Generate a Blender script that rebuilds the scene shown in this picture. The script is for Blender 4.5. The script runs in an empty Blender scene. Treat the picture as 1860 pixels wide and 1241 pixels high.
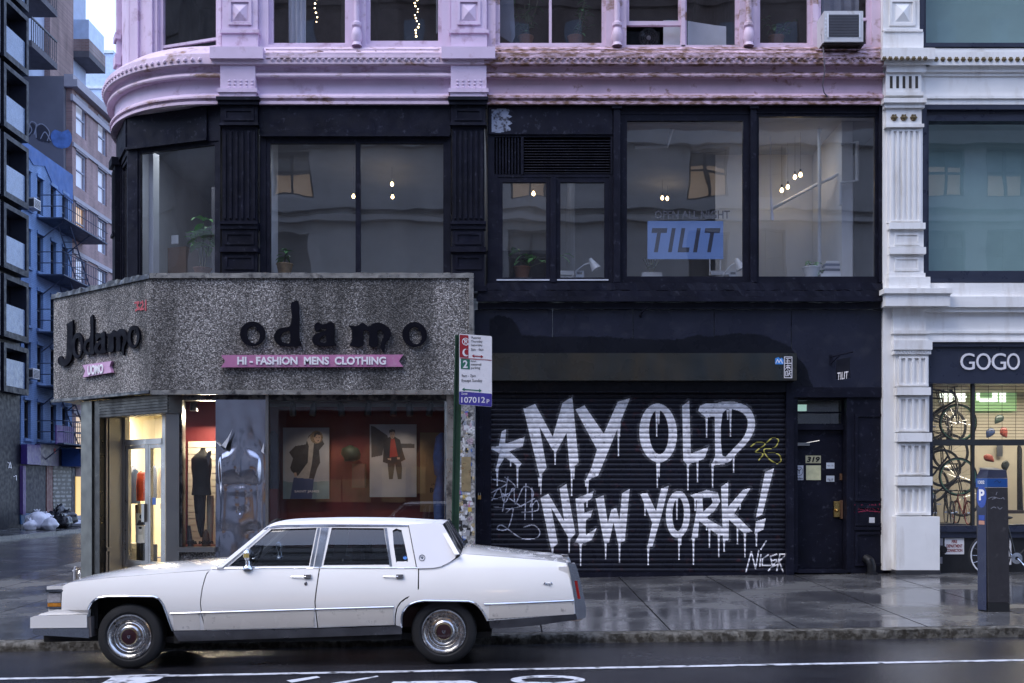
import bpy, bmesh, math, random
from mathutils import Vector, Matrix
random.seed(11)
sc = bpy.context.scene
COL = sc.collection
R = math.radians
# ------------------------------------------------------------------ camera, sky, sun, exposure
F, H, CX, HY = 2000.0, 1.75, 930.0, 885.0          # focal length in photo pixels, eye height, principal point
cam_d = bpy.data.cameras.new('camera')
cam_d.sensor_width = 36.0
cam_d.lens = F / 1860.0 * 36.0
cam_d.shift_y = (HY - 620.5) / 1860.0
cam_d.clip_start, cam_d.clip_end = 0.1, 3000
cam = bpy.data.objects.new('camera', cam_d)
COL.objects.link(cam)
cam.location = (0, 0, H)
cam.rotation_euler = (R(90), 0, 0)
sc.camera = cam
SUN_EL, SUN_AZ = R(57), R(236)                     # behind the camera, a little to the left
w = bpy.data.worlds.new('World'); sc.world = w; w.use_nodes = True
nt = w.node_tree
bg = nt.nodes['Background']
sky = nt.nodes.new('ShaderNodeTexSky'); sky.sky_type = 'NISHITA'; sky.sun_disc = False
sky.sun_elevation, sky.sun_rotation = SUN_EL, SUN_AZ
sky.air_density, sky.dust_density, sky.ozone_density = 1.0, 1.2, 2.5
ovc = nt.nodes.new('ShaderNodeVectorMath'); ovc.operation = 'ADD'; ovc.inputs[1].default_value = (3.15, 3.75, 5.85)      # thin overcast over the blue sky
nt.links.new(sky.outputs[0], ovc.inputs[0]); nt.links.new(ovc.outputs[0], bg.inputs[0]); bg.inputs[1].default_value = 0.15
sun_d = bpy.data.lights.new('sun', 'SUN'); sun_d.energy = 1.25; sun_d.angle = R(35); sun_d.color = (1, .93, .86)
sun = bpy.data.objects.new('sun', sun_d); COL.objects.link(sun)
sd = Vector((math.sin(SUN_AZ) * math.cos(SUN_EL), math.cos(SUN_AZ) * math.cos(SUN_EL), math.sin(SUN_EL)))
sun.rotation_euler = sd.to_track_quat('Z', 'Y').to_euler()
sc.view_settings.view_transform = 'Standard'; sc.view_settings.look = 'None'
sc.view_settings.exposure = 0.66; sc.view_settings.gamma = 1.0
try:
    sc.cycles.use_denoising = True; sc.cycles.denoiser = 'OPENIMAGEDENOISE'
    sc.cycles.max_bounces = 10; sc.cycles.transparent_max_bounces = 16
    sc.cycles.sample_clamp_indirect = 6.0
    sc.cycles.caustics_reflective = False; sc.cycles.caustics_refractive = False
except Exception:
    pass
# ------------------------------------------------------------------ helpers
def X(px, d): return (px - CX) * d / F
def Z(py, d): return H - (py - HY) * d / F
def gz(x): return max(-0.13, 0.0145 * x - 0.012)   # the street rises gently to the right
KERB_Y, FACE_Y = 12.67, 19.0
def sw(x, y): return gz(x) + 0.06 + max(0, y - KERB_Y) * 0.019   # top of the pavement

def wm(o):
    m = Matrix.Identity(4)
    while o is not None:
        m = o.matrix_basis @ m
        o = o.parent
    return m
def tag(o, label=None, cat=None, group=None, kind=None):
    if label: o['label'] = label
    if cat: o['category'] = cat
    if group: o['group'] = group
    if kind: o['kind'] = kind
    return o
def thing(name, loc, label, cat, group=None, rz=0):
    o = bpy.data.objects.new(name, None); o.empty_display_size = .2
    o.location = loc; o.rotation_euler = (0, 0, rz); COL.objects.link(o)
    return tag(o, label, cat, group)
def copy_tree(o, parent=None):
    c = o.copy(); COL.objects.link(c)
    if parent is not None: c.parent = parent
    for ch in list(o.children): copy_tree(ch, c)
    return c

class MB:
    def __init__(self):
        self.bm = bmesh.new(); self.mi = 0
    def face(self, pts):
        try:
            f = self.bm.faces.new([self.bm.verts.new(p) for p in pts]); f.material_index = self.mi
            return f
        except ValueError:
            return None
    def box(self, x0, x1, y0, y1, z0, z1):
        return self.hexa([(x0, y0, z0), (x1, y0, z0), (x1, y1, z0), (x0, y1, z0), (x0, y0, z1), (x1, y0, z1), (x1, y1, z1), (x0, y1, z1)])
    def hexa(self, p):
        v = [self.bm.verts.new(q) for q in p]
        for f in ((0, 3, 2, 1), (4, 5, 6, 7), (0, 1, 5, 4), (1, 2, 6, 5), (2, 3, 7, 6), (3, 0, 4, 7)):
            self.bm.faces.new([v[i] for i in f]).material_index = self.mi
        return self
    def grid(self, fn, nu, nv, wrap=False):
        n = nu if wrap else nu + 1
        vs = [[self.bm.verts.new(fn(i / nu, j / nv)) for j in range(nv + 1)] for i in range(n)]
        for i in range(nu):
            for j in range(nv):
                a, b = vs[i], vs[(i + 1) % n]
                try: self.bm.faces.new((a[j], b[j], b[j + 1], a[j + 1])).material_index = self.mi
                except ValueError: pass
        return vs
    def tube(self, pts, r, n=8, caps=True):
        pts = [Vector(p) for p in pts]
        rs = r if isinstance(r, (list, tuple)) else [r] * len(pts)
        rings = []; up = None
        for i, p in enumerate(pts):
            t = (pts[min(i + 1, len(pts) - 1)] - pts[max(i - 1, 0)])
            t = t.normalized() if t.length > 1e-9 else Vector((0, 0, 1))
            if up is None:
                up = Vector((0, 0, 1)) if abs(t.z) < .9 else Vector((1, 0, 0))
            a = t.cross(up)
            if a.length < 1e-6: a = t.cross(Vector((0, 1, 0.01)))
            a.normalize(); b = a.cross(t).normalized(); up = b
            rings.append([self.bm.verts.new(p + (a * math.cos(2 * math.pi * k / n) + b * math.sin(2 * math.pi * k / n)) * rs[i]) for k in range(n)])
        for i in range(len(rings) - 1):
            for k in range(n):
                self.bm.faces.new((rings[i][k], rings[i][(k + 1) % n], rings[i + 1][(k + 1) % n], rings[i + 1][k])).material_index = self.mi
        if caps:
            for rg in (rings[0], rings[-1]):
                try: self.bm.faces.new(rg).material_index = self.mi
                except ValueError: pass
        return self
    def lathe(self, prof, o=(0, 0, 0), axis='Z', n=32, close=False):
        """prof: list of (radius, height along axis)"""
        o = Vector(o)
        def pt(r, h, a):
            c, s = r * math.cos(a), r * math.sin(a)
            return o + (Vector((c, s, h)) if axis == 'Z' else Vector((c, h, s)) if axis == 'Y' else Vector((h, c, s)))
        rings = [[self.bm.verts.new(pt(r, h, 2 * math.pi * k / n)) for k in range(n)] if r > 1e-6 else [self.bm.verts.new(pt(0, h, 0))] for r, h in prof]
        for a, b in zip(rings, rings[1:]):
            for k in range(n):
                q = [a[k % len(a)], a[(k + 1) % len(a)], b[(k + 1) % len(b)], b[k % len(b)]]
                u = []
                for v in q:
                    if v not in u: u.append(v)
                if len(u) > 2:
                    try: self.bm.faces.new(u).material_index = self.mi
                    except ValueError: pass
        return self
    def plate(self, outer, holes, M, th):
        """outline with holes in (u, v), mapped by M(u, v, w); w runs 0 .. -th (away from the viewer)"""
        bm2 = bmesh.new(); edges = []
        for lp in [outer] + list(holes):
            vs = [bm2.verts.new((p[0], p[1], 0)) for p in lp]
            edges += [bm2.edges.new((vs[i], vs[(i + 1) % len(vs)])) for i in range(len(vs))]
        bmesh.ops.triangle_fill(bm2, use_beauty=True, use_dissolve=False, edges=edges)
        fr, bk = {}, {}
        for v in bm2.verts:
            fr[v] = self.bm.verts.new(M(v.co.x, v.co.y, 0)); bk[v] = self.bm.verts.new(M(v.co.x, v.co.y, -th)) if th else None
        for f in bm2.faces:
            self.bm.faces.new([fr[v] for v in f.verts]).material_index = self.mi
            if th: self.bm.faces.new([bk[v] for v in reversed(f.verts)]).material_index = self.mi
        if th:
            for e in bm2.edges:
                if len(e.link_faces) == 1:
                    a, b = e.verts
                    self.bm.faces.new((fr[a], fr[b], bk[b], bk[a])).material_index = self.mi
        bm2.free(); return self
    def ball(self, c, r, sub=2, s=(1, 1, 1), jit=0):
        vs = bmesh.ops.create_icosphere(self.bm, subdivisions=sub, radius=1)['verts']
        for v in vs:
            k = 1 + random.uniform(-jit, jit)
            v.co = Vector((c[0] + v.co.x * r * s[0] * k, c[1] + v.co.y * r * s[1] * k, c[2] + v.co.z * r * s[2] * k))
        return self
    def add_mesh(self, me, mtx):
        me.transform(mtx); self.bm.from_mesh(me); bpy.data.meshes.remove(me); return self
    def build(self, name, m, parent=None, smooth=False, bevel=0, local=False, angle=35, recalc=True, seg=1):
        bm = self.bm
        if bevel:
            bmesh.ops.bevel(bm, geom=[e for e in bm.edges if len(e.link_faces) == 2 and e.calc_face_angle(0) > .5], offset=bevel, segments=seg, affect='EDGES', clamp_overlap=True)
        if recalc: bmesh.ops.recalc_face_normals(bm, faces=bm.faces)
        me = bpy.data.meshes.new(name); bm.to_mesh(me); bm.free()
        if parent is not None and not local: me.transform(wm(parent).inverted())
        for mm in (m if isinstance(m, (list, tuple)) else [m]): me.materials.append(mm)
        if smooth:
            me.polygons.foreach_set('use_smooth', [True] * len(me.polygons))
            me.set_sharp_from_angle(angle=R(angle))
        o = bpy.data.objects.new(name, me); COL.objects.link(o)
        if parent is not None: o.parent = parent
        return o

class Frame:
    """a vertical plane through A and B (plan points); s runs from A to B, w points to the viewer"""
    def __init__(self, A, B, inset=0):
        A, B = Vector(A), Vector(B)
        self.u = (B - A).normalized(); self.n = Vector((self.u.y, -self.u.x))
        if self.n.dot(-A) < 0: self.n = -self.n
        self.A = A - self.n * inset; self.L = (B - A).length
    def pt(self, s, z, w=0):
        p = self.A + self.u * s + self.n * w
        return Vector((p.x, p.y, z))
    def uv(self, px, py, w=0):
        A = self.A + self.n * w; k = (px - CX) / F           # ray: x = k t, y = t
        t = (A.x * self.u.y - A.y * self.u.x) / (k * self.u.y - self.u.x)
        p = Vector((k * t, t)) - A
        return p.dot(self.u), H - (py - HY) * t / F
    def s(self, px, w=0): return self.uv(px, HY, w)[0]
    def depth(self, px):
        s = self.s(px); return (self.A + self.u * s).y
    def box(self, mb, s0, s1, z0, z1, w0, w1):
        return mb.hexa([self.pt(s0, z0, w1), self.pt(s1, z0, w1), self.pt(s1, z0, w0), self.pt(s0, z0, w0),
                        self.pt(s0, z1, w1), self.pt(s1, z1, w1), self.pt(s1, z1, w0), self.pt(s0, z1, w0)])
    def pbox(self, mb, px0, px1, py0, py1, w0, w1, ref=None):
        r = ref if ref is not None else (px0 + px1) / 2
        z0, z1 = self.uv(r, py1)[1], self.uv(r, py0)[1]
        return self.box(mb, self.s(px0), self.s(px1), z0, z1, w0, w1)
    def poly(self, mb, pts, w, th, holes=()):
        return mb.plate([self.uv(*p) for p in pts], [[self.uv(*p) for p in h] for h in holes], lambda u, v, q: self.pt(u, v, w + q), th)
def rect(x0, x1, y0, y1): return [(x0, y0), (x1, y0), (x1, y1), (x0, y1)]

def smooth_loop(pts, n=4):
    out = []; N = len(pts)
    for i in range(N):
        p0, p1, p2, p3 = [Vector(pts[(i + k - 1) % N]) for k in range(4)]
        for j in range(n):
            t = j / n
            out.append(tuple(.5 * ((2 * p1) + (p2 - p0) * t + (2 * p0 - 5 * p1 + 4 * p2 - p3) * t * t + (3 * p1 - p0 - 3 * p2 + p3) * t ** 3)))
    return out
def ell(cx, cy, rx, ry, n=28, rot=0, a0=0, a1=2 * math.pi):
    return [(cx + rx * math.cos(a) * math.cos(rot) - ry * math.sin(a) * math.sin(rot), cy + rx * math.cos(a) * math.sin(rot) + ry * math.sin(a) * math.cos(rot))
            for a in [a0 + (a1 - a0) * k / n for k in range(n)]]

def intervals(polys, v):
    """polys: list of (outer, [holes]); covered u-intervals on the line v"""
    iv = []
    for loops in polys:
        xs = []
        for lp in loops:
            for i in range(len(lp)):
                (x0, y0), (x1, y1) = lp[i], lp[(i + 1) % len(lp)]
                if (y0 <= v) != (y1 <= v): xs.append(x0 + (x1 - x0) * (v - y0) / (y1 - y0))
        xs.sort(); iv += [(xs[i], xs[i + 1]) for i in range(0, len(xs) - 1, 2)]
    iv.sort(); out = []
    for a, b in iv:
        if out and a <= out[-1][1]: out[-1][1] = max(out[-1][1], b)
        else: out.append([a, b])
    return out
def union_rows(mb, polys, v0, v1, dv, M):
    """the union of many overlapping outlines as one sheet of thin rows (so nothing overlaps)"""
    n = max(1, int(round((v1 - v0) / dv)))
    for k in range(n):
        a, b = v0 + (v1 - v0) * k / n, v0 + (v1 - v0) * (k + 1) / n
        for x0, x1 in intervals(polys, (a + b) / 2):
            if x1 - x0 > 1e-4: mb.face([M(x0, a), M(x1, a), M(x1, b), M(x0, b)])
def stroke(pts, wd):
    out = []
    for (x0, y0), (x1, y1) in zip(pts, pts[1:]):
        L = math.hypot(x1 - x0, y1 - y0) or 1e-6; nx, ny = -(y1 - y0) / L * wd / 2, (x1 - x0) / L * wd / 2
        ex, ey = (x1 - x0) / L * wd * .3, (y1 - y0) / L * wd * .3
        out.append([[(x0 + nx - ex, y0 + ny - ey), (x1 + nx + ex, y1 + ny + ey), (x1 - nx + ex, y1 - ny + ey), (x0 - nx - ex, y0 - ny - ey)]])
    return out
def bez(pts, n=6):
    """open catmull-rom through pts"""
    out = []; P = [pts[0]] + list(pts) + [pts[-1]]
    for i in range(1, len(P) - 2):
        p0, p1, p2, p3 = [Vector(q) for q in P[i - 1:i + 3]]
        for j in range(n):
            t = j / n
            out.append(tuple(.5 * ((2 * p1) + (p2 - p0) * t + (2 * p0 - 5 * p1 + 4 * p2 - p3) * t * t + (3 * p1 - p0 - 3 * p2 + p3) * t ** 3)))
    out.append(tuple(pts[-1])); return out

def text_mb(mb, s, M, u0, u1, v0, v1, depth=0.0, bold=0.0, shear=0.0, gap=1.0):
    """lettering fitted to the box u0..u1, v0..v1 and mapped by M(u, v, w)"""
    c = bpy.data.curves.new('t', 'FONT'); c.body = s; c.offset = bold; c.extrude = 0.05 if depth else 0; c.shear = shear; c.resolution_u = 4; c.space_character = gap
    o = bpy.data.objects.new('t', c); me = bpy.data.meshes.new_from_object(o)
    bpy.data.objects.remove(o); bpy.data.curves.remove(c)
    xs = [v.co.x for v in me.vertices]; ys = [v.co.y for v in me.vertices]
    a, b, e, f = min(xs), max(xs), min(ys), max(ys)
    vs = [mb.bm.verts.new(M(u0 + (v.co.x - a) / (b - a) * (u1 - u0), v0 + (v.co.y - e) / (f - e) * (v1 - v0), depth if v.co.z > -1e-6 else 0)) for v in me.vertices]
    for p in me.polygons:
        try: mb.bm.faces.new([vs[i] for i in p.vertices]).material_index = mb.mi
        except ValueError: pass
    bpy.data.meshes.remove(me); return mb
def text_px(mb, fr, s, px0, px1, py0, py1, w, depth=0, bold=0, shear=0, gap=1.0):
    u0, v1 = fr.uv(px0, py0); u1, v0 = fr.uv(px1, py1)
    return text_mb(mb, s, lambda u, v, q: fr.pt(u, v, w + q), u0, u1, v0, v1, depth, bold, shear, gap)

# ------------------------------------------------------------------ materials (all procedural)
_M = {}
def pm(name, col, rough=.5, metal=0, var=.12, vs=2.5, bump=0, bs=60, dirt=None, damt=.0, ds=2.5, streak=1.0, coat=0, rvar=.12, emit=0, spec=.5, dsharp=.06):
    if name in _M: return _M[name]
    m = bpy.data.materials.new(name); m.use_nodes = True; _M[name] = m
    t = m.node_tree; N = t.nodes; L = t.links; b = N['Principled BSDF']
    tc = N.new('ShaderNodeTexCoord')
    n1 = N.new('ShaderNodeTexNoise'); n1.inputs['Scale'].default_value = vs; n1.inputs['Detail'].default_value = 6
    L.new(tc.outputs['Object'], n1.inputs['Vector'])
    mr = N.new('ShaderNodeMapRange'); mr.inputs[1].default_value = .3; mr.inputs[2].default_value = .7; mr.inputs[3].default_value = 1 - var; mr.inputs[4].default_value = 1 + var
    L.new(n1.outputs[0], mr.inputs[0])
    hs = N.new('ShaderNodeVectorMath'); hs.operation = 'SCALE'; hs.inputs[0].default_value = col[:3]
    L.new(mr.outputs[0], hs.inputs['Scale']); out = hs.outputs[0]
    if dirt is not None:
        mp = N.new('ShaderNodeMapping'); mp.inputs['Scale'].default_value = (1, 1, streak); L.new(tc.outputs['Object'], mp.inputs[0])
        n2 = N.new('ShaderNodeTexNoise'); n2.inputs['Scale'].default_value = ds; n2.inputs['Detail'].default_value = 10; n2.inputs['Roughness'].default_value = .62
        L.new(mp.outputs[0], n2.inputs['Vector'])
        rr = N.new('ShaderNodeMapRange'); rr.inputs[1].default_value = .62 - damt * .3 - dsharp; rr.inputs[2].default_value = .62 - damt * .3 + dsharp
        L.new(n2.outputs[0], rr.inputs[0])
        mx = N.new('ShaderNodeMix'); mx.data_type = 'RGBA'; L.new(rr.outputs[0], mx.inputs[0]); L.new(out, mx.inputs[6]); mx.inputs[7].default_value = (*dirt, 1)
        out = mx.outputs[2]
    L.new(out, b.inputs['Base Color'])
    r2 = N.new('ShaderNodeMapRange'); r2.inputs[1].default_value = .3; r2.inputs[2].default_value = .7; r2.inputs[3].default_value = max(.02, rough - rvar); r2.inputs[4].default_value = min(1, rough + rvar)
    n3 = N.new('ShaderNodeTexNoise'); n3.inputs['Scale'].default_value = vs * 2.3; n3.inputs['Detail'].default_value = 4; L.new(tc.outputs['Object'], n3.inputs['Vector'])
    L.new(n3.outputs[0], r2.inputs[0]); L.new(r2.outputs[0], b.inputs['Roughness'])
    b.inputs['Metallic'].default_value = metal; b.inputs['Specular IOR Level'].default_value = spec
    if coat: b.inputs['Coat Weight'].default_value = coat; b.inputs['Coat Roughness'].default_value = .04
    if bump:
        n4 = N.new('ShaderNodeTexNoise'); n4.inputs['Scale'].default_value = bs; n4.inputs['Detail'].default_value = 5; L.new(tc.outputs['Object'], n4.inputs['Vector'])
        bp = N.new('ShaderNodeBump'); bp.inputs['Strength'].default_value = bump; bp.inputs['Distance'].default_value = .01
        L.new(n4.outputs[0], bp.inputs['Height']); L.new(bp.outputs[0], b.inputs['Normal'])
    if emit: L.new(out, b.inputs['Emission Color']); b.inputs['Emission Strength'].default_value = emit
    return m
def emis(name, col, s):
    if name in _M: return _M[name]
    m = bpy.data.materials.new(name); m.use_nodes = True; _M[name] = m
    b = m.node_tree.nodes['Principled BSDF']; b.inputs['Base Color'].default_value = (*col, 1)
    b.inputs['Emission Color'].default_value = (*col, 1); b.inputs['Emission Strength'].default_value = s
    return m
def glass(name, tint=(1, 1, 1), ior=1.5, wav=.0, rough=0.0, grime=0.0):
    if name in _M: return _M[name]
    m = bpy.data.materials.new(name); m.use_nodes = True; _M[name] = m
    t = m.node_tree; N = t.nodes; L = t.links; N.remove(N['Principled BSDF'])
    f0 = ((ior - 1) / (ior + 1)) ** 2; ge = N.new('ShaderNodeNewGeometry')
    dt = N.new('ShaderNodeVectorMath'); dt.operation = 'DOT_PRODUCT'; L.new(ge.outputs['Normal'], dt.inputs[0]); L.new(ge.outputs['Incoming'], dt.inputs[1])
    ab = N.new('ShaderNodeMath'); ab.operation = 'ABSOLUTE'; L.new(dt.outputs['Value'], ab.inputs[0])
    om = N.new('ShaderNodeMath'); om.operation = 'SUBTRACT'; om.inputs[0].default_value = 1; L.new(ab.outputs[0], om.inputs[1])
    pw = N.new('ShaderNodeMath'); pw.operation = 'POWER'; L.new(om.outputs[0], pw.inputs[0]); pw.inputs[1].default_value = 5
    fr = N.new('ShaderNodeMath'); fr.operation = 'MULTIPLY_ADD'; L.new(pw.outputs[0], fr.inputs[0]); fr.inputs[1].default_value = 1 - f0; fr.inputs[2].default_value = f0
    tr = N.new('ShaderNodeBsdfTransparent'); tr.inputs[0].default_value = (*tint, 1)
    gl = N.new('ShaderNodeBsdfGlossy'); gl.inputs['Roughness'].default_value = rough
    mx = N.new('ShaderNodeMixShader'); L.new(fr.outputs[0], mx.inputs[0]); L.new(tr.outputs[0], mx.inputs[1]); L.new(gl.outputs[0], mx.inputs[2])
    if wav:
        n = N.new('ShaderNodeTexNoise'); n.inputs['Scale'].default_value = 1.3; n.inputs['Detail'].default_value = 1
        tc = N.new('ShaderNodeTexCoord'); L.new(tc.outputs['Object'], n.inputs['Vector'])
        bp = N.new('ShaderNodeBump'); bp.inputs['Strength'].default_value = wav; bp.inputs['Distance'].default_value = .02
        L.new(n.outputs[0], bp.inputs['Height']); L.new(bp.outputs[0], gl.inputs['Normal'])
    out = mx.outputs[0]
    if grime:
        tc2 = N.new('ShaderNodeTexCoord'); mp2 = N.new('ShaderNodeMapping'); mp2.inputs['Scale'].default_value = (1, 1, .35); L.new(tc2.outputs['Object'], mp2.inputs[0])
        n2 = N.new('ShaderNodeTexNoise'); n2.inputs['Scale'].default_value = 2.2; n2.inputs['Detail'].default_value = 9; n2.inputs['Roughness'].default_value = .7; L.new(mp2.outputs[0], n2.inputs['Vector'])
        r2 = N.new('ShaderNodeMapRange'); r2.inputs[1].default_value = .4; r2.inputs[2].default_value = .75; r2.inputs[3].default_value = grime * .2; r2.inputs[4].default_value = grime; L.new(n2.outputs[0], r2.inputs[0])
        df = N.new('ShaderNodeBsdfDiffuse'); df.inputs[0].default_value = (.45, .45, .47, 1)
        m2 = N.new('ShaderNodeMixShader'); L.new(r2.outputs[0], m2.inputs[0]); L.new(out, m2.inputs[1]); L.new(df.outputs[0], m2.inputs[2]); out = m2.outputs[0]
    L.new(out, N['Material Output'].inputs[0]); return m
def brick(name, c1, c2, mort, rough=.8, axis='Y'):
    m, N, L, b = nodes(name); tc = N.new('ShaderNodeTexCoord'); sp = N.new('ShaderNodeSeparateXYZ'); cb = N.new('ShaderNodeCombineXYZ'); L.new(tc.outputs['Object'], sp.inputs[0]); L.new(sp.outputs[axis], cb.inputs[0]); L.new(sp.outputs['Z'], cb.inputs[1])
    br = N.new('ShaderNodeTexBrick'); br.inputs['Scale'].default_value = 1; br.inputs['Brick Width'].default_value = .24; br.inputs['Row Height'].default_value = .085; br.inputs['Mortar Size'].default_value = .009
    br.inputs['Color1'].default_value = (*c1, 1); br.inputs['Color2'].default_value = (*c2, 1); br.inputs['Mortar'].default_value = (*mort, 1); L.new(cb.outputs[0], br.inputs['Vector'])
    mp = N.new('ShaderNodeMapping'); mp.inputs['Scale'].default_value = (1, 1, .3); L.new(tc.outputs['Object'], mp.inputs[0]); n = N.new('ShaderNodeTexNoise'); n.inputs['Scale'].default_value = 1.1; n.inputs['Detail'].default_value = 8; L.new(mp.outputs[0], n.inputs['Vector'])
    mr = N.new('ShaderNodeMapRange'); mr.inputs[1].default_value = .32; mr.inputs[2].default_value = .68; mr.inputs[3].default_value = .62; mr.inputs[4].default_value = 1.2; L.new(n.outputs[0], mr.inputs[0])
    sv = N.new('ShaderNodeVectorMath'); sv.operation = 'SCALE'; L.new(br.outputs[0], sv.inputs[0]); L.new(mr.outputs[0], sv.inputs['Scale']); L.new(sv.outputs[0], b.inputs['Base Color']); b.inputs['Roughness'].default_value = rough
    bp = N.new('ShaderNodeBump'); bp.inputs['Strength'].default_value = .4; bp.inputs['Distance'].default_value = .01; bp.invert = True; L.new(br.outputs['Fac'], bp.inputs['Height']); L.new(bp.outputs[0], b.inputs['Normal']); return m
def nodes(name):
    m = bpy.data.materials.new(name); m.use_nodes = True; _M[name] = m
    return m, m.node_tree.nodes, m.node_tree.links, m.node_tree.nodes['Principled BSDF']

PINK = pm('pink_paint', (.66, .53, .68), .55, var=.06, dirt=(.44, .30, .40), damt=.05, ds=3, bump=.12, bs=90)
PINKW = pm('pink_paint_worn', (.64, .50, .61), .6, var=.10, dirt=(.26, .15, .11), damt=.04, ds=2.6, streak=1.6, bump=.25, bs=50)
PINKR = pm('pink_paint_rusted', (.58, .41, .50), .65, var=.15, dirt=(.17, .085, .05), damt=.42, ds=7, streak=2.5, bump=.4, bs=45, dsharp=.1)
PINKF = pm('pink_paint_frieze', (.56, .40, .49), .6, var=.12, dirt=(.24, .12, .08), damt=-.08, ds=5, streak=1.0, bump=.25, bs=40)
BLACK = pm('black_paint', (.0085, .009, .017), .40, var=.3, dirt=(.040, .042, .060), damt=-.09, ds=11, bump=.18, bs=50, spec=.16)
BLACKG = pm('black_panel_paint', (.007, .008, .013), .30, var=.25, bump=.06, bs=30, vs=1.2, spec=.2)
WHITE = pm('white_paint', (.80, .79, .77), .5, var=.04, bump=.08, bs=50, dirt=(.55, .51, .46), damt=-.07, ds=3, streak=.25, dsharp=.12)
NAVY = pm('navy_frame_paint', (.022, .027, .048), .35, var=.1)
STEEL = pm('stainless_steel', (.33, .325, .31), .34, 1, var=.08, vs=1.2, rvar=.05)
CHROME = pm('chrome', (.72, .73, .75), .08, 1, var=.03, rvar=.03)
RUBBER = pm('rubber', (.014, .014, .015), .75, var=.2, bump=.1, bs=80)
DARK = pm('dark_cavity', (.006, .006, .008), .9)
GLASS = glass('window_glass', (.86, .88, .91), 2.3, wav=.12, grime=.065)
SHOPGLASS = glass('shop_glass', (.9, .9, .88), 1.55, wav=.03, grime=.03)
CLEAR = glass('clear_glass', (.95, .96, .96), 1.4)
GRAFF = pm('white_spray_paint', (.80, .78, .80), .55, var=.2, vs=10, dirt=(.35, .34, .36), damt=-.05, ds=12)
# ================================================================== GROUND
def wet_mat(name, c0, c1, r0, r1, bump, bs, joints=False, sc1=.5):
    m, N, L, b = nodes(name)
    tc = N.new('ShaderNodeTexCoord')
    n = N.new('ShaderNodeTexNoise'); n.inputs['Scale'].default_value = sc1; n.inputs['Detail'].default_value = 7; n.inputs['Roughness'].default_value = .6
    L.new(tc.outputs['Object'], n.inputs['Vector'])
    n2 = N.new('ShaderNodeTexNoise'); n2.inputs['Scale'].default_value = 60; n2.inputs['Detail'].default_value = 3; L.new(tc.outputs['Object'], n2.inputs['Vector'])
    cr = N.new('ShaderNodeMix'); cr.data_type = 'RGBA'; cr.inputs[6].default_value = (*c0, 1); cr.inputs[7].default_value = (*c1, 1)
    mr = N.new('ShaderNodeMapRange'); mr.inputs[1].default_value = .38; mr.inputs[2].default_value = .66; L.new(n.outputs[0], mr.inputs[0]); L.new(mr.outputs[0], cr.inputs[0])
    sp = N.new('ShaderNodeMapRange'); sp.inputs[1].default_value = .3; sp.inputs[2].default_value = .7; sp.inputs[3].default_value = .6; sp.inputs[4].default_value = 1.4; L.new(n2.outputs[0], sp.inputs[0])
    sv = N.new('ShaderNodeVectorMath'); sv.operation = 'SCALE'; L.new(cr.outputs[2], sv.inputs[0]); L.new(sp.outputs[0], sv.inputs['Scale'])
    col = sv.outputs[0]
    rr = N.new('ShaderNodeMapRange'); rr.inputs[1].default_value = .35; rr.inputs[2].default_value = .68; rr.inputs[3].default_value = r0; rr.inputs[4].default_value = r1
    L.new(n.outputs[0], rr.inputs[0]); L.new(rr.outputs[0], b.inputs['Roughness'])
    n3 = N.new('ShaderNodeTexNoise'); n3.inputs['Scale'].default_value = bs; n3.inputs['Detail'].default_value = 4; m3 = N.new('ShaderNodeMapping'); m3.inputs['Scale'].default_value = (.22, 1, 1) if joints else (1, 1, 1); L.new(tc.outputs['Object'], m3.inputs[0]); L.new(m3.outputs[0], n3.inputs['Vector'])
    hgt = n3.outputs[0]
    if joints:
        gv = N.new('ShaderNodeTexVoronoi'); gv.inputs['Scale'].default_value = 2.3; L.new(tc.outputs['Object'], gv.inputs['Vector'])
        gr = N.new('ShaderNodeMapRange'); gr.inputs[1].default_value = .055; gr.inputs[2].default_value = .075; gr.inputs[3].default_value = .35; gr.inputs[4].default_value = 1.0; L.new(gv.outputs['Distance'], gr.inputs[0])
        gs = N.new('ShaderNodeVectorMath'); gs.operation = 'SCALE'; L.new(col, gs.inputs[0]); L.new(gr.outputs[0], gs.inputs['Scale']); col = gs.outputs[0]     # trodden gum spots
        br = N.new('ShaderNodeTexBrick'); br.offset = 0.0; br.inputs['Scale'].default_value = 1; br.inputs['Brick Width'].default_value = 1.5; br.inputs['Row Height'].default_value = 3.95
        br.inputs['Mortar Size'].default_value = .012; br.inputs['Mortar Smooth'].default_value = .3
        mp = N.new('ShaderNodeMapping'); mp.inputs['Location'].default_value = (1.15, 2.95, 0); L.new(tc.outputs['Object'], mp.inputs[0]); L.new(mp.outputs[0], br.inputs['Vector'])
        jm = N.new('ShaderNodeMix'); jm.data_type = 'RGBA'; L.new(br.outputs['Fac'], jm.inputs[0]); L.new(col, jm.inputs[6]); jm.inputs[7].default_value = (.012, .012, .013, 1); col = jm.outputs[2]
        hm = N.new('ShaderNodeMath'); hm.operation = 'MULTIPLY_ADD'; L.new(br.outputs['Fac'], hm.inputs[0]); hm.inputs[1].default_value = -2.0; L.new(hgt, hm.inputs[2]); hgt = hm.outputs[0]
    if joints:
        sl = N.new('ShaderNodeMapRange'); sl.inputs[3].default_value = .5; sl.inputs[4].default_value = 0.0; L.new(br.outputs['Fac'], sl.inputs[0]); L.new(sl.outputs[0], b.inputs['Specular IOR Level'])
        rr.inputs[1].default_value = .44; rr.inputs[2].default_value = .60
    L.new(col, b.inputs['Base Color'])
    bp = N.new('ShaderNodeBump'); bp.inputs['Strength'].default_value = bump; bp.inputs['Distance'].default_value = .01; L.new(hgt, bp.inputs['Height']); L.new(bp.outputs[0], b.inputs['Normal'])
    return m
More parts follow.
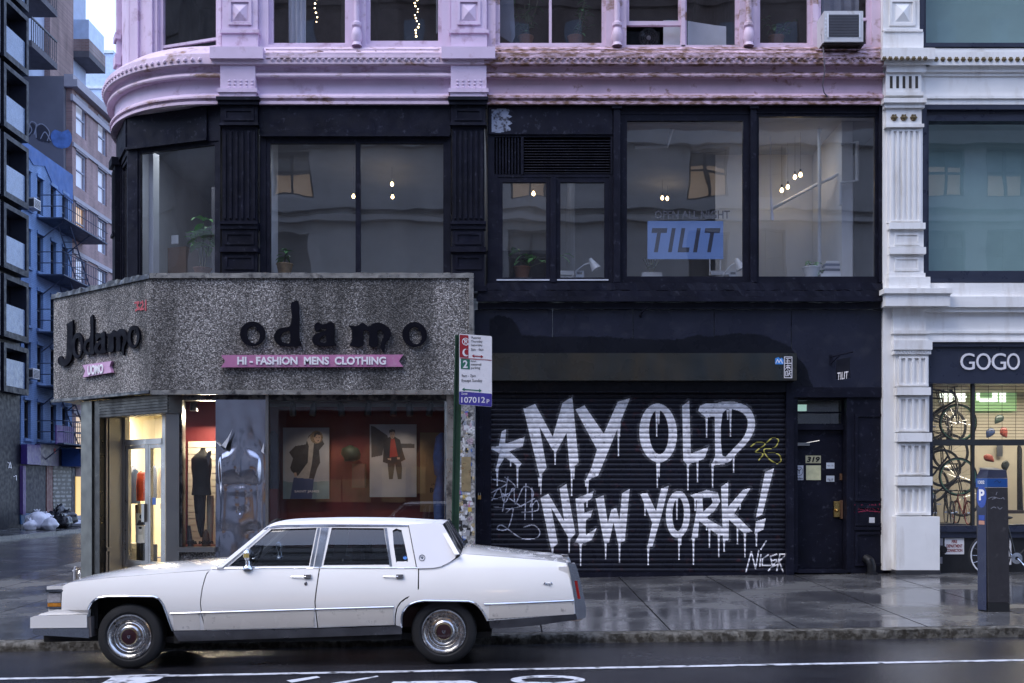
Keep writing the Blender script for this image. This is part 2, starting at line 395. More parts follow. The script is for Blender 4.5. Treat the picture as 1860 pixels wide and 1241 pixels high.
ASPHALT = wet_mat('wet_asphalt', (.012, .012, .016), (.030, .030, .035), .08, .30, .5, 70)
PAVE = wet_mat('wet_pavement', (.052, .052, .056), (.11, .109, .106), .06, .34, .15, 40, True, .75)
KERBM = pm('kerb_stone', (.10, .093, .078), .7, var=.45, vs=16, bump=.9, bs=28, dirt=(.025, .02, .012), damt=.4, ds=14)
PAINTL = pm('road_paint', (.52, .53, .56), .45, var=.15, dirt=(.03, .03, .032), damt=.16, ds=9)

def road_z(x, y): return gz(x) - .03 * min(max(0.0, y - 11.0), 1.7) if y < 14 else gz(x) - .05
mb = MB()
xs = [-90, -45, -30, -21.6, -12, -8.2] + [-8 + .5 * k for k in range(49)] + [20, 40, 80]
ys = [-2000, -60, -8, 2, 8, 11, 11.9, 12.75, 13.5, 20, 40, 80, 150, 2000]
xs = [-2000] + xs + [2000]
V = [[mb.bm.verts.new((x, y, road_z(max(-30, min(30, x)), y))) for y in ys] for x in xs]
for i in range(len(xs) - 1):
    for j in range(len(ys) - 1): mb.bm.faces.new((V[i][j], V[i + 1][j], V[i + 1][j + 1], V[i][j + 1]))
ground = tag(mb.build('road', ASPHALT), 'wet dark asphalt street running past the shops', 'road', kind='structure')

# near pavement with its rounded corner: outline along the kerb
SX = -9.5
def kerb_path(inset=0.0):
    r, cx, cy = 3.5, -6.0, KERB_Y + 3.5
    p = [(x, KERB_Y + inset) for x in [40, 20] + [12 - .5 * k for k in range(36)]]
    p += [(cx - (r - inset) * math.sin(a), cy - (r - inset) * math.cos(a)) for a in [R(6 * k) for k in range(1, 16)]]
    p += [(SX + inset, y) for y in (17.5, 19, 21, 24, 28, 34, 45, 60, 100)]
    return p
kp = kerb_path(.16)
mb = MB()
pts = kp + [(40, 100)]
bmq = mb.bm
# grid-filled pavement: strips between the kerb line and the back
for (a, b) in zip(kp, kp[1:]):
    if a[0] > SX + .2 and b[1] < 16.4:
        n = 8
        for k in range(n):
            y = lambda p, t: p[1] + (24 - p[1]) * t
            q = [(a[0], y(a, k / n)), (b[0], y(b, k / n)), (b[0], y(b, (k + 1) / n)), (a[0], y(a, (k + 1) / n))]
            mb.face([(x, yy, sw(x, yy)) for x, yy in q])
xl = SX + .16
for y0, y1 in ((24, 60), (60, 100)):
    mb.face([(xl, y0, sw(xl, 24)), (40, y0, sw(40, 24)), (40, y1, sw(40, 24)), (xl, y1, sw(xl, 24))])
bmesh.ops.remove_doubles(mb.bm, verts=mb.bm.verts, dist=.001)
tag(mb.build('pavement', PAVE), 'wet grey flagstone pavement in front of the shops', 'pavement', kind='structure')
mb = MB()
k0, k1 = kerb_path(0), kerb_path(.16)
rnd = random.Random(3)
def dens(p):
    out = []
    for a, b in zip(p, p[1:]):
        n = max(1, int(math.hypot(b[0] - a[0], b[1] - a[1]) / .12)) if abs(a[0]) < 9 and a[1] < 20 else 1
        out += [(a[0] + (b[0] - a[0]) * k / n, a[1] + (b[1] - a[1]) * k / n) for k in range(n)]
    return out + [p[-1]]
n_ = lambda: rnd.uniform(-.012, .012)
prev = None
import itertools
d0 = []
for (a0, a1), (b0, b1) in zip(zip(k0, k1), list(zip(k0, k1))[1:]):
    n = max(1, int(math.hypot(b0[0] - a0[0], b0[1] - a0[1]) / .1)) if abs(a0[0]) < 10 and a0[1] < 20 else 1
    for k in range(n):
        t = k / n; d0.append(((a0[0] + (b0[0] - a0[0]) * t, a0[1] + (b0[1] - a0[1]) * t), (a1[0] + (b1[0] - a1[0]) * t, a1[1] + (b1[1] - a1[1]) * t)))
for (o, i) in d0:
    zt = sw(i[0], KERB_Y)
    ring = [mb.bm.verts.new(q) for q in ((o[0] + n_() , o[1] + n_(), zt - .24), (o[0] + n_() * .8, o[1] + n_() * 1.5, zt - .055 + n_()), (o[0], o[1] + .012 + n_() * .6, zt - .004 + n_() * .35), (o[0] + (i[0] - o[0]) * .4, o[1] + (i[1] - o[1]) * .4, zt + .004), (i[0], i[1], zt + .004), (i[0], i[1], zt - .2))]
    if prev:
        for a in range(5): mb.bm.faces.new((prev[a], ring[a], ring[a + 1], prev[a + 1]))
    prev = ring
tag(mb.build('kerb', KERBM, smooth=True, angle=60), 'rough stone kerb along the wet pavement edge', 'kerb', kind='structure')
# far side of the side street, and the pavement under the camera
mb = MB(); mb.box(-60, -18.4, 28, 140, -.4, -.03)
tag(mb.build('side_street_pavement', PAVE), 'dark pavement on the far side of the side street', 'pavement', kind='structure')
mb = MB(); mb.box(-60, 60, -60, 2.3, -.4, .02)
tag(mb.build('opposite_pavement', PAVE), 'pavement on the opposite side of the street', 'pavement', kind='structure')
# painted markings, 4 mm above the road (children of the road)
def rp(px, py):
    y = 10.5
    for _ in range(6):
        x = X(px, y); y = (H - road_z(x, y) - .004) * F / (py - HY)
    return (X(px, y), y, road_z(X(px, y), y) + .004)
mb = MB()
N_ = 60
for k in range(N_):
    a, b = -600 + 3200 * k / N_, -600 + 3200 * (k + 1) / N_
    f = lambda p: 1233 - .0183 * p - .000000 * p
    q = [rp(a, f(a) + 1.6), rp(b, f(b) + 1.6), rp(b, f(b) - 1.6), rp(a, f(a) - 1.6)]
    mb.face(q)
mb.build('lane_line', PAINTL, ground)
mb = MB()
def mark(pts): mb.face([rp(*p) for p in pts])
mark([(176, 1246), (210, 1227), (255, 1225.5), (308, 1224.5), (285, 1236), (250, 1243), (240, 1256)])
mark([(520, 1236), (575, 1228), (582, 1230.5), (530, 1240)])
o_ = ell(995, 1235, 68, 8.5, 30); i_ = ell(995, 1235, 48, 4.2, 30)
for k in range(30):
    mb.face([rp(*o_[k]), rp(*o_[(k + 1) % 30]), rp(*i_[(k + 1) % 30]), rp(*i_[k])])
mark([(700, 1248), (715, 1238), (850, 1236), (868, 1240), (850, 1252)])
mark([(590, 1243), (685, 1227.4), (688, 1229), (600, 1246)])
mb.build('bike_symbol', PAINTL, ground)
# ================================================================== CORNER BUILDING
FR = Frame((0, FACE_Y), (1, FACE_Y))
P0, P1, P2 = (-5.035, 19.0), (-6.85, 19.63), (-7.42, 20.75)
FA = Frame(P1, P0); FB = Frame(P2, P1)
bld = thing('corner_building', (0, FACE_Y, sw(0, FACE_Y)), 'lavender pink iron-fronted corner building with a black painted second floor and shop level', 'building')
def zf(py): return Z(py, FACE_Y)

def window(fr, px0, px1, py0, py1, w, fw, par, fm, gm=GLASS, mull=(), rails=(), ref=None, dep=.07, sill=None, mw=None):
    ref = ref if ref is not None else (px0 + px1) / 2
    s0, s1 = fr.s(px0), fr.s(px1); z1, z0 = fr.uv(ref, py0)[1], fr.uv(ref, py1)[1]
    s0 -= .035; s1 += .035; z0 -= .035; z1 += .035
    k = fw * fr.depth(ref) / F + .035; mk = (mw if mw else fw) * fr.depth(ref) / F
    mb = MB()
    fr.box(mb, s0, s0 + k, z0, z1, w - dep, w); fr.box(mb, s1 - k, s1, z0, z1, w - dep, w)
    fr.box(mb, s0 + k, s1 - k, z1 - k, z1, w - dep, w); fr.box(mb, s0 + k, s1 - k, z0, z0 + k, w - dep, w)
    for m in mull:
        sm = fr.s(m); fr.box(mb, sm - mk / 2, sm + mk / 2, z0 + k, z1 - k, w - dep + .004, w - .004)
    for r in rails:
        zr = fr.uv(ref, r)[1]; fr.box(mb, s0 + k, s1 - k, zr - mk / 2, zr + mk / 2, w - dep + .008, w - .010)
    o = mb.build('window', fm, par, bevel=.006)
    mb = MB(); q = w - dep * .6; mb.face([fr.pt(s0 + k, z0 + k, q), fr.pt(s1 - k, z0 + k, q), fr.pt(s1 - k, z1 - k, q), fr.pt(s0 + k, z1 - k, q)])
    mb.build('pane', gm, o)
    if sill:
        mb = MB(); fr.box(mb, s0 - .05, s1 + .05, z0 - .05, z0, w - dep, w + sill); mb.build('sill', fm, o, bevel=.008)
    return o

# ---- third floor (pink)
TOP = -330
mb = MB()
holes = [(487, 632), (664, 802), (900, 1101), (1138, 1344), (1376, 1477), (1487, 1585)]
FR.poly(mb, rect(470, 818, TOP, 92), -.02, .25, [rect(a, b, -260, 80) for a, b in holes[:2]])
FR.pbox(mb, 400, 470, TOP, 92, -.27, -.03); FR.pbox(mb, 818, 886, TOP, 92, -.27, -.03)
mb.build('upper_wall', PINK, bld, bevel=.01)
mb = MB(); FR.poly(mb, rect(886, 1600, TOP, 92), -.02, .25, [rect(a, b, -260, 81) for a, b in holes[2:]])
mb.build('upper_wall', PINKW, bld, bevel=.01)
mb = MB()
za, zb_ = zf(92), zf(TOP)
sA = [FA.s(284), FA.s(393)]
mb.plate(rect(0, FA.L, za, zb_), [rect(sA[0], sA[1], zf(84), zf(-260))], lambda u, v, q: FA.pt(u, v, -.02 + q), .2)
mb.plate(rect(0, FB.L, za, zb_), [], lambda u, v, q: FB.pt(u, v, -.02 + q), .2)
mb.hexa([(-7.44, 20.75, za), (-7.2, 20.75, za), (-7.2, 60, za), (-7.44, 60, za), (-7.44, 20.75, zb_), (-7.2, 20.75, zb_), (-7.2, 60, zb_), (-7.44, 60, zb_)])
mb.build('upper_wall', PINK, bld)
# raised trim strips on the facets
mb = MB()
for a, b in ((240, 252), (266, 278)): FA.box(mb, FA.s(a), FA.s(b), za, zb_, -.019, .03)
FB.box(mb, .1, .32, za, zb_, -.019, .06); FB.box(mb, .06, .36, zf(10), zf(-2), .0, .10); FB.box(mb, .06, .36, zf(60), zf(40), .0, .10)
mb.build('wall_trim', PINK, bld, bevel=.006)
# roller cornice between second and third floor
def sweep(path, prof, mi=None):
    mb = MB(); prev = None
    for (x, y, nx, ny) in path:
        ring = [mb.bm.verts.new((x + nx * o, y + ny * o, z)) for o, z in prof]
        if prev:
            for i in range(len(ring) - 1): mb.bm.faces.new((prev[i], ring[i], ring[i + 1], prev[i + 1])).material_index = mi[i] if mi else 0
        prev = ring
    return mb
prof_px = [(-.06, 84), (.17, 92), (.25, 97), (.255, 99), (.255, 116), (.235, 118.5), (.15, 121), (.11, 126), (.11, 131), (.19, 134), (.20, 137), (.19, 140), (.10, 141.5), (.06, 144), (.06, 170), (.12, 172.5), (.145, 175), (.145, 178), (.10, 180), (.10, 183), (.125, 185), (.125, 189), (.09, 191), (-.9, 191)]
prof = [(o, Z(p, FACE_Y - o)) for o, p in prof_px]
CC, CR = (-5.23, 21.23), 2.23
PMI = [0, 0, 0, 0, 0, 0, 1, 1, 0, 0, 0, 0, 1, 1, 1, 0, 0, 0, 0, 0, 0, 0, 1, 1]
xr, xm = X(1600, FACE_Y), X(880, FACE_Y)
sweep([(xm + (xr - xm) * k / 12, FACE_Y, 0, -1) for k in range(12, -1, -1)], prof, PMI).build('cornice', [PINKR, PINKF], bld, smooth=True, angle=30)
pth = [(xm, FACE_Y, 0, -1), (-3.0, FACE_Y, 0, -1)] + [(CC[0] - CR * math.sin(a), CC[1] - CR * math.cos(a), -math.sin(a), -math.cos(a)) for a in [R(3 * k) for k in range(31)]] + [(CC[0] - CR, 60, -1, 0)]
sweep(pth, prof, PMI).build('cornice', [PINKW, PINK], bld, smooth=True, angle=30)
def beads(px0, px1, m):
    mb = MB(); n = int((px1 - px0) / 11.3); zc = Z(108.5, 18.75)
    for k in range(n):
        x = X(px0 + (k + .5) * (px1 - px0) / n, 18.75); mb.ball((x, 18.745, zc), .043, 1, (1, .55, 1)); mb.ball((x, 18.73, zc), .018, 1)
    FR.pbox(mb, px0, px1, 100.5, 102.5, .255, .275); FR.pbox(mb, px0, px1, 114.5, 116.5, .255, .275)
    mb.build('bead_row', m, bld, smooth=True)
beads(489, 800, PINKW); beads(902, 1592, PINKR)
mb = MB()
for k in range(30):
    a = R(2 + 2.95 * k); rr = CR + .255
    mb.ball((CC[0] - rr * math.sin(a), CC[1] - rr * math.cos(a), Z(108.5, 18.75)), .043, 1, (.9, .9, 1))
mb.build('bead_row', PINKW, bld, smooth=True)
# lumpy rust scale on top of the ledge
mb = MB(); rr = random.Random(5)
for k in range(80):
    px = rr.choice([rr.uniform(490, 800), rr.uniform(890, 1595)]); x = X(px, 18.85)
    mb.ball((x, 19 - rr.uniform(.12, .2), Z(95, 18.85) + rr.uniform(-.004, .006)), rr.uniform(.01, .022), 1, (rr.uniform(1.5, 3.5), 1, .5), .2)
mb.build('rust_scale', pm('rust', (.16, .075, .03), .9, var=.4, vs=20), bld)

def pink_pilaster(a, b):
    c = (a + b) / 2; mb = MB()
    FR.pbox(mb, a + 4, b - 4, TOP, 58, -.03, .05)
    FR.pbox(mb, a, b, 58, 64, -.03, .10); FR.pbox(mb, a + 3, b - 3, 64, 93, -.03, .07)
    FR.pbox(mb, a - 12, b + 12, 98, 119, 0, .32); FR.pbox(mb, a + 4, b - 4, 119, 170, 0, .22); FR.pbox(mb, a, b, 170, 177, 0, .26); FR.pbox(mb, a + 3, b - 3, 177, 187, 0, .235)
    o = mb.build('pilaster', PINK, bld, bevel=.012)
    mb = MB()
    mb.plate([FR.uv(*p) for p in rect(c - 21, c + 21, 2, 48)], [[FR.uv(*p) for p in rect(c - 16, c + 16, 7, 43)]], lambda u, v, q: FR.pt(u, v, .075 + q), .03)
    e = [FR.uv(*p) for p in rect(c - 13, c + 13, 10, 40)]; ap = FR.pt(*FR.uv(c, 25), .10); ee = [FR.pt(u, v, .052) for u, v in e]
    for i in range(4): mb.face([ee[i], ee[(i + 1) % 4], ap])
    for k in range(5):
        for j in range(4):
            zc = Z(147 + 6 * j, 18.78); xx = X(c + (k - 2) * 10.5, 18.78); mb.ball((xx, 18.775, zc), .022, 1, (1.2, .5, 1))
    mb.build('pilaster_ornament', PINK, o, bevel=0)
pink_pilaster(402, 473); pink_pilaster(816, 888)
# colonnettes between the third floor windows
for c, m in ((648, PINK), (1121, PINKW), (1360, PINKW), (852, None)):
    if m is None: continue
    mb = MB(); zc = lambda p: zf(p)
    mb.lathe([(.05, zf(-250)), (.05, zf(42)), (.085, zf(45)), (.085, zf(50)), (.06, zf(53)), (.085, zf(60)), (.10, zf(70)), (.07, zf(80)), (.09, zf(86))], (X(c, 18.95), 18.95, 0), 'Z', 14)
    mb.build('colonnette', m, bld, smooth=True)
# third floor windows
window(FA, 286, 391, -258, 83, -.09, 5, bld, PINK, rails=(66,), ref=388)
window(FR, 489, 630, -258, 79, -.10, 5, bld, PINK)
window(FR, 666, 800, -258, 75, -.10, 5, bld, PINK)
window(FR, 903, 1099, -258, 79, -.10, 5, bld, PINKW, mull=(1000,))
window(FR, 1140, 1238, -258, 38, -.10, 4, bld, PINKW, rails=())
window(FR, 1245, 1342, -258, 82, -.10, 4, bld, PINKW)
mb = MB(); FR.pbox(mb, 1238, 1245, -258, 84, -.17, -.02); mb.build('mullion', PINKW, bld, bevel=.006)
window(FR, 1378, 1475, -258, 79, -.10, 5, bld, PINKW)
window(FR, 1489, 1583, -258, 81, -.10, 5, bld, PINKW, rails=(30,))

# ---- second floor (black)
def black_pilaster(fr, a, b, ybot, par=bld):
    mb = MB()
    P = lambda x0, x1, y0, y1, w: fr.pbox(mb, x0, x1, y0, y1, -.05, w, ref=(a + b) / 2)
    P(a - 3, b + 3, 184, 190, .24); P(a - 1, b + 1, 190, 197, .20); P(a + 2, b - 2, 197, 228, .13); P(a, b, 228, 233, .17)
    P(a + 4, b - 4, 233, 406, .09); P(a + 1, b - 1, 406, 411, .16); P(a + 2, b - 2, 411, 419, .13); P(a + 4, b - 4, 419, 452, .10)
    P(a + 1, b - 1, 452, 461, .16); P(a + 4, b - 4, 461, ybot - 10, .10); P(a, b, ybot - 10, ybot, .16)
    o = mb.build('pilaster', BLACK, par, bevel=.008)
    mb = MB(); n = 6; x0, x1 = a + 9, b - 9
    for k in range(n):
        c = x0 + (x1 - x0) * k / (n - 1); fr.pbox(mb, c - 2.3, c + 2.3, 242, 400, .089, .115, ref=(a + b) / 2)
    for y0, y1 in ((424, 447), (466, min(ybot - 14, 492))):
        mb.plate([fr.uv(*p) for p in rect(a + 9, b - 9, y0, y1)], [[fr.uv(*p) for p in rect(a + 14, b - 14, y0 + 5, y1 - 5)]], lambda u, v, q: fr.pt(u, v, .118 + q), .03)
    mb.plate([fr.uv(*p) for p in rect(a + 8, b - 8, 202, 224)], [[fr.uv(*p) for p in rect(a + 13, b - 13, 207, 220)]], lambda u, v, q: fr.pt(u, v, .148 + q), .03)
    mb.build('flutes', BLACK, o)
black_pilaster(FR, 402, 473, 530); black_pilaster(FR, 818, 884, 532)
mb = MB()
FR.poly(mb, rect(472, 819, 190, 530), 0, .15, [rect(483, 813, 252, 505)])
mb.build('lower_wall', BLACK, bld, bevel=.008)
mb = MB(); FR.pbox(mb, 472, 819, 192, 246, 0, .045); FR.pbox(mb, 474, 817, 246, 250, 0, .075); mb.build('header_panel', BLACK, bld, bevel=.01)
window(FR, 484, 812, 253, 504, -.02, 7, bld, BLACK, mull=(650,), mw=9)
# facets
zt_, zw1 = zf(190), zf(530); fw1, fz1 = FA.uv(392, 261); fw0 = FA.s(254); zwb = zf(504)
mb = MB()
mb.plate(rect(0, FA.L, zw1, zt_), [rect(fw0 - .05, fw1 + .05, zwb, fz1 + .05)], lambda u, v, q: FA.pt(u, v, q), .12)
mb.plate(rect(0, FB.L, zw1, zt_), [rect(.38, FB.L - .12, zwb, fz1 + .02)], lambda u, v, q: FB.pt(u, v, q), .12)
mb.hexa([(-7.42, 20.75, zw1), (-7.2, 20.75, zw1), (-7.2, 60, zw1), (-7.42, 60, zw1), (-7.42, 20.75, zt_), (-7.2, 20.75, zt_), (-7.2, 60, zt_), (-7.42, 60, zt_)])
mb.build('lower_wall', BLACK, bld, bevel=.006)
mb = MB()
FA.box(mb, .02, FA.L - .25, fz1 + .10, zt_ - .03, 0, .04); FA.box(mb, 0, FA.L - .24, fz1 + .06, fz1 + .10, 0, .07)
FB.box(mb, .02, FB.L, fz1 + .12, zt_ - .03, 0, .04)
mb.build('header_panel', BLACK, bld, bevel=.008)
window(FA, 248, 394, 256, 504, -.02, 6, bld, BLACK, ref=392)
mb = MB(); s0, s1 = .40, FB.L - .14
FB.box(mb, s0, s0 + .05, zwb, fz1, -.09, -.02); FB.box(mb, s1 - .05, s1, zwb, fz1, -.09, -.02); FB.box(mb, s0 + .05, s1 - .05, zwb, zwb + .05, -.09, -.02); FB.box(mb, s0 + .05, s1 - .05, fz1 - .05, fz1, -.09, -.02)
o = mb.build('window', BLACK, bld); mb = MB(); mb.face([FB.pt(s0 + .05, zwb + .05, -.06), FB.pt(s1 - .05, zwb + .05, -.06), FB.pt(s1 - .05, fz1 - .05, -.06), FB.pt(s0 + .05, fz1 - .05, -.06)]); mb.build('pane', GLASS, o)
# corner pilaster at the end of the facets
mb = MB()
FB.box(mb, -.05, .30, zw1, zt_ - .62, .0, .10); FB.box(mb, -.10, .34, zt_ - .62, zt_ - .48, .0, .16); FB.box(mb, -.02, .28, zw1 + .4, zw1 + .48, .0, .14); FB.box(mb, -.02, .28, zw1 + 1.3, zw1 + 1.36, .0, .14)
for k in range(3): FB.box(mb, .0 + .1 * k, .05 + .1 * k, zw1 + 1.4, zt_ - .7, .1, .12)
mb.build('pilaster', BLACK, bld, bevel=.006)
# right bay
mb = MB()
FR.poly(mb, rect(886, 1602, 190, 516), .0, .14, [rect(898, 1112, 249, 317), rect(904, 1107, 322, 513), rect(1128, 1361, 208, 513), rect(1374, 1595, 206, 507)])
mb.build('lower_wall', BLACK, bld, bevel=.007)
mb = MB()
FR.pbox(mb, 888, 1112, 196, 245, 0, .03)
FR.pbox(mb, 1114, 1126, 190, 514, 0, .06); FR.pbox(mb, 1362, 1373, 190, 514, 0, .06); FR.pbox(mb, 1595, 1603, 190, 514, 0, .06)
FR.pbox(mb, 1111, 1129, 192, 200, .0, .09); FR.pbox(mb, 1360, 1376, 192, 200, .0, .09); FR.pbox(mb, 888, 1604, 188, 193, 0, .05)
mb.build('frame_post', BLACK, bld, bevel=.007)
# worn light patch on the header
mb = MB(); rr = random.Random(9)
pl = [(893, 200), (915, 198)] + [(926 + rr.uniform(-5, 6), 201 + 4.1 * k) for k in range(10)] + [(905, 243), (893, 241)]
union_rows(mb, [[[FR.uv(*p) for p in pl]]] , zf(245), zf(196), .012, lambda u, v: FR.pt(u, v, .034))
mb.build('worn_patch', pm('bare_primer', (.23, .26, .34), .7, var=.2, dirt=(.03, .03, .045), damt=.25, ds=14), bld)
# louvres
mb = MB()
n = 13
FR.pbox(mb, 898, 1112, 249, 317, -.14, -.12)
for k in range(n):
    y0 = 252 + k * 4.9; z0, z1 = zf(y0 + 4), zf(y0); a, b = X(952, 19), X(1109, 19)
    mb.hexa([(a, 19.10, z1), (b, 19.10, z1), (b, 19.11, z1), (a, 19.11, z1), (a, 19.0, z0), (b, 19.0, z0), (b, 19.008, z0 + .012), (a, 19.008, z0 + .012)])
for k in range(8):
    x0 = 901 + k * 5.6; FR.pbox(mb, x0, x0 + 2.6, 250, 316, -.11, -.005)
FR.pbox(mb, 946, 951, 249, 317, -.11, .012); FR.pbox(mb, 1109, 1112, 249, 317, -.11, .012)
mb.build('louvre_vent', BLACK, bld)
window(FR, 905, 1000, 323, 512, -.01, 8, bld, BLACK); window(FR, 1010, 1106, 323, 512, -.01, 8, bld, BLACK)
mb = MB(); FR.pbox(mb, 1000, 1010, 322, 513, -.1, .02); mb.build('mullion', BLACK, bld, bevel=.005)
mb = MB(); FR.pbox(mb, 902, 998, 507.5, 510, -.02, .01); FR.pbox(mb, 1012, 1105, 507.5, 510, -.02, .01); mb.build('window_bar', pm('pale_trim', (.5, .52, .58), .5), bld)
window(FR, 1129, 1360, 209, 512, -.01, 10, bld, BLACK); window(FR, 1375, 1594, 207, 506, -.02, 4, bld, BLACK)
# sill, lower cornice, fascia
def wavy_box(px0, px1, py0, py1, w0, w1, name, m, amp=.012, seed=1):
    r2 = random.Random(seed); mb = MB(); n = int((px1 - px0) / 9); prev = None
    for k in range(n + 1):
        x = X(px0 + (px1 - px0) * k / n, FACE_Y); j = r2.uniform(-amp, amp); z0, z1 = zf(py1) + r2.uniform(-amp, amp) * .6, zf(py0) + j
        ring = [mb.bm.verts.new(q) for q in ((x, FACE_Y - w0, z1), (x, FACE_Y - w1 + abs(j), z1 - .005), (x, FACE_Y - w1 + r2.uniform(-amp, amp) * .5, z0), (x, FACE_Y - w0, z0))]
        if prev:
            for i in range(4): mb.bm.faces.new((prev[i], ring[i], ring[(i + 1) % 4], prev[(i + 1) % 4]))
        prev = ring
    return mb.build(name, m, bld)
wavy_box(884, 1606, 515, 529, -.05, .09, 'window_ledge', BLACK, .016)
FRC = []
wavy_box(868, 1600, 529.5, 541, -.05, .13, 'lower_cornice', BLACK, .009, 2); wavy_box(866, 1602, 541.5, 551, -.05, .20, 'lower_cornice', BLACK, .004, 3); wavy_box(868, 1598, 551.5, 563, -.05, .10, 'lower_cornice', BLACK, .003, 4)
mb = MB()
for a, b in ((862, 1003), (1004.2, 1149), (1150.2, 1296), (1297.2, 1436), (1437.2, 1618)): FR.pbox(mb, a, b, 563.5, 712, -.1, .03)
mb.build('fascia_panel', pm('fascia_paint', (.016, .018, .032), .26, var=.25, vs=.8, bump=.04, bs=20, spec=.3, dirt=(.03, .032, .045), damt=.0, ds=4, dsharp=.1), bld, bevel=.003)
rr = random.Random(21); top = []
ctrl = [(890, 580), (905, 574), (925, 577), (938, 590), (948, 609), (1000, 612), (1100, 612), (1180, 617), (1240, 617), (1265, 609), (1290, 612), (1340, 606), (1380, 608), (1410, 620), (1435, 630), (1446, 648), (1462, 664), (1470, 690), (1478, 705)]
for (x0, y0), (x1, y1) in zip(ctrl, ctrl[1:]):
    m_ = max(2, int(math.hypot(x1 - x0, y1 - y0) / 2.2))
    for k in range(m_): top.append((x0 + (x1 - x0) * k / m_ + rr.uniform(-1.2, 1.2), y0 + (y1 - y0) * k / m_ + rr.uniform(-1.8, 1.8)))
pl = [[FR.uv(*p) for p in top + [(1478, 711), (890, 711)]]]
mb = MB(); union_rows(mb, [pl], zf(711), zf(570), .014, lambda u, v: FR.pt(u, v, .0325))
mb.build('overpaint_patch', BLACKG, bld)
mb = MB(); FR.pbox(mb, 893, 1440, 645, 694, .03, .27)
mb.build('shutter_box', pm('shutter_box_paint', (.014, .018, .019), .32, var=.4, vs=1.0, dirt=(.034, .026, .014), damt=.28, ds=1.6, streak=.3, dsharp=.15), bld, bevel=.008)
# a stray lamp bracket on the fascia
mb = MB(); mb.tube([FR.pt(*FR.uv(1164, 574), .0), FR.pt(*FR.uv(1164, 571), .22), FR.pt(*FR.uv(1172, 563), .28)], .012, 6); mb.ball(FR.pt(*FR.uv(1164, 574), .04), .035, 1); mb.build('bracket', BLACK, bld)
mb = MB(); FR.pbox(mb, 836, 866, 706, 1058, -.3, -.02); mb.build('pier_wall', BLACK, bld)
# ---- roller shutter with slats
SH_W, PITCH = -.06, .0865
def slat_w(z): return SH_W + .021 * abs(math.sin(math.pi * z / PITCH)) ** .6
s0, s1 = X(892, FACE_Y), X(1427, FACE_Y); z0, z1 = sw(2, FACE_Y) + .0, zf(690)
mb = MB(); n = int((z1 - z0) / PITCH * 8); prev = None
for k in range(n + 1):
    z = z0 + (z1 - z0) * k / n; cur = [mb.bm.verts.new((x, FACE_Y - slat_w(z), z)) for x in (s0, (s0 + s1) / 2, s1)]
    if prev:
        for i in range(2): mb.bm.faces.new((prev[i], prev[i + 1], cur[i + 1], cur[i]))
    prev = cur
shutter = mb.build('roller_shutter', pm('shutter_paint', (.009, .009, .015), .32, var=.3, vs=2, spec=.25, dirt=(.05, .018, .022), damt=-.12, ds=6), bld, smooth=True, angle=60)
mb = MB(); FR.pbox(mb, 888, 1430, 1040, 1052, -.06, -.025); mb.build('bottom_bar', BLACK, shutter, bevel=.006)
for q in ((1427, 1441, 695, 1050, -.1, .05), (865, 892, 695, 1056, -.1, .045)): mb = MB(); FR.pbox(mb, *q); mb.build('shutter_guide', BLACK, bld, bevel=.006)
mb = MB(); FR.pbox(mb, 871, 877, 742, 930, .045, .065); mb.build('cable_conduit', BLACK, bld, bevel=.006)
mb = MB(); FR.pbox(mb, 864, 879, 868, 895, .066, .12); FR.pbox(mb, 866, 877, 862, 868, .066, .1); mb.build('lock_box', BLACK, bld, bevel=.01)
def g4(p): return (820 + p[0] * .3869, 600 + p[1] * .3869)
G = []
def gp(pts, holes=()): G.append([[FR.uv(*g4(p)) for p in pts]] + [[FR.uv(*g4(p)) for p in h] for h in holes])
gp([(172, 550), (222, 543), (236, 475), (256, 464), (252, 533), (345, 500), (335, 545), (272, 568), (330, 625), (318, 642), (250, 597), (215, 655), (205, 662), (226, 578)])
gp([(338, 368), (393, 345), (476, 500), (522, 340), (568, 312), (598, 622), (556, 655), (541, 482), (492, 572), (474, 560), (413, 452), (447, 645), (415, 690)])
gp([(583, 372), (625, 352), (716, 485), (782, 335), (840, 318), (690, 682), (628, 712), (660, 640), (684, 560)])
gp(ell(972, 482, 89, 139, 36, -.04), [ell(975, 478, 46, 104, 36, -.04)])
gp([(1085, 355), (1118, 330), (1126, 578), (1210, 547), (1190, 602), (1110, 634), (1090, 612)])
gp(smooth_loop([(1160, 378), (1250, 340), (1330, 335), (1400, 365), (1428, 430), (1410, 500), (1350, 570), (1270, 617)], 4)[:-4] + [(1222, 635), (1240, 590), (1238, 405), (1195, 408)], [smooth_loop([(1275, 388), (1350, 378), (1392, 420), (1380, 490), (1330, 550), (1274, 588)], 3)])
gp([(418, 787), (455, 768), (530, 897), (508, 742), (540, 722), (583, 955), (556, 985), (468, 832), (500, 1002), (468, 1027)])
gp([(583, 792), (668, 756), (660, 790), (622, 812), (625, 858), (664, 844), (654, 880), (628, 893), (632, 962), (682, 930), (660, 985), (612, 1006), (578, 1000), (600, 960)])
gp([(678, 790), (715, 775), (735, 905), (752, 842), (775, 835), (790, 890), (802, 765), (838, 745), (815, 990), (783, 1000), (762, 902), (740, 1003), (718, 1000)])
gp([(888, 770), (920, 762), (962, 850), (985, 745), (1022, 730), (985, 880), (945, 1015), (920, 1022), (944, 905)])
gp(ell(1065, 865, 57, 112, 30, .03), [ell(1066, 865, 27, 78, 30, .03)])
gp([(1122, 775), (1200, 750), (1252, 762), (1264, 805), (1232, 855), (1195, 880), (1282, 930), (1275, 965), (1245, 957), (1165, 897), (1158, 975), (1128, 982), (1150, 860), (1155, 800)], [[(1180, 792), (1222, 785), (1228, 812), (1184, 852)]])
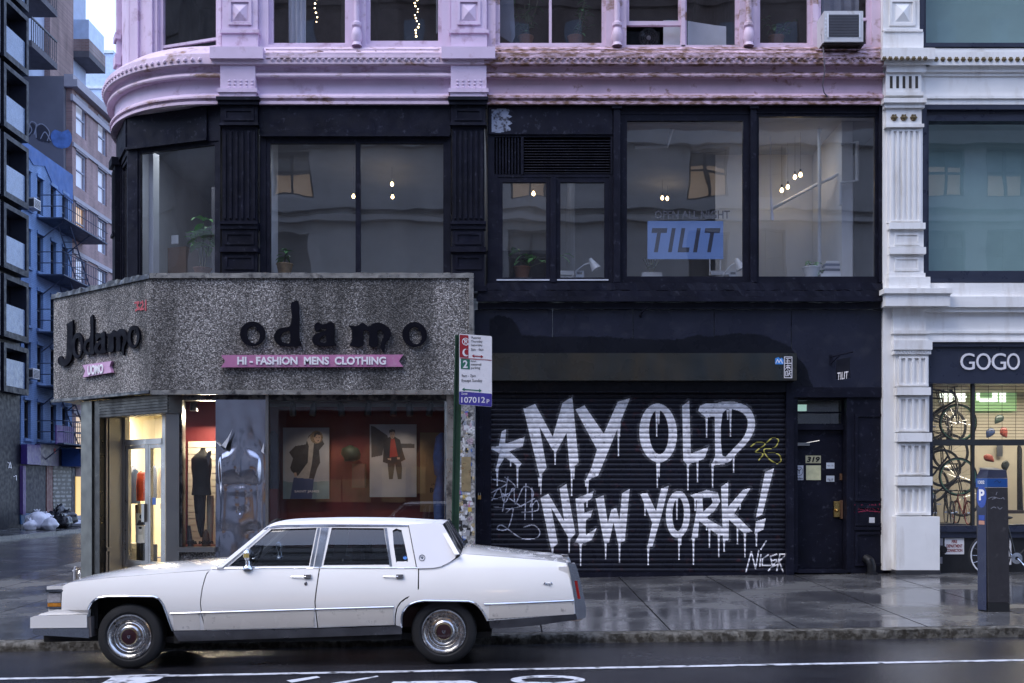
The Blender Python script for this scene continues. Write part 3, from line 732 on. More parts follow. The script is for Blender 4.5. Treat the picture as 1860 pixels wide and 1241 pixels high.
gp([(1268, 735), (1302, 712), (1300, 830), (1370, 750), (1408, 740), (1330, 860), (1415, 945), (1375, 954), (1305, 890), (1303, 985), (1277, 992)])
gp([(1475, 665), (1517, 648), (1462, 865), (1432, 880)]); gp([(1432, 897), (1478, 884), (1468, 935), (1425, 957)])
for x, a, b in ((420, 680, 770), (412, 690, 735), (565, 645, 780), (575, 640, 700), (487, 560, 632), (640, 705, 792), (632, 705, 735), (785, 430, 592), (790, 430, 500), (968, 612, 742), (976, 612, 690), (965, 370, 500), (975, 372, 440), (1112, 620, 752), (1157, 600, 715), (1228, 622, 742), (1327, 560, 672), (1200, 400, 507), (1312, 370, 500), (1299, 372, 420), (215, 650, 732), (310, 628, 742), (278, 590, 640), (475, 1015, 1088), (553, 975, 1048), (607, 995, 1108), (628, 880, 935), (637, 790, 832), (725, 995, 1076), (790, 992, 1096), (925, 1012, 1104), (910, 790, 872), (1070, 965, 1080), (1060, 780, 890), (1078, 960, 1010), (1138, 970, 1102), (1213, 925, 1026), (1257, 945, 1067), (1282, 980, 1042), (1345, 890, 1006), (1380, 945, 1068), (1357, 790, 842), (1434, 945, 1017), (1146, 780, 850), (1200, 880, 940)):
    gp([(x - 6, a), (x + 6, a), (x + 4, a + (b - a) * .4), (x + 2.5, b - 8), (x + 4, b - 3), (x, b), (x - 4, b - 3), (x - 2.5, b - 8), (x - 4, a + (b - a) * .4)])
def shutter_sheet(polys, name, m, off=.004, dv=.0108):
    mb = MB(); vs = [p[1] for l in polys for q in l for p in q]; k0 = int(min(vs) / PITCH); k1 = int(max(vs) / PITCH) + 1
    for k in range(k0, k1): union_rows(mb, polys, (k + .07) * PITCH, (k + .96) * PITCH, dv, lambda u, v: FR.pt(u, v, slat_w(v) + off))   # the slat joints stay bare
    return mb.build(name, m, shutter)
m, N, L, b = nodes('overspray'); tc = N.new('ShaderNodeTexCoord'); n = N.new('ShaderNodeTexNoise'); n.inputs['Scale'].default_value = 9; n.inputs['Detail'].default_value = 8; n.inputs['Roughness'].default_value = .75; L.new(tc.outputs['Object'], n.inputs['Vector'])
mr = N.new('ShaderNodeMapRange'); mr.inputs[1].default_value = .42; mr.inputs[2].default_value = .7; mr.inputs[3].default_value = .0; mr.inputs[4].default_value = .26; L.new(n.outputs[0], mr.inputs[0]); L.new(mr.outputs[0], b.inputs['Alpha']); b.inputs['Base Color'].default_value = (.6, .6, .64, 1); b.inputs['Roughness'].default_value = .7
O_ = []
for l in G[:14]: O_ += stroke(l[0] + l[0][:1], .085)
shutter_sheet(G, 'graffiti_lettering', GRAFF); shutter_sheet(O_, 'graffiti_overspray', m, .0022)
def scr(pts, wd, n=5):
    q = bez([g4(p) for p in pts], n) if n > 1 else [g4(p) for p in pts]
    return [[[FR.uv(*p) for p in l[0]]] for l in stroke(q, wd)]
S = []
for p in ([(185, 690), (178, 840)], [(195, 700), (260, 720), (180, 770), (215, 790), (300, 740), (250, 690)], [(190, 800), (225, 740), (250, 810), (290, 740), (300, 815), (340, 735), (385, 760), (370, 830), (400, 800), (405, 845), (330, 855)], [(200, 830), (300, 835), (390, 790)], [(255, 860), (290, 835), (265, 930), (215, 935), (235, 915), (300, 960), (340, 980), (400, 975), (415, 945), (385, 915), (340, 925)], [(350, 720), (345, 890)], [(378, 740), (380, 890)], [(230, 760), (330, 830)], [(265, 690), (240, 850)]):
    S += scr(p, 1.9)
shutter_sheet(S, 'graffiti_scrawl', pm('faded_spray', (.42, .42, .48), .6, var=.3, vs=20), .006)
S = []
for p in ([(1385, 1135), (1410, 1040), (1430, 1120), (1445, 1035)], [(1455, 1055), (1450, 1110)], [(1490, 1055), (1462, 1075), (1462, 1105), (1500, 1105)], [(1530, 1052), (1500, 1062), (1510, 1110), (1535, 1100)], [(1505, 1082), (1530, 1078)], [(1530, 1130), (1545, 1050), (1578, 1052), (1540, 1085), (1560, 1135)], [(1455, 1030), (1480, 990)], [(1490, 1130), (1530, 1085)]):
    S += scr(p, 2.4, 1)
shutter_sheet(S, 'graffiti_signature', GRAFF, .0045)
S = []
for p in ([(1408, 545), (1440, 525), (1475, 535), (1430, 570), (1465, 580), (1445, 610)], [(1480, 530), (1510, 505), (1538, 515), (1520, 550), (1470, 560), (1490, 600), (1530, 625), (1550, 610), (1535, 580), (1490, 575)]): S += scr(p, 2.0)
shutter_sheet(S, 'graffiti_tag', pm('yellow_spray', (.5, .44, .08), .6), .0045)
S = []
for p in ([(185, 640), (172, 660), (187, 665), (170, 690)], [(180, 700), (165, 720), (182, 735), (168, 752)], [(175, 680), (185, 700)]): S += scr(p, 1.3, 1)
shutter_sheet(S, 'graffiti_tag', GRAFF, .0045)
# ---- entrance door with its transom, beside a panelled bay
mb = MB()
FR.pbox(mb, 1441, 1620, 704, 722, -.35, .035); FR.pbox(mb, 1441, 1449, 722, 1040, -.35, .0); FR.pbox(mb, 1538, 1546, 722, 1040, -.35, .0)
FR.pbox(mb, 1449, 1538, 772, 780, -.3, -.16); FR.pbox(mb, 1449, 1538, 1035, 1041, -.35, .01)
mb.build('door_frame', BLACK, bld, bevel=.006)
mb = MB(); FR.pbox(mb, 1546, 1619, 722, 1048, -.2, -.01); FR.pbox(mb, 1552, 1613, 957, 963, -.01, .02)
for r_ in (rect(1553, 1611, 752, 910), rect(1553, 1611, 918, 955), rect(1553, 1611, 966, 1028)):
    (a, _), (b, _), (_, y0), (_, y1) = r_[0], r_[1], r_[0], r_[2]
    FR.poly(mb, r_, .014, .026, [rect(a + 5, b - 5, y0 + 5, y1 - 5)])
pnl = mb.build('side_panel', BLACK, bld, bevel=.004)
mb = MB(); S = []
for p in ([(1553, 917), (1558, 927), (1566, 917), (1560, 925), (1570, 927)], [(1568, 918), (1575, 928), (1580, 917)], [(1580, 926), (1584, 917), (1592, 919), (1584, 923), (1590, 927)], [(1590, 916), (1596, 926), (1598, 915)], [(1553, 931), (1575, 928), (1599, 930)]):
    S += [[[FR.uv(*a) for a in l[0]]] for l in stroke(p, 1.3)]
union_rows(mb, S, zf(933), zf(914), .007, lambda u, v: FR.pt(u, v, -.006)); mb.build('graffiti_tag', pm('red_spray', (.30, .02, .06), .6), pnl)
mb = MB(); FR.pbox(mb, 1579, 1589, 940, 950, -.009, -.005); FR.pbox(mb, 1600, 1607, 972, 992, -.009, .01); mb.build('sticker', pm('paper_white', (.6, .6, .62), .6), pnl)
mb = MB(); FR.pbox(mb, 1449.5, 1537.5, 780.5, 1034.5, -.3, -.24); FR.pbox(mb, 1451, 1536, 801, 802.5, -.24, -.236)
door = mb.build('door', BLACK, bld, bevel=.005)
mb = MB(); FR.pbox(mb, 1521, 1532, 911, 940, -.24, -.20); mb.ball(FR.pt(*FR.uv(1526, 928), -.17), .03, 2); mb.build('handle', pm('brass', (.55, .36, .12), .3, 1), door, bevel=.004)
mb = MB(); FR.pbox(mb, 1532.5, 1537, 909, 943, -.24, -.19); FR.pbox(mb, 1532.5, 1536.5, 860, 872, -.24, -.21); mb.build('lock_plate', pm('rusted_plate', (.12, .06, .03), .7), door, bevel=.003)
mb = MB(); FR.pbox(mb, 1452, 1476, 803.5, 809, -.24, -.18); mb.tube([FR.pt(*FR.uv(1470, 804), -.19), FR.pt(*FR.uv(1492, 800), -.12)], .008, 6); mb.build('door_closer', STEEL, door)
mb = MB(); text_px(mb, FR, '319', 1472, 1496, 829, 839, -.236, .004, .03, .2)
mb2 = MB(); FR.pbox(mb2, 1470, 1498, 827, 841, -.24, -.2385); mb2.build('number_plate', pm('plate_cream', (.45, .42, .26), .5), door); mb.build('house_number', DARK, door)
mb = MB(); FR.pbox(mb, 1443 + 7, 1466, 845, 872, -.24, -.2385); o = mb.build('door_notice', pm('notice_paper', (.62, .62, .66), .5), door)
mb = MB(); union_rows(mb, [[ [FR.uv(*p) for p in ell(1458, 856, 7.2, 8.4)], [FR.uv(*p) for p in ell(1458, 856, 6.4, 7.6)] ]], zf(866), zf(847), .008, lambda u, v: FR.pt(u, v, -.2375))
text_px(mb, FR, 'Y', 1454.5, 1461.5, 851.5, 860.5, -.2375, 0, .02); text_px(mb, FR, 'Y Gallery', 1450.5, 1465, 867, 871.5, -.2375, 0, .02); mb.build('notice_print', DARK, door)
mb = MB(); FR.pbox(mb, 1471, 1498, 845, 872, -.24, -.2385); mb.build('door_notice', pm('notice_yellow', (.62, .60, .36), .4, var=.15, vs=9), door)
mb = MB(); FR.pbox(mb, 1508, 1523, 840, 851, -.24, -.2385); FR.pbox(mb, 1508, 1523, 864, 875, -.24, -.2385); mb.build('door_notice', pm('notice_pale', (.55, .6, .66), .5), door)
mb = MB(); text_px(mb, FR, 'TILIT', 1510, 1521, 869.5, 874, -.2375, 0, .02, .2); text_px(mb, FR, 'Mon - Fri', 1510, 1521, 844, 847, -.2375, 0, .0); mb.build('notice_print', DARK, door)
window(FR, 1449.5, 1537.5, 722.5, 771.5, -.2, 3, bld, BLACK, rails=(748,))
mb = MB(); FR.pbox(mb, 1400, 1600, 690, 1050, -1.3, -1.25); FR.pbox(mb, 1436, 1440, 690, 1050, -1.25, -.36); FR.pbox(mb, 1547, 1551, 690, 1050, -1.25, -.36); FR.pbox(mb, 1440, 1547, 690, 700, -1.25, -.36); mb.build('hall_wall', pm('hall_wall', (.02, .03, .026), .8), bld)
mb = MB(); FR.pbox(mb, 1466, 1494, 727, 739, -1.1, -1.02); mb.build('hall_exit_sign', emis('hall_exit_sign', (.45, .72, .62), .55), bld)  # the small glowing exit sign inside the hall
# ================================================================== CLOTHING SHOP: sign, shopfront, displays
SD = 18.4
SF = Frame((0, SD), (1, SD)); K_, E_ = (X(274, SD), SD), (-8.5, 20.42)
CH = Frame(E_, K_); CHS = Frame(E_, K_, .16); CD = Frame(E_, K_, .62)
ST = Frame((0, 18.62), (1, 18.62))
# pebble-dash
m, N, L, b = nodes('pebble_dash'); PEB = m
tc = N.new('ShaderNodeTexCoord'); vo = N.new('ShaderNodeTexVoronoi'); vo.inputs['Scale'].default_value = 50; L.new(tc.outputs['Object'], vo.inputs['Vector'])
sx = N.new('ShaderNodeSeparateColor'); L.new(vo.outputs['Color'], sx.inputs[0])
cr = N.new('ShaderNodeValToRGB'); e = cr.color_ramp.elements; e[0].position = 0; e[0].color = (.075, .07, .068, 1); e[1].position = 1; e[1].color = (.52, .49, .46, 1)
for p, c in ((.22, (.11, .10, .095)), (.45, (.20, .185, .17)), (.72, (.29, .27, .255)), (.9, (.40, .38, .36))):
    q = cr.color_ramp.elements.new(p); q.color = (*c, 1)
L.new(sx.outputs[0], cr.inputs[0])
ed = N.new('ShaderNodeMapRange'); ed.inputs[1].default_value = .25; ed.inputs[2].default_value = .75; ed.inputs[3].default_value = 1.05; ed.inputs[4].default_value = .25; L.new(vo.outputs['Distance'], ed.inputs[0])
mp = N.new('ShaderNodeMapping'); mp.inputs['Scale'].default_value = (1, 1, .16); L.new(tc.outputs['Object'], mp.inputs[0])
st = N.new('ShaderNodeTexNoise'); st.inputs['Scale'].default_value = 1.7; st.inputs['Detail'].default_value = 5; L.new(mp.outputs[0], st.inputs['Vector'])
sr = N.new('ShaderNodeMapRange'); sr.inputs[1].default_value = .38; sr.inputs[2].default_value = .60; sr.inputs[3].default_value = .42; sr.inputs[4].default_value = 1.45; L.new(st.outputs[0], sr.inputs[0])
mu = N.new('ShaderNodeMath'); mu.operation = 'MULTIPLY'; L.new(ed.outputs[0], mu.inputs[0]); L.new(sr.outputs[0], mu.inputs[1])
sc_ = N.new('ShaderNodeVectorMath'); sc_.operation = 'SCALE'; L.new(cr.outputs[0], sc_.inputs[0]); L.new(mu.outputs[0], sc_.inputs['Scale']); L.new(sc_.outputs[0], b.inputs['Base Color'])
b.inputs['Roughness'].default_value = .7
bp = N.new('ShaderNodeBump'); bp.inputs['Strength'].default_value = .9; bp.inputs['Distance'].default_value = .012; bp.invert = True; L.new(vo.outputs['Distance'], bp.inputs['Height']); L.new(bp.outputs[0], b.inputs['Normal'])

zt, zb = Z(503, SD), Z(709, SD); xr_ = X(857, SD)
sign = thing('shop_sign', (K_[0], K_[1], zb), 'angled pebble-dash shop sign with black raised lettering wrapping the corner above the shop windows', 'shop sign')
foot = [(xr_, SD), K_, E_, (-8.5, 21.5), (-7.7, 21.5), (-7.05, 20.05), (-5.1, 18.97), (xr_, 18.97)]
mb = MB(); v0 = [mb.bm.verts.new((*p, zb)) for p in foot]; v1 = [mb.bm.verts.new((*p, zt)) for p in foot]
mb.bm.faces.new(v0); mb.bm.faces.new(v1)
for i in range(len(foot)): j = (i + 1) % len(foot); mb.bm.faces.new((v0[i], v0[j], v1[j], v1[i]))
mb.build('sign_panel', PEB, sign)
TRIM = pm('weathered_trim', (.42, .40, .36), .35, .9, var=.2, vs=6, dirt=(.16, .15, .14), damt=.08, ds=4)
TRIMD = pm('dirty_trim', (.16, .155, .15), .4, .8, var=.3, vs=6, dirt=(.03, .03, .035), damt=.5, ds=6)
mb = MB(); rr = random.Random(4)
def strip(fr, s0, s1, z0, z1, w1, n, amp):
    prev = None
    for k in range(n + 1):
        s = s0 + (s1 - s0) * k / n; a = rr.uniform(-amp, amp)
        ring = [mb.bm.verts.new(fr.pt(s, z, w)) for z, w in ((z0, -.02), (z0, w1), (z1 + a, w1 + a * .5), (z1 + a, -.3))]
        if prev:
            for i in range(4): mb.bm.faces.new((prev[i], ring[i], ring[(i + 1) % 4], prev[(i + 1) % 4]))
        prev = ring
strip(SF, K_[0] - .01, xr_ + .03, zt - .025, zt + .06, .035, 50, .006)
mb.build('cap_trim', TRIM, sign)
mb = MB(); strip(CH, -.02, CH.L, zt - .03, zt + .055, .035, 40, .018); mb.build('cap_trim', TRIMD, sign)
mb = MB(); SF.box(mb, xr_ - .045, xr_ + .03, zb, zt - .03, -.02, .03); SF.box(mb, K_[0], xr_ + .03, zb - .075, zb, -.05, .04); mb.build('edge_trim', TRIM, sign, bevel=.005)
mb = MB(); CH.box(mb, -.03, CH.L, zb - .05, zb, -.05, .04); mb.build('edge_trim', TRIMD, sign, bevel=.005)
mb = MB(); mb.face([(p[0], p[1], zb - .012) for p in [(K_[0], SD + .03), (E_[0] + .03, E_[1]), (-8.47, 21.5), (-7.7, 21.5), (-6.9, 20.4), (-5.0, 18.9), (xr_, 18.9), (xr_, SD + .03)]])
mb.build('soffit', pm('soffit_board', (.45, .43, .38), .6, var=.25, vs=5), sign)
SIGNBLK = pm('sign_letter_paint', (.005, .005, .009), .6, var=.3, bump=.1, bs=40, spec=.06)
GLY = {
    'o': (ell(48, 46, 48, 46, 30), [ell(51, 50, 24, 32, 26, -.25)]),
    'd': (smooth_loop([(66, 12), (84, 1), (92, 0), (98, 30), (98, 140), (104, 176), (36, 177), (14, 168), (1, 146), (7, 122), (28, 106), (62, 99), (70, 60)], 3), [smooth_loop([(62, 120), (38, 124), (26, 142), (34, 160), (62, 164)], 3)]),
    'a': (smooth_loop([(8, 18), (22, 4), (45, 12), (75, 2), (88, 18), (88, 76), (93, 92), (28, 93), (6, 84), (0, 66), (14, 48), (54, 36), (54, 28), (36, 28), (16, 40)], 3), [smooth_loop([(54, 52), (36, 60), (28, 72), (38, 80), (55, 80)], 3)]),
    'm': (smooth_loop([(0, 12), (30, 14), (55, 1), (76, 15), (100, 2), (130, 4), (158, 26), (160, 56), (140, 82), (136, 116), (122, 98), (125, 76), (135, 52), (125, 31), (110, 38), (110, 90), (78, 90), (80, 42), (68, 31), (55, 38), (55, 90), (4, 90), (12, 74), (12, 30)], 3), []),
    'J': (smooth_loop([(42, 10), (72, 0), (74, 8), (70, 120), (58, 150), (30, 162), (4, 150), (2, 128), (18, 122), (30, 136), (40, 128), (44, 100), (46, 22)], 3), [])}
def glyph(ch, fr, px0, px1, py0, py1, name='letter', w=.02, th=.035):
    o, h = GLY[ch]; xs = [p[0] for p in o]; ys = [p[1] for p in o]
    a, b_, c, d = min(xs), max(xs), min(ys), max(ys)
    u0, z1 = fr.uv(px0, py0); u1, z0 = fr.uv(px1, py1)
    mp_ = lambda p: (u0 + (p[0] - a) / (b_ - a) * (u1 - u0), z1 - (p[1] - c) / (d - c) * (z1 - z0))
    mb = MB(); mb.plate([mp_(p) for p in o], [[mp_(p) for p in q] for q in h], lambda u, v, q: fr.pt(u, v, w + th + q), th)
    if ch == 'o':
        c0 = mp_((50, 8)); c1 = mp_((66, 34)); mb.tube([fr.pt(c0[0], c0[1], w + th * .5), fr.pt(c1[0], c0[1] - (c0[1] - c1[1]) * .35, w + th * .5), fr.pt(c1[0], c1[1], w + th * .5)], .022, 6)
    return mb.build(name, SIGNBLK, sign, bevel=.006)
cc = lambda a, b_, c, d: (a * .4731, b_ * .4731, 480 + c * .4731, 480 + d * .4731)
for ch, q in (('o', (924, 1021, 222, 316)), ('d', (1054, 1160, 140, 318)), ('a', (1200, 1294, 223, 316)), ('m', (1340, 1502, 226, 340)), ('o', (1545, 1640, 224, 319))): glyph(ch, SF, *cc(*q))
for ch, q in (('J', (232, 291, 226, 389)), ('o', (286, 329, 268, 360)), ('d', (330, 373, 202, 347)), ('a', (373, 418, 264, 342)), ('m', (420, 498, 258, 350)), ('o', (499, 546, 240, 320))): glyph(ch, CH, *cc(*q))
PINKB = pm('pink_banner', (.44, .17, .31), .4, var=.1, vs=6, dirt=(.5, .33, .4), damt=.0, ds=4)
LETW = pm('raised_white', (.78, .76, .78), .4, var=.05)
mb = MB(); SF.poly(mb, [(403, 646), (733, 645), (725, 656.5), (733, 667), (403, 668), (411, 657)], .06, .05); bn = mb.build('banner', PINKB, sign, bevel=.004)
mb = MB(); text_px(mb, SF, 'HI - FASHION  MENS  CLOTHING', 433, 702, 649, 663.5, .062, .014, .035); mb.build('lettering', LETW, bn)
mb = MB(); CH.poly(mb, [(155.5, 664), (208, 656.5), (204.5, 666), (208.5, 677), (156, 686), (160.5, 674)], .06, .05); bn = mb.build('banner', pm('lilac_banner', (.52, .27, .45), .4), sign, bevel=.004)
mb = MB(); text_px(mb, CH, 'UOMO', 166, 194, 665.5, 679, .062, .012, .03); mb.build('lettering', LETW, bn)
mb = MB(); S = []
q1 = lambda pts: [CH.uv(*p) for p in pts]
for pts in ([(246, 551), (253, 549), (250, 556), (254, 561), (247, 564)], [(256, 551), (260, 548), (261, 554), (256, 563), (262, 561)], [(266, 546), (265.5, 566)]): S += stroke(q1(pts), .035)
union_rows(mb, S, CH.uv(250, 568)[1], CH.uv(250, 544)[1], .012, lambda u, v: CH.pt(u, v, .012)); mb.build('painted_number', pm('red_paint', (.36, .015, .02), .5), sign)

# ---- shopfront metalwork (part of the building)
FL = .19
def steel(name, items, m=STEEL, fr=ST, bv=.006, par=bld):
    mb = MB()
    for q in items: fr.pbox(mb, *q)
    return mb.build(name, m, par, bevel=bv)
g0 = lambda x: sw(x, 18.6) - .02
def post(fr, px0, px1, w0, w1, ztop, name, m):
    mb = MB(); p = fr.pt(fr.s((px0 + px1) / 2), 0); fr.box(mb, fr.s(px0), fr.s(px1), sw(p.x, p.y) - .02, ztop, w0, w1); return mb.build(name, m, bld, bevel=.006)
ZT = zb - .06
post(ST, 302, 326, -.35, .02, ZT, 'shopfront_pillar', STEEL)
post(ST, 482, 487.5, -.08, .0, ZT, 'window_post', STEEL); post(ST, 811, 824, -.10, .0, ZT, 'window_post', TRIM); post(ST, 326, 330, -.10, -.02, ZT, 'window_post', TRIMD)
post(CHS, 147, 166.5, -.22, .0, ZT, 'shopfront_pillar', pm('dull_steel', (.13, .13, .118), .42, .7, var=.15, vs=2)); post(CHS, 167, 178, -.22, -.03, ZT, 'shutter_channel', pm('dark_channel', (.03, .029, .028), .35, .6))
mb = MB(); CHS.box(mb, CHS.s(178.5), CHS.s(303), Z(757, 19.4), ZT, -.3, -.04)
for k in range(6): z_ = Z(757, 19.4) + .01 + k * .05; CHS.box(mb, CHS.s(179), CHS.s(302), z_, z_ + .035, -.05, -.015)
mb.build('shutter_housing', pm('housing_brown', (.05, .045, .04), .45, .5, var=.3), bld, bevel=.004)
steel('shopfront_header', [(326, 832, 717, 727, -.3, -.03)], TRIMD)
steel('window_sill', [(326, 391, 994, 1003, -.2, .05)]); mb = MB(); ST.box(mb, ST.s(326), ST.s(391), .0, Z(1003, 18.62), -.2, -.01); ST.box(mb, ST.s(487), ST.s(811), -.1, Z(1003, 18.62), -.2, -.01); mb.build('stall_riser', PEB, bld)
steel('window_sill', [(487.5, 811, 996, 1003, -.2, .04)])
post(ST, 824.2, 838, -.5, -.03, ZT, 'corner_filler', pm('dull_steel', (.13, .13, .118), .42, .7, var=.15, vs=2))
# stickered pillar
m, N, L, b = nodes('stickered_steel'); STICK = m
tc = N.new('ShaderNodeTexCoord'); vo = N.new('ShaderNodeTexVoronoi'); vo.inputs['Scale'].default_value = 13; vo.distance = 'CHEBYCHEV'; L.new(tc.outputs['Object'], vo.inputs['Vector'])
s3 = N.new('ShaderNodeSeparateColor'); L.new(vo.outputs['Color'], s3.inputs[0])
cr = N.new('ShaderNodeValToRGB'); cr.color_ramp.interpolation = 'CONSTANT'
cols = [(0, (.34, .33, .31)), (.4, (.22, .21, .2)), (.55, (.6, .6, .6)), (.66, (.24, .26, .3)), (.70, (.42, .40, .36)), (.8, (.40, .32, .18)), (.84, (.05, .05, .05)), (.9, (.36, .28, .32)), (.93, (.5, .5, .5))]
cr.color_ramp.elements[0].color = (*cols[0][1], 1); cr.color_ramp.elements[1].position = cols[1][0]; cr.color_ramp.elements[1].color = (*cols[1][1], 1)
for p, c in cols[2:]: q = cr.color_ramp.elements.new(p); q.color = (*c, 1)
no = N.new('ShaderNodeTexNoise'); no.inputs['Scale'].default_value = 35; no.inputs['Detail'].default_value = 6; L.new(tc.outputs['Object'], no.inputs['Vector'])
mr = N.new('ShaderNodeMapRange'); mr.inputs[1].default_value = .35; mr.inputs[2].default_value = .65; mr.inputs[3].default_value = .45; mr.inputs[4].default_value = 1.4; L.new(no.outputs[0], mr.inputs[0])
L.new(s3.outputs[0], cr.inputs[0]); sv = N.new('ShaderNodeVectorMath'); sv.operation = 'SCALE'; L.new(cr.outputs[0], sv.inputs[0]); L.new(mr.outputs[0], sv.inputs['Scale']); L.new(sv.outputs[0], b.inputs['Base Color'])
b.inputs['Metallic'].default_value = .2; b.inputs['Roughness'].default_value = .55
stp = post(SF, 832, 862, -.5, -.04, ZT, 'sticker_pillar', STICK)
rr = random.Random(8); mb = MB(); pal = [pm('paper_white', (.6, .6, .62), .6), pm('sticker_blue', (.06, .14, .4), .5), pm('sticker_yellow', (.55, .40, .08), .5), pm('sticker_black', (.02, .02, .02), .5), pm('sticker_pink', (.4, .14, .26), .5), pm('sticker_grey', (.3, .3, .31), .5)]
for k in range(70):
    y = rr.choice([rr.uniform(745, 860), rr.uniform(860, 1000), rr.uniform(880, 1000)]); x = rr.uniform(834, 857); a, c = rr.uniform(1.2, 4), rr.uniform(1.2, 5); mb.mi = rr.choice([0, 0, 0, 0, 0, 0, 1, 2, 3, 3, 3, 3, 5, 5, 5, 5, 4])
    w_ = -.039 + k * .00004; th = rr.uniform(-.5, .5)
    mb.face([SF.pt(*SF.uv(x + a * dx * math.cos(th) - c * dy * math.sin(th), y + a * dx * math.sin(th) + c * dy * math.cos(th)), w_) for dx, dy in ((-1, -1), (1, -1), (1, 1), (-1, 1))])
mb.build('sticker', pal, stp, recalc=False)
mb = MB(); SF.pbox(mb, 838, 855, 830, 893, -.04, -.032); mb.build('door_plate', pm('brushed_brass', (.45, .36, .2), .35, .8, var=.25, vs=8), stp, bevel=.004)
# panes
def pane(fr, px0, px1, py0, py1, w, par, g=SHOPGLASS, ref=None):
    ref = ref or (px0 + px1) / 2; s0, s1 = fr.s(px0), fr.s(px1); z1, z0 = fr.uv(ref, py0)[1], fr.uv(ref, py1)[1]
    mb = MB(); mb.face([fr.pt(s0, z0, w), fr.pt(s1, z0, w), fr.pt(s1, z1, w), fr.pt(s0, z1, w)]); return mb.build('shop_window', g, par)
pane(ST, 330, 390, 727, 994, -.06, bld)
pane(ST, 487.5, 811, 727, 996, -.05, bld, glass('shop_window_glass', (.86, .86, .86), 1.8, wav=.02, grime=.02))
mb = MB(); text_px(mb, ST, 'mila schön', 337, 386, 981, 989, -.058, 0, .05); mb.build('window_lettering', DARK, bld)
# embossed torso panel of polished sheet
def torso(u, v):
    px, py = 391 + 91 * u, 1040 - 314 * v; x = (px - 436) / 34.; y = (890 - py) / 60.; h = 0
    g = lambda cx, cy, sx_, sy_, a: a * math.exp(-((x - cx) / sx_) ** 2 - ((y - cy) / sy_) ** 2)
    h += g(-.5, .66, .55, .46, .085) + g(.5, .66, .55, .46, .085) - g(0, .72, .10, .5, .03) - g(0, .18, 1.0, .13, .035)
    h += g(-.25, -.02, .26, .2, .028) + g(.25, -.02, .26, .2, .028) + g(-.24, -.42, .25, .2, .028) + g(.24, -.42, .25, .2, .028) + g(0, -.95, .5, .4, .045) - g(0, -.66, .07, .07, .03)
    h += g(-.95, .1, .16, .9, .035) + g(.95, .1, .16, .9, .035) - g(-.75, -1.25, .35, .2, .03) - g(.75, -1.25, .35, .2, .03) + g(0, 1.45, .3, .3, .03) + g(-.5, -1.9, .4, .6, .025) + g(.5, -1.9, .4, .6, .025)
    ed_ = 1.12 - .20 * math.exp(-((y + .1) / .8) ** 2); h += .032 / (1 + math.exp((abs(x) - ed_) / .05)) / (1 + math.exp((y - 1.35 + .35 * abs(x)) / .06))
    h += .006 * math.sin(7 * x + 3 * y) * math.exp(-((y) / 1.6) ** 2)
    return ST.pt(*ST.uv(px, py), -.02 + h * .8)
mb = MB(); mb.grid(torso, 60, 130)
mb.build('torso_relief', pm('polished_sheet', (.42, .42, .47), .16, 1, var=.1, rvar=.05, bump=.05, bs=6), bld, smooth=True, angle=180)
mb = MB(); rr = random.Random(6)
for pts in (((392, 800), (412, 815), (424, 780), (416, 795), (402, 812)), ((476, 820), (481, 805), (481, 825))):
    mb.face([ST.pt(*ST.uv(*p), .075) for p in pts])
mb.build('torn_paper', pm('paper_white', (.6, .6, .62), .6), bld)
# ---- chamfer entrance
ALU = pm('door_metal', (.30, .29, .28), .35, .9, var=.15)
hz = lambda py: CD.uv(262, py)[1]
def cdb(mb, px0, px1, py0, py1, w0, w1): CD.box(mb, CD.s(px0), CD.s(px1), hz(py1), hz(py0), w0, w1)
mb = MB(); cdb(mb, 223, 230, 745, 1032, -.06, .03); cdb(mb, 297, 303, 745, 1032, -.06, .03); cdb(mb, 230, 297, 745, 752, -.06, .03); cdb(mb, 230, 297, 798, 808, -.05, .04); cdb(mb, 230, 297, 1026, 1032, -.06, .02)
mb.build('door_frame', ALU, bld, bevel=.004)
mb = MB(); mb.face([CD.pt(CD.s(p), hz(q), -.01) for p, q in ((230, 798), (297, 798), (297, 752), (230, 752))]); mb.build('transom_pane', CLEAR, bld)
for a, c, nm in ((230.4, 271, 0), (271.6, 296.8, 1)):
    mb = MB(); cdb(mb, a, a + 4.5 - nm, 808.5, 1025.5, -.04, .02); cdb(mb, c - 6 + 3 * nm, c, 808.5, 1025.5, -.04, .02); cdb(mb, a + 4.5 - nm, c - 6 + 3 * nm, 808.5, 815, -.04, .018); cdb(mb, a + 4.5 - nm, c - 6 + 3 * nm, 1019, 1025.5, -.04, .018)
    d_ = mb.build('glass_door', ALU, bld, bevel=.003)
    mb = MB(); mb.face([CD.pt(CD.s(p), hz(q), -.01) for p, q in ((a + 4, 1020), (c - 3, 1020), (c - 3, 814), (a + 4, 814))]); mb.build('pane', CLEAR, d_)
    if nm == 0:
        mb = MB(); cdb(mb, 262, 267, 915, 948, .02, .06); mb.build('handle', STEEL, d_, bevel=.006)
    else:
        mb = MB(); cdb(mb, 276, 283, 904, 917, -.006, -.004); mb.build('sticker', pm('sticker_blue', (.06, .14, .4), .5), d_)
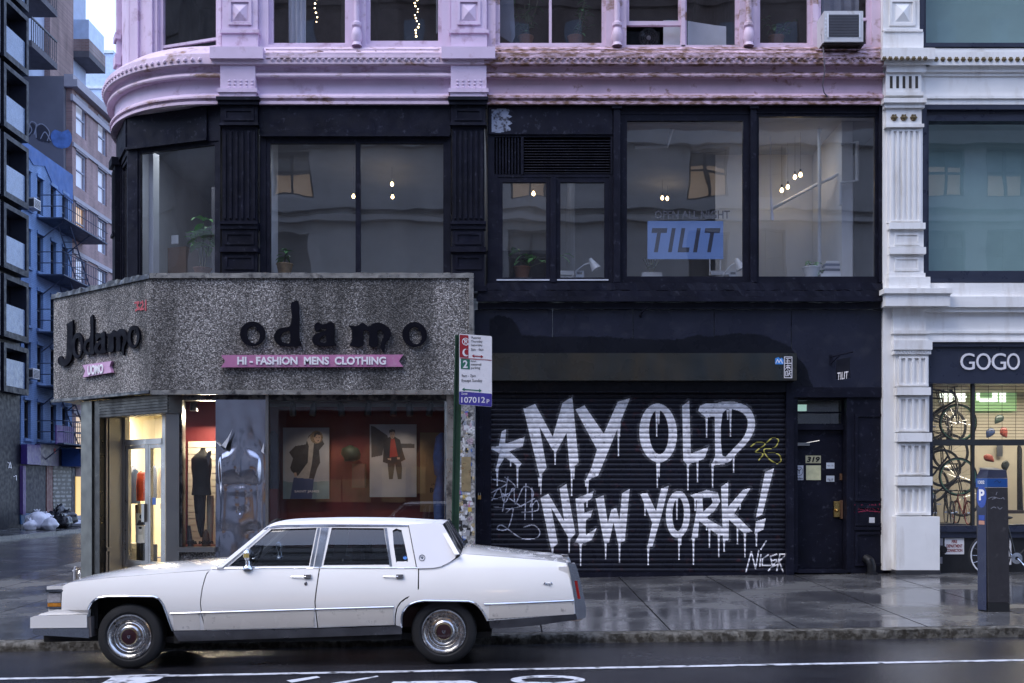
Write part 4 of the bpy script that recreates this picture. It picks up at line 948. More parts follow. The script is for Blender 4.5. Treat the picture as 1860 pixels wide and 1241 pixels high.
# side showcase between the pillar and the door
A_ = CHS.pt(CHS.s(179), 0, -.14); B_ = CD.pt(CD.s(223.5), 0, .03)
SW = Frame((A_.x, A_.y), (B_.x, B_.y)); r_ = 200
mb = MB(); z1, z0 = SW.uv(r_, 762)[1], SW.uv(r_, 994)[1]
SW.box(mb, 0, .03, .0, ZT, -.05, .02); SW.box(mb, SW.L - .24, SW.L, .0, ZT, -.05, .03); SW.box(mb, .03, SW.L - .24, z1, ZT, -.04, .01); SW.box(mb, .35, .365, z0, z1, -.01, .01)
mb.build('showcase_frame', STEEL, bld, bevel=.004)
mb = MB(); SW.box(mb, .0, SW.L - .2, z0 - .07, z0, -.12, .06); mb.build('window_sill', STEEL, bld, bevel=.005)
mb = MB(); SW.box(mb, .03, SW.L - .22, .0, z0 - .07, -.1, -.01); mb.build('stall_riser', PEB, bld)
mb = MB(); mb.face([SW.pt(.03, z0, -.015), SW.pt(SW.L - .24, z0, -.015), SW.pt(SW.L - .24, z1, -.015), SW.pt(.03, z1, -.015)]); mb.build('shop_window', SHOPGLASS, bld)
# ---- rooms
CREAM = pm('cream_wall', (.74, .69, .55), .7, var=.04); REDW = pm('red_wall', (.13, .012, .016), .6, var=.2, vs=1.5); FLOORM = pm('shop_floor', (.25, .2, .15), .4, var=.15)
def quadwall(mb, a, b_, z0, z1): mb.face([(a[0], a[1], z0), (b_[0], b_[1], z0), (b_[0], b_[1], z1), (a[0], a[1], z1)])
ZC = zb - .03
RX = -5.88
mb = MB(); quadwall(mb, (-7.98, 20.75), (-7.98, 24.6), FL, ZC); quadwall(mb, (-7.98, 24.6), (-4.6, 24.6), FL, ZC); quadwall(mb, (RX, 18.9), (RX, 21.0), FL, ZC); quadwall(mb, (RX, 21.0), (-4.6, 21.0), FL, ZC); quadwall(mb, (-4.6, 21.0), (-4.6, 24.6), FL, ZC)
mb.face([(-7.98, 20.4, ZC), (RX, 18.9, ZC), (RX, 21, ZC), (-4.6, 21, ZC), (-4.6, 24.6, ZC), (-7.98, 24.6, ZC)])
mb.build('shop_room', CREAM, bld, recalc=False)
mb = MB(); mb.face([(-8.0, 20.4, FL - .02), (RX, 18.7, FL - .02), (-1.3, 18.7, FL - .02), (-1.3, 24.6, FL - .02), (-8, 24.6, FL - .02)]); mb.build('shop_floor', FLOORM, bld)
mb = MB(); quadwall(mb, (-4.55, 20.1), (-1.1, 20.1), FL, ZC); quadwall(mb, (-4.55, 18.7), (-4.55, 20.1), FL, ZC); quadwall(mb, (-1.15, 20.1), (-1.15, 18.7), FL, ZC); quadwall(mb, (RX + .03, 19.62), (-4.58, 19.62), Z(802, 19.6), ZC); quadwall(mb, (RX + .03, 18.8), (RX + .03, 19.62), FL, ZC); quadwall(mb, (-5.77, 19.605), (-5.85, 19.605), FL, Z(802, 19.6))
mb.build('display_back', REDW, bld, recalc=False)
mb = MB(); mb.face([(RX, 18.72, ZC), (-1.1, 18.72, ZC), (-1.1, 20.1, ZC), (RX, 20.1, ZC)]); mb.build('display_ceiling', pm('grey_slats', (.2, .2, .2), .6), bld)
mb = MB(); mb.box(RX + .04, -4.6, 18.75, 19.6, FL, Z(994, 18.7)); mb.box(-4.5, -1.2, 18.75, 20.05, FL, Z(996, 18.7)); mb.build('display_plinth', pm('plinth_red', (.10, .02, .02), .5), bld, bevel=.01)
mb = MB(); zl, zh = Z(994, 18.7), Z(802, 19.6)
n = 16
for k in range(n): a = zl + (zh - zl) * k / n; mb.box(-5.76, -4.62, 19.585, 19.61, a + .006, a + (zh - zl) / n - .006)
mb.box(-5.76, -4.62, 19.61, 19.625, zl, zh)
mb.build('slat_board', pm('slat_white', (.8, .78, .68), .5, var=.03), bld)
# back of the side showcase
mb = MB(); quadwall(mb, (-7.78, 20.75), (-7.45, 20.75), z0, ZC); mb.build('showcase_back', pm('brown_curtain', (.09, .035, .02), .7, var=.3, vs=5), bld)
mb = MB()
for k in range(9): mb.tube([(-7.46 + .035 * k, 20.62 + .02 * (k % 2), z0), (-7.46 + .035 * k, 20.62 + .02 * (k % 2), z1)], .026, 6)
mb.build('showcase_curtain', pm('brown_curtain', (.09, .035, .02), .7), bld, smooth=True)
def lamp(name, loc, size, energy, col, rot=(0, 0, 0), sy=None):
    l = bpy.data.lights.new(name, 'AREA'); l.energy = energy; l.color = col; l.size = size
    if sy: l.shape = 'RECTANGLE'; l.size_y = sy
    o = bpy.data.objects.new(name, l); o.location = loc; o.rotation_euler = rot; COL.objects.link(o); return o
WARM = (1, .86, .62)
lamp('shop_ceiling_light', (-7.1, 22.2, ZC - .06), 1.2, 190, WARM)
lamp('shop_ceiling_light', (-7.0, 20.6, ZC - .06), .5, 30, WARM)
lamp('display_light', (-5.3, 19.25, ZC - .3), .3, 42, WARM, (R(-28), 0, 0))
def spot(name, loc, to, energy, col, ang):
    l = bpy.data.lights.new(name, 'SPOT'); l.energy = energy; l.color = col; l.spot_size = R(ang); l.spot_blend = .8; l.shadow_soft_size = .03
    o = bpy.data.objects.new(name, l); o.location = loc; o.rotation_euler = (Vector(loc) - Vector(to)).to_track_quat('Z', 'Y').to_euler(); COL.objects.link(o); return o
for x0, x1 in ((-3.4, -3.6), (-2.0, -2.05), (-2.8, -2.85)): spot('track_light_beam', (x0, 19.08, ZC - .4), (x1, 19.95, 1.9), 14, (1, .82, .64), 80)
mb = MB()
for k in range(4): mb.box(-4.5, -1.2, 19.86, 19.9, Z(739, 19.9) + .075 * k, Z(739, 19.9) + .06 + .075 * k)
mb.build('slat_band', pm('grey_slats', (.2, .2, .2), .6), bld)
# ---- track lights over the big window
TRK = pm('track_light_paint', (.05, .05, .055), .4)
mb = MB(); mb.box(-4.4, -1.25, 19.13, 19.17, ZC - .05, ZC - .02); tag(mb.build('light_track', TRK), 'thin black ceiling track carrying the spotlights inside the big shop window', 'light track')
def track_light(x, tilt, n_):
    t = thing('track_light', (x, 19.15, ZC - .05), ['first', 'second', 'third', 'fourth', 'fifth', 'sixth', 'seventh'][n_] + ' black spotlight from the left on the track in the big shop window', 'spotlight', 'spotlights in the big shop window')
    mb = MB(); mb.box(x - .02, x + .02, 19.13, 19.17, ZC - .12, ZC - .051); mb.build('bracket', TRK, t)
    mb = MB(); a = Vector((x, 19.15, ZC - .12)); d = Vector((math.sin(tilt) * .3, -.25, -1)).normalized()
    mb.tube([a, a + d * .03, a + d * .22, a + d * .24], [.03, .055, .06, .05], 12); mb.build('lamp_head', TRK, t, smooth=True)
for k, (px, tl) in enumerate(((532, .2), (571, -.4), (618, .6), (670, -.2), (715, .0), (743, .3), (783, -.5))): track_light(X(px, 19.15), tl, k)
mb = MB(); x, y = X(352, 19.1), 19.1; t = thing('spot_lamp', (x, y, ZC - .02), 'short cylindrical spotlight above the dark suit in the shop window', 'spotlight')
mb.lathe([(.0, ZC - .26), (.045, ZC - .26), (.065, ZC - .27), (.06, ZC - .12), (.02, ZC - .1), (.02, ZC - .02)], (x, y, 0), 'Z', 16); mb.build('lamp_head', TRK, t, smooth=True)
mb = MB(); mb.lathe([(.0, ZC - .262), (.043, ZC - .262)], (x, y, 0), 'Z', 16); mb.build('bulb', emis('spot_bulb', (1, .9, .7), 6), t)
# ---- clothes
def loft(mb, fr, secs, y_off, n=18):
    """secs: (px centre, py, half width px, depth m)"""
    prev = None
    for (c, py, hw, dp) in secs:
        u, z = fr.uv(c, py, y_off); k = hw * fr.depth(c) / F
        ring = [mb.bm.verts.new(fr.pt(u + k * math.cos(2 * math.pi * i / n), z, y_off + dp * math.sin(2 * math.pi * i / n))) for i in range(n)]
        if prev:
            for i in range(n): mb.bm.faces.new((prev[i], prev[(i + 1) % n], ring[(i + 1) % n], ring[i]))
        else: mb.bm.faces.new(ring)
        prev = ring
    mb.bm.faces.new(prev)
SUIT = pm('black_wool', (.008, .008, .010), .85, var=.3, bump=.2, bs=200)
st_ = thing('dressed_dummy', tuple(ST.pt(*ST.uv(366, 990), -.45)), 'headless dummy in a black suit hanging before the bright slatted board', 'mannequin')
D_ = -.5
mb = MB(); loft(mb, ST, [(369, 814, 4, .03), (368, 820, 6, .05), (367, 827, 14, .09), (366, 834, 19, .12), (366, 850, 19, .13), (366, 870, 16.5, .11), (366, 885, 17, .11), (366, 899, 18.5, .12), (366, 900, 16, .1)], D_)
mb.build('jacket', SUIT, st_, smooth=True, angle=60)
mb = MB(); P = lambda px, py, w: ST.pt(*ST.uv(px, py), w)
mb.tube([P(350, 832, D_), P(348, 860, D_ + .02), P(349, 897, D_ + .05)], [.055, .06, .045], 10); mb.tube([P(383, 832, D_), P(386, 862, D_ + .02), P(387, 899, D_ + .04)], [.055, .06, .045], 10); mb.build('sleeve', SUIT, st_, smooth=True)
mb = MB(); mb.plate([ST.uv(*p) for p in ((367, 819), (373, 817), (372, 826), (368, 846), (363, 828))], [], lambda u, v, q: ST.pt(u, v, D_ + .125 + q), .01); mb.build('shirt_front', pm('grey_shirt', (.10, .10, .11), .8), st_)
mb = MB(); loft(mb, ST, [(363, 895, 12, .08), (363, 920, 10.5, .075), (364, 945, 8.5, .065), (365, 965, 5, .05), (366, 976, 2, .03)], D_); mb.build('trousers', SUIT, st_, smooth=True, angle=60)
def hanging(name, label, cat, fr, w, secs, mat_, group=None):
    c = secs[len(secs) // 2]; o = tag(None or (lambda mb: (loft(mb, fr, secs, w), mb.build(name, mat_, None, smooth=True, angle=60))[1])(MB()), label, cat, group); return o
hanging('trousers', 'pale khaki trousers hanging beside the black suit', 'trousers', ST, -.6, [(382, 900, 6, .05), (382, 906, 7, .05), (382, 940, 6.5, .05), (381, 988, 5, .04)], pm('khaki', (.42, .36, .25), .8, var=.15, vs=8))
hanging('shoe_bag', 'small dark leather bag standing under the black suit', 'bag', ST, -.35, [(374, 962, 2, .02), (374, 970, 6, .04), (374, 990, 8, .06), (374, 993.5, 8, .06)], pm('brown_leather', (.06, .03, .015), .45))
hanging('shoe_bag', 'grey boots standing at the left edge of the suit window', 'boots', ST, -.35, [(343, 955, 3, .03), (344, 970, 4, .04), (346, 990, 5, .08), (346, 993.5, 6, .09)], pm('grey_leather', (.08, .075, .07), .5))
hanging('jacket', 'dark navy coat hanging at the left edge of the big shop window', 'jacket', ST, -.55, [(497, 783, 3, .03), (497, 790, 9, .08), (496, 820, 11, .12), (497, 860, 11, .13), (497, 888, 9, .12)], pm('navy_cloth', (.012, .014, .028), .8))
hanging('jacket', 'blue denim jacket and jeans hanging at the right edge of the big shop window', 'jacket', ST, -.4, [(803, 786, 3, .03), (800, 794, 9, .08), (798, 830, 12, .12), (799, 862, 10, .12), (801, 866, 8, .1), (798, 900, 12, .12), (800, 960, 11, .12)], pm('blue_denim', (.03, .06, .16), .8, var=.25, vs=9))
CI = Frame(E_, K_, 1.15)
hanging('jacket', 'orange red padded jacket on a stand seen through the glass door', 'jacket', CI, 0, [(258, 856, 3, .04), (258, 861, 8, .09), (258, 880, 9, .11), (258, 910, 8.5, .11)], pm('orange_padding', (.42, .05, .02), .5, var=.2, vs=10))
hanging('jacket', 'blue grey jacket hanging left of the orange padded jacket', 'jacket', CI, -.15, [(246, 853, 3, .04), (246, 860, 6, .08), (246, 890, 6.5, .1), (246, 915, 6, .1)], pm('blue_cloth', (.05, .09, .18), .8))
hanging('trousers', 'brown trousers folded over a rail behind the glass door', 'trousers', CI, .05, [(254, 917, 11, .07), (254, 950, 10, .07), (254, 984, 9, .06)], pm('brown_cloth', (.12, .05, .03), .8, var=.2, vs=6))
hanging('trousers', 'beige trousers hanging in front of the brown pair behind the glass door', 'trousers', CI, .14, [(254, 915, 4, .04), (255, 945, 3.5, .04), (256, 980, 3, .03)], pm('khaki', (.42, .36, .25), .8))
hanging('jacket', 'dark coat on a stand inside the narrow side showcase', 'jacket', SW, -.45, [(214, 840, 2, .03), (213, 848, 6, .09), (213, 880, 7, .12), (213, 915, 6, .11), (215, 955, 3, .06), (216, 985, 3, .05)], SUIT)
mb = MB(); a_, b_q = CI.uv(231, 850), CI.uv(262, 850); mb.tube([CI.pt(a_[0], a_[1], -1.0), CI.pt(b_q[0], a_[1], -1.0)], .012, 6); tag(mb.build('clothes_rail', STEEL), 'chrome clothes rail at the back of the lit shop behind the glass door', 'clothes rail')
for px_, c_, lb_ in ((237, (.5, .5, .52), 'white shirt at the left end of the rail behind the glass door'), (242, (.10, .11, .16), 'dark shirt second on the rail behind the glass door'), (279, (.08, .10, .16), 'navy jacket hanging at the far back seen through the right glass door leaf'), (292, (.34, .30, .24), 'beige jacket hanging at the far back seen through the right glass door leaf')):
    hanging('shirt', lb_, 'shirt', CI, -1.0, [(px_, 846, 2, .03), (px_, 853, 5, .07), (px_, 880, 5, .08), (px_, 905, 5, .08)], pm('shirt_%d' % px_, c_, .8, var=.15))
for k in range(3):
    mb = MB(); zz = CI.uv(250, 830 - 22 * k)[1]; CI.box(mb, CI.s(240), CI.s(300), zz - .02, zz, -1.5, -1.2); CI.box(mb, CI.s(246), CI.s(256), zz, zz + .12, -1.45, -1.22); CI.box(mb, CI.s(276), CI.s(288), zz, zz + .09, -1.45, -1.22)
    tag(mb.build('wall_shelf', pm('cabinet_white', (.7, .68, .58), .4)), ['lowest', 'middle', 'highest'][k] + ' white wall shelf with folded clothes at the back of the lit shop', 'shelf')
mb = MB(); CI.box(mb, CI.s(232), CI.s(268), FL, CI.uv(250, 986)[1], .02, .5); tag(mb.build('display_cabinet', pm('cabinet_white', (.7, .68, .58), .4), bevel=.01), 'low white cabinet behind the left glass door leaf', 'cabinet')
mb = MB()
for k in range(7): CI.box(mb, CI.s(277 + 3.1 * k), CI.s(279 + 3.1 * k), FL, CI.uv(285, 985)[1], .25, .33)
CI.box(mb, CI.s(276), CI.s(299), FL, CI.uv(285, 987)[1], .15, .25)
tag(mb.build('radiator', pm('black_ribbed', (.02, .02, .018), .5), bevel=.01), 'black ribbed counter front behind the right glass door leaf', 'counter')
mb = MB(); CI.box(mb, CI.s(274), CI.s(300), CI.uv(285, 925)[1], CI.uv(285, 915)[1], -.7, -.2); tag(mb.build('shop_desk', pm('desk_dark', (.03, .03, .04), .4), bevel=.01), 'dark shelf at the back of the lit shop', 'shelf')
def flat_sign(name, label, cat, fr, px0, px1, py0, py1, w, m):
    mb = MB(); fr.pbox(mb, px0, px1, py0, py1, w - .012, w); return tag(mb.build(name, m), label, cat)
o = flat_sign('photo_poster', 'black and white portrait print low behind the right glass door leaf', 'poster', CI, 278, 298, 954, 985, .36, pm('photo_grey', (.45, .43, .36), .5))
def draw(fr, name, par, loops, w, m, dv=.009):
    mb = MB(); pl = [[[fr.uv(*p) for p in l] for l in (q if isinstance(q[0], list) else [q])] for q in loops]; vs = [p[1] for l in pl for q in l for p in q]
    union_rows(mb, pl, min(vs), max(vs), dv, lambda u, v: fr.pt(u, v, w)); return mb.build(name, m, par)
draw(CI, 'printed_figure', o, [ell(287, 961, 3, 4, 14), [(281, 985), (283, 970), (291, 970), (294, 985)]], .363, pm('photo_pale', (.62, .6, .52), .5))
draw(CI, 'printed_figure', o, [ell(287, 958, 3.2, 2, 12)], .366, DARK)
o = flat_sign('photo_poster', 'dark portrait print above the pale one behind the right glass door leaf', 'poster', CI, 279, 298, 932, 953, .36, pm('photo_khaki', (.32, .30, .22), .5))
draw(CI, 'printed_figure', o, [ell(288, 938, 3, 3.6, 14), [(280, 953), (284, 944), (293, 944), (297, 953)]], .363, DARK)
o = flat_sign('notice_board', 'small white notice with grey lines at the back of the shop', 'notice', CI, 280, 297, 882, 894, -.15, pm('paper_white', (.6, .6, .62), .6))
mb = MB()
for k in range(3): CI.pbox(mb, 282, 295, 884 + 3 * k, 885.6 + 3 * k, -.15, -.147)
mb.build('notice_print', DARK, o)
# posters on the red wall
PW = Frame((0, 19.95), (1, 19.95))
pc = lambda *pts: [(480 + x / 5.314, 720 + y / 5.314) for x, y in pts]
def poster(label, px0, px1, py0, py1, m):
    return flat_sign('poster', label, 'poster', PW, px0, px1, py0, py1, .0, m)
SKY_P = pm('poster_sky', (.30, .32, .36), .45, var=.15, vs=2); SEA_P = pm('poster_sea', (.16, .24, .27), .45, var=.2, vs=3); SKIN = pm('poster_skin', (.42, .29, .22), .5); JK = pm('poster_dark', (.03, .033, .04), .5, var=.3, vs=10)
o = poster('large seaside poster of a leaning man in a dark jacket and pale shirt', 514, 598, 777, 906.5, SKY_P)
draw(PW, 'printed_sea', o, [pc((182, 990), (182, 815), (240, 830), (622, 820), (622, 990))], .0012, SEA_P)
draw(PW, 'printed_figure', o, [pc((262, 720), (250, 690), (278, 600), (240, 540), (300, 480), (400, 465), (430, 380), (480, 345), (520, 350), (560, 420), (580, 460), (530, 520), (540, 640), (510, 700), (480, 800), (420, 790), (300, 760))], .0024, JK)
draw(PW, 'printed_figure', o, [pc((470, 350), (520, 345), (540, 400), (520, 440), (480, 450), (470, 560), (460, 650), (430, 800), (310, 790), (420, 640), (430, 480), (410, 420))], .0036, pm('poster_cloth', (.36, .34, .32), .5, var=.15, vs=14))
draw(PW, 'printed_hood', o, [pc(*ell(505, 395, 62, 62, 20))], .0044, pm('poster_fur', (.20, .15, .10), .6, var=.5, vs=40))
draw(PW, 'printed_figure', o, [pc(*ell(515, 402, 34, 46, 20)), pc((285, 740), (310, 735), (318, 770), (295, 780))], .0052, SKIN)
draw(PW, 'printed_hair', o, [pc((478, 385), (490, 350), (530, 345), (556, 380), (540, 372), (505, 370), (488, 400)), pc((498, 398), (508, 396), (508, 402), (498, 404)), pc((526, 396), (538, 396), (538, 402), (526, 402)), pc((506, 428), (530, 426), (526, 434), (510, 434))], .0056, JK)
draw(PW, 'printed_figure', o, [pc((285, 785), (480, 800), (460, 990), (250, 990))], .0040, pm('poster_denim', (.03, .06, .15), .5))
mb = MB(); text_px(mb, PW, 'SAINT JAMES', 535, 580, 890.5, 896, .0055, 0, .02); mb.build('lettering', pm('paper_white', (.6, .6, .62), .6), o)
o = poster('large snowy poster of a standing man in a black jacket and red sweater', 671.5, 756.5, 771, 903, pm('poster_snow', (.32, .33, .36), .45, var=.12, vs=2))
draw(PW, 'printed_hill', o, [pc((1030, 285), (1060, 290), (1190, 380), (1200, 450), (1450, 460), (1450, 500), (1150, 500), (1140, 570), (1035, 590))], .0012, JK)
draw(PW, 'printed_figure', o, [pc((1150, 420), (1215, 390), (1260, 390), (1310, 420), (1335, 520), (1362, 610), (1320, 632), (1330, 690), (1325, 800), (1290, 800), (1262, 650), (1240, 800), (1205, 800), (1190, 650), (1145, 635), (1150, 520))], .0024, pm('poster_black', (.012, .013, .018), .5))
draw(PW, 'printed_figure', o, [pc((1222, 410), (1258, 410), (1290, 580), (1210, 590), (1215, 500))], .0036, pm('poster_red', (.30, .03, .02), .5))
draw(PW, 'printed_figure', o, [pc(*ell(1236, 368, 24, 42, 16)), pc((1190, 600), (1225, 598), (1225, 618), (1195, 612)), pc((1282, 590), (1310, 588), (1308, 606), (1284, 610))], .0048, SKIN)
draw(PW, 'printed_hair', o, [pc((1206, 360), (1206, 330), (1232, 318), (1262, 326), (1264, 362), (1254, 344), (1216, 346)), pc((1222, 364), (1232, 363), (1232, 368), (1222, 368)), pc((1242, 363), (1252, 364), (1252, 368), (1242, 368)), pc((1228, 392), (1246, 392), (1243, 397), (1231, 397))], .006, JK)
o = poster('tall brown poster partly hidden by the blue jacket at the right end of the window', 763, 806, 786, 930, pm('poster_brown', (.19, .12, .05), .5, var=.2, vs=3))
mb = MB(); text_px(mb, PW, 'BOSS', 781, 806, 886, 895, .0015, 0, .03); text_px(mb, PW, 'JANE', 783, 800, 878, 883, .0015); mb.build('lettering', DARK, o)
hanging('cap_stand', 'black display form wearing a green cap between the two big posters', 'cap', ST, -1.1, [(637, 809, 3, .03), (636, 815, 16, .14), (637, 825, 19, .17), (640, 834, 15, .12), (634, 838, 10, .08)], pm('green_cap', (.03, .045, .03), .7))
mb = MB(); ST.pbox(mb, 622, 646, 840, 886, -1.35, -1.1); tag(mb.build('display_box', pm('brown_cardboard', (.11, .05, .04), .7), bevel=.01), 'dark brown display box under the green cap', 'box')
# ================================================================== WHITE BUILDING (right)
WD = 18.9
WF = Frame((0, WD), (1, WD))
wb = thing('white_building', (X(1700, WD), WD, sw(8, WD)), 'white painted cast-iron fronted building with fluted piers and dark navy window frames', 'building')
xR = 2300
def wbx(name, items, m=WHITE, par=wb, bv=.008):
    mb = MB()
    for q in items: WF.pbox(mb, *q, ref=1640)
    return mb.build(name, m, par, bevel=bv)
wbx('wall', [(1668, xR, -330, -262, -.4, -.02), (1604, 1674, -330, 1036, -.5, -.0), (1674, xR, 88, 100, -.4, -.0), (1674, xR, 100, 124, -.4, .14), (1674, xR, 124, 133, -.4, .07), (1674, xR, 133, 139, -.4, .03), (1674, xR, 139, 176, -.4, .0), (1674, xR, 176, 181, -.4, .06), (1674, xR, 181, 191, -.4, .03)])
wbx('wall', [(1674, xR, 515, 541, -.4, .04), (1708, xR, 541, 560.2, -.4, .13), (1674, xR, 560.4, 568, -.4, .08), (1674, xR, 568, 602, -.4, .0), (1674, xR, 602, 606, -.4, .04), (1674, xR, 606, 618, -.4, .015), (1674, xR, 618, 622, -.4, .06)])
# rosette row
ORN = pm('tarnished_gold', (.16, .12, .06), .55, .5, var=.3, vs=30)
def rosettes(px0, px1, n, y, w, r, name='rosette_row', sq=True):
    mb = MB()
    for k in range(n):
        c = px0 + (px1 - px0) * (k + .5) / n; p = WF.pt(*WF.uv(c, y, w), w); mb.ball((p.x, p.y, p.z), r, 1, (1, .5, 1)); mb.ball((p.x, p.y - r * .5, p.z), r * .45, 1)
        for j in range(6): a = j * math.pi / 3; mb.ball((p.x + r * .75 * math.cos(a), p.y - r * .2, p.z + r * .75 * math.sin(a)), r * .33, 1)
    return mb.build(name, ORN, wb, smooth=True)
rosettes(1694, 1990, 24, 108, .14, .042); rosettes(1601, 1686, 8, 106.5, .245, .038)
# piers
pier = wbx('pier', [(1602, 1668, -330, 60, 0, .06), (1600, 1674, 62, 95, 0, .09), (1602, 1672, 58, 62, 0, .11), (1594, 1689, 97, 117, 0, .24), (1600, 1684, 117, 124, 0, .18), (1606, 1677, 124, 136, 0, .13), (1606, 1670, 136, 172, 0, .09), (1604, 1673, 172, 178, 0, .13),
     (1600, 1677, 184, 192, 0, .16), (1603, 1675, 192, 200, 0, .12), (1607, 1671, 200, 229, 0, .08), (1605, 1674, 229, 235, 0, .12), (1610, 1674, 235, 406, 0, .05), (1611, 1676, 408, 419, 0, .13), (1613, 1675, 419, 450, 0, .07), (1612, 1677, 452, 464, 0, .13), (1613, 1675, 464, 498, 0, .07), (1611, 1677, 498, 506, 0, .10), (1609, 1684, 506, 528, 0, .15),
     (1596, 1719, 529, 538, 0, .28), (1600, 1716, 538, 560, 0, .24), (1620, 1680, 560, 602, 0, .06), (1618, 1684, 602, 608, 0, .12), (1620, 1682, 608, 620, 0, .09),
     (1619, 1688, 620, 637, 0, .14), (1620, 1687, 637, 645, 0, .11), (1624, 1684, 646, 703, 0, .07), (1624, 1685, 705, 719, 0, .15), (1625, 1685, 720, 785, 0, .07), (1625, 1687, 787, 803, 0, .15), (1626, 1686, 804, 864, 0, .07), (1625, 1688, 866, 882, 0, .15), (1626, 1688, 883, 936, 0, .07), (1620, 1698, 938, 1034, 0, .22)], bv=.012)
wbx('pier_base', [(1619, 1699, 1034, 1048, -.1, .23)], pm('granite_base', (.03, .03, .034), .5))
mb = MB()
def flut(px0, px1, y0, y1, n, w):
    for k in range(n + 1):
        c = px0 + (px1 - px0) * k / n; WF.pbox(mb, c - 2.2, c + 2.2, y0 + 3, y1 - 3, w - .001, w + .03, ref=1640)
    WF.pbox(mb, px0 - 2.2, px1 + 2.2, y0, y0 + 3, w - .001, w + .03, ref=1640); WF.pbox(mb, px0 - 2.2, px1 + 2.2, y1 - 3, y1, w - .001, w + .03, ref=1640)
flut(1618, 1668, 238, 404, 5, .05)
for y0, y1 in ((649, 701), (723, 783), (807, 862), (886, 932)): flut(1631, 1679, y0, y1, 4, .07)
for y0, y1 in ((425, 447), (469, 494)): mb.plate([WF.uv(*p) for p in rect(1622, 1667, y0, y1)], [[WF.uv(*p) for p in rect(1626, 1663, y0 + 4, y1 - 4)]], lambda u, v, q: WF.pt(u, v, .085 + q), .02)
mb.plate([WF.uv(*p) for p in rect(1613, 1660, 2, 50)], [[WF.uv(*p) for p in rect(1618, 1655, 7, 45)]], lambda u, v, q: WF.pt(u, v, .08 + q), .025)
e = [WF.pt(*WF.uv(*p), .061) for p in rect(1624, 1650, 10, 42)]; ap = WF.pt(*WF.uv(1637, 26), .11)
for i in range(4): mb.face([e[i], e[(i + 1) % 4], ap])
for k in range(12): p = WF.pt(*WF.uv(1622 + 5.4 * k, 641), .11); mb.ball(p, .022, 1, (.8, .6, 1.3))
mb.build('pier_fluting', WHITE, pier)
mb = MB()
for k in range(5): WF.pbox(mb, 1613 + 11.5 * k, 1618 + 11.5 * k, 142, 164, .088, .094, ref=1640)
mb.build('pier_slots', pm('slot_brown', (.035, .028, .02), .7), pier)
rosettes(1615, 1668, 3, 214, .08, .06)
# navy windows
def wwin(y0, y1, x0, mem, py0, py1, gm, label=None):
    mb = MB()
    WF.pbox(mb, x0, x0 + 8, y0, y1, -.25, .03, ref=1700); WF.pbox(mb, x0 + 8, xR, y0, y0 + 8, -.25, .03, ref=1700); WF.pbox(mb, x0 + 8, xR, y1 - 7, y1, -.25, .03, ref=1700)
    WF.pbox(mb, x0 + 8, mem, y0 + 8, y1 - 7, -.25, -.05, ref=1700); WF.pbox(mb, mem, xR, y0 + 8, py0, -.25, -.05, ref=1700); WF.pbox(mb, mem, xR, py1, y1 - 7, -.25, -.05, ref=1700)
    o = mb.build('window', NAVY, wb, bevel=.008)
    mb = MB(); (a, t), (b_, q) = WF.uv(mem, py0), WF.uv(xR, py1); mb.face([WF.pt(a, q, -.14), WF.pt(b_, q, -.14), WF.pt(b_, t, -.14), WF.pt(a, t, -.14)]); mb.build('pane', gm, o)
    return o
GW = glass('green_window', (.86, .92, .92), 1.9, wav=.06)
o = wwin(-265, 86, 1669, 1684, -250, 78, GW); mb = MB(); WF.pbox(mb, 1675, xR, -262, 84, -.62, -.6); mb.build('blind', pm('green_blind', (.31, .41, .40), .8, var=.05), o)
o = wwin(192, 514, 1674, 1689, 218, 491, GW); mb = MB(); WF.pbox(mb, 1680, xR, 195, 512, -.62, -.6); mb.build('blind', pm('green_blind', (.31, .41, .40), .8, var=.05), o)
# shop front
wbx('shop_fascia', [(1689, xR, 630, 684, -.3, -.03), (1684, xR, 622, 630, -.3, .02), (1684, 1689, 630, 1040, -.3, .0), (1689, xR, 684, 697, -.3, .0), (1689, 1696, 697, 955, -.25, -.04), (1689, xR, 955, 966, -.3, .05), (1689, xR, 966, 977, -.3, .02)], NAVY)
wbx('shop_riser', [(1689, xR, 977, 1042, -.3, -.02)], pm('riser_black', (.012, .012, .014), .4))
wbx('glazing_bar', [(1697, xR, 798, 809, -.13, -.05), (1768, 1773, 697, 798, -.13, -.055), (1768, 1773, 809, 955, -.13, -.055)], pm('dark_bar', (.02, .022, .024), .5), bv=.004)
pane(WF, 1696, xR, 697, 955, -.09, wb, SHOPGLASS, ref=1760)
go = thing('shop_name_sign', tuple(WF.pt(*WF.uv(1798, 684), .0)), 'white GOGO lettering on the navy shop fascia at the right edge', 'shop sign')
for ch, a, c in (('G', 1745, 1771), ('O', 1774, 1800), ('G', 1802, 1828), ('O', 1830, 1853)):
    mb = MB(); text_px(mb, WF, ch, a, c, 641.5, 672, -.028, .02, .0); mb.build('letter', LETW, go)
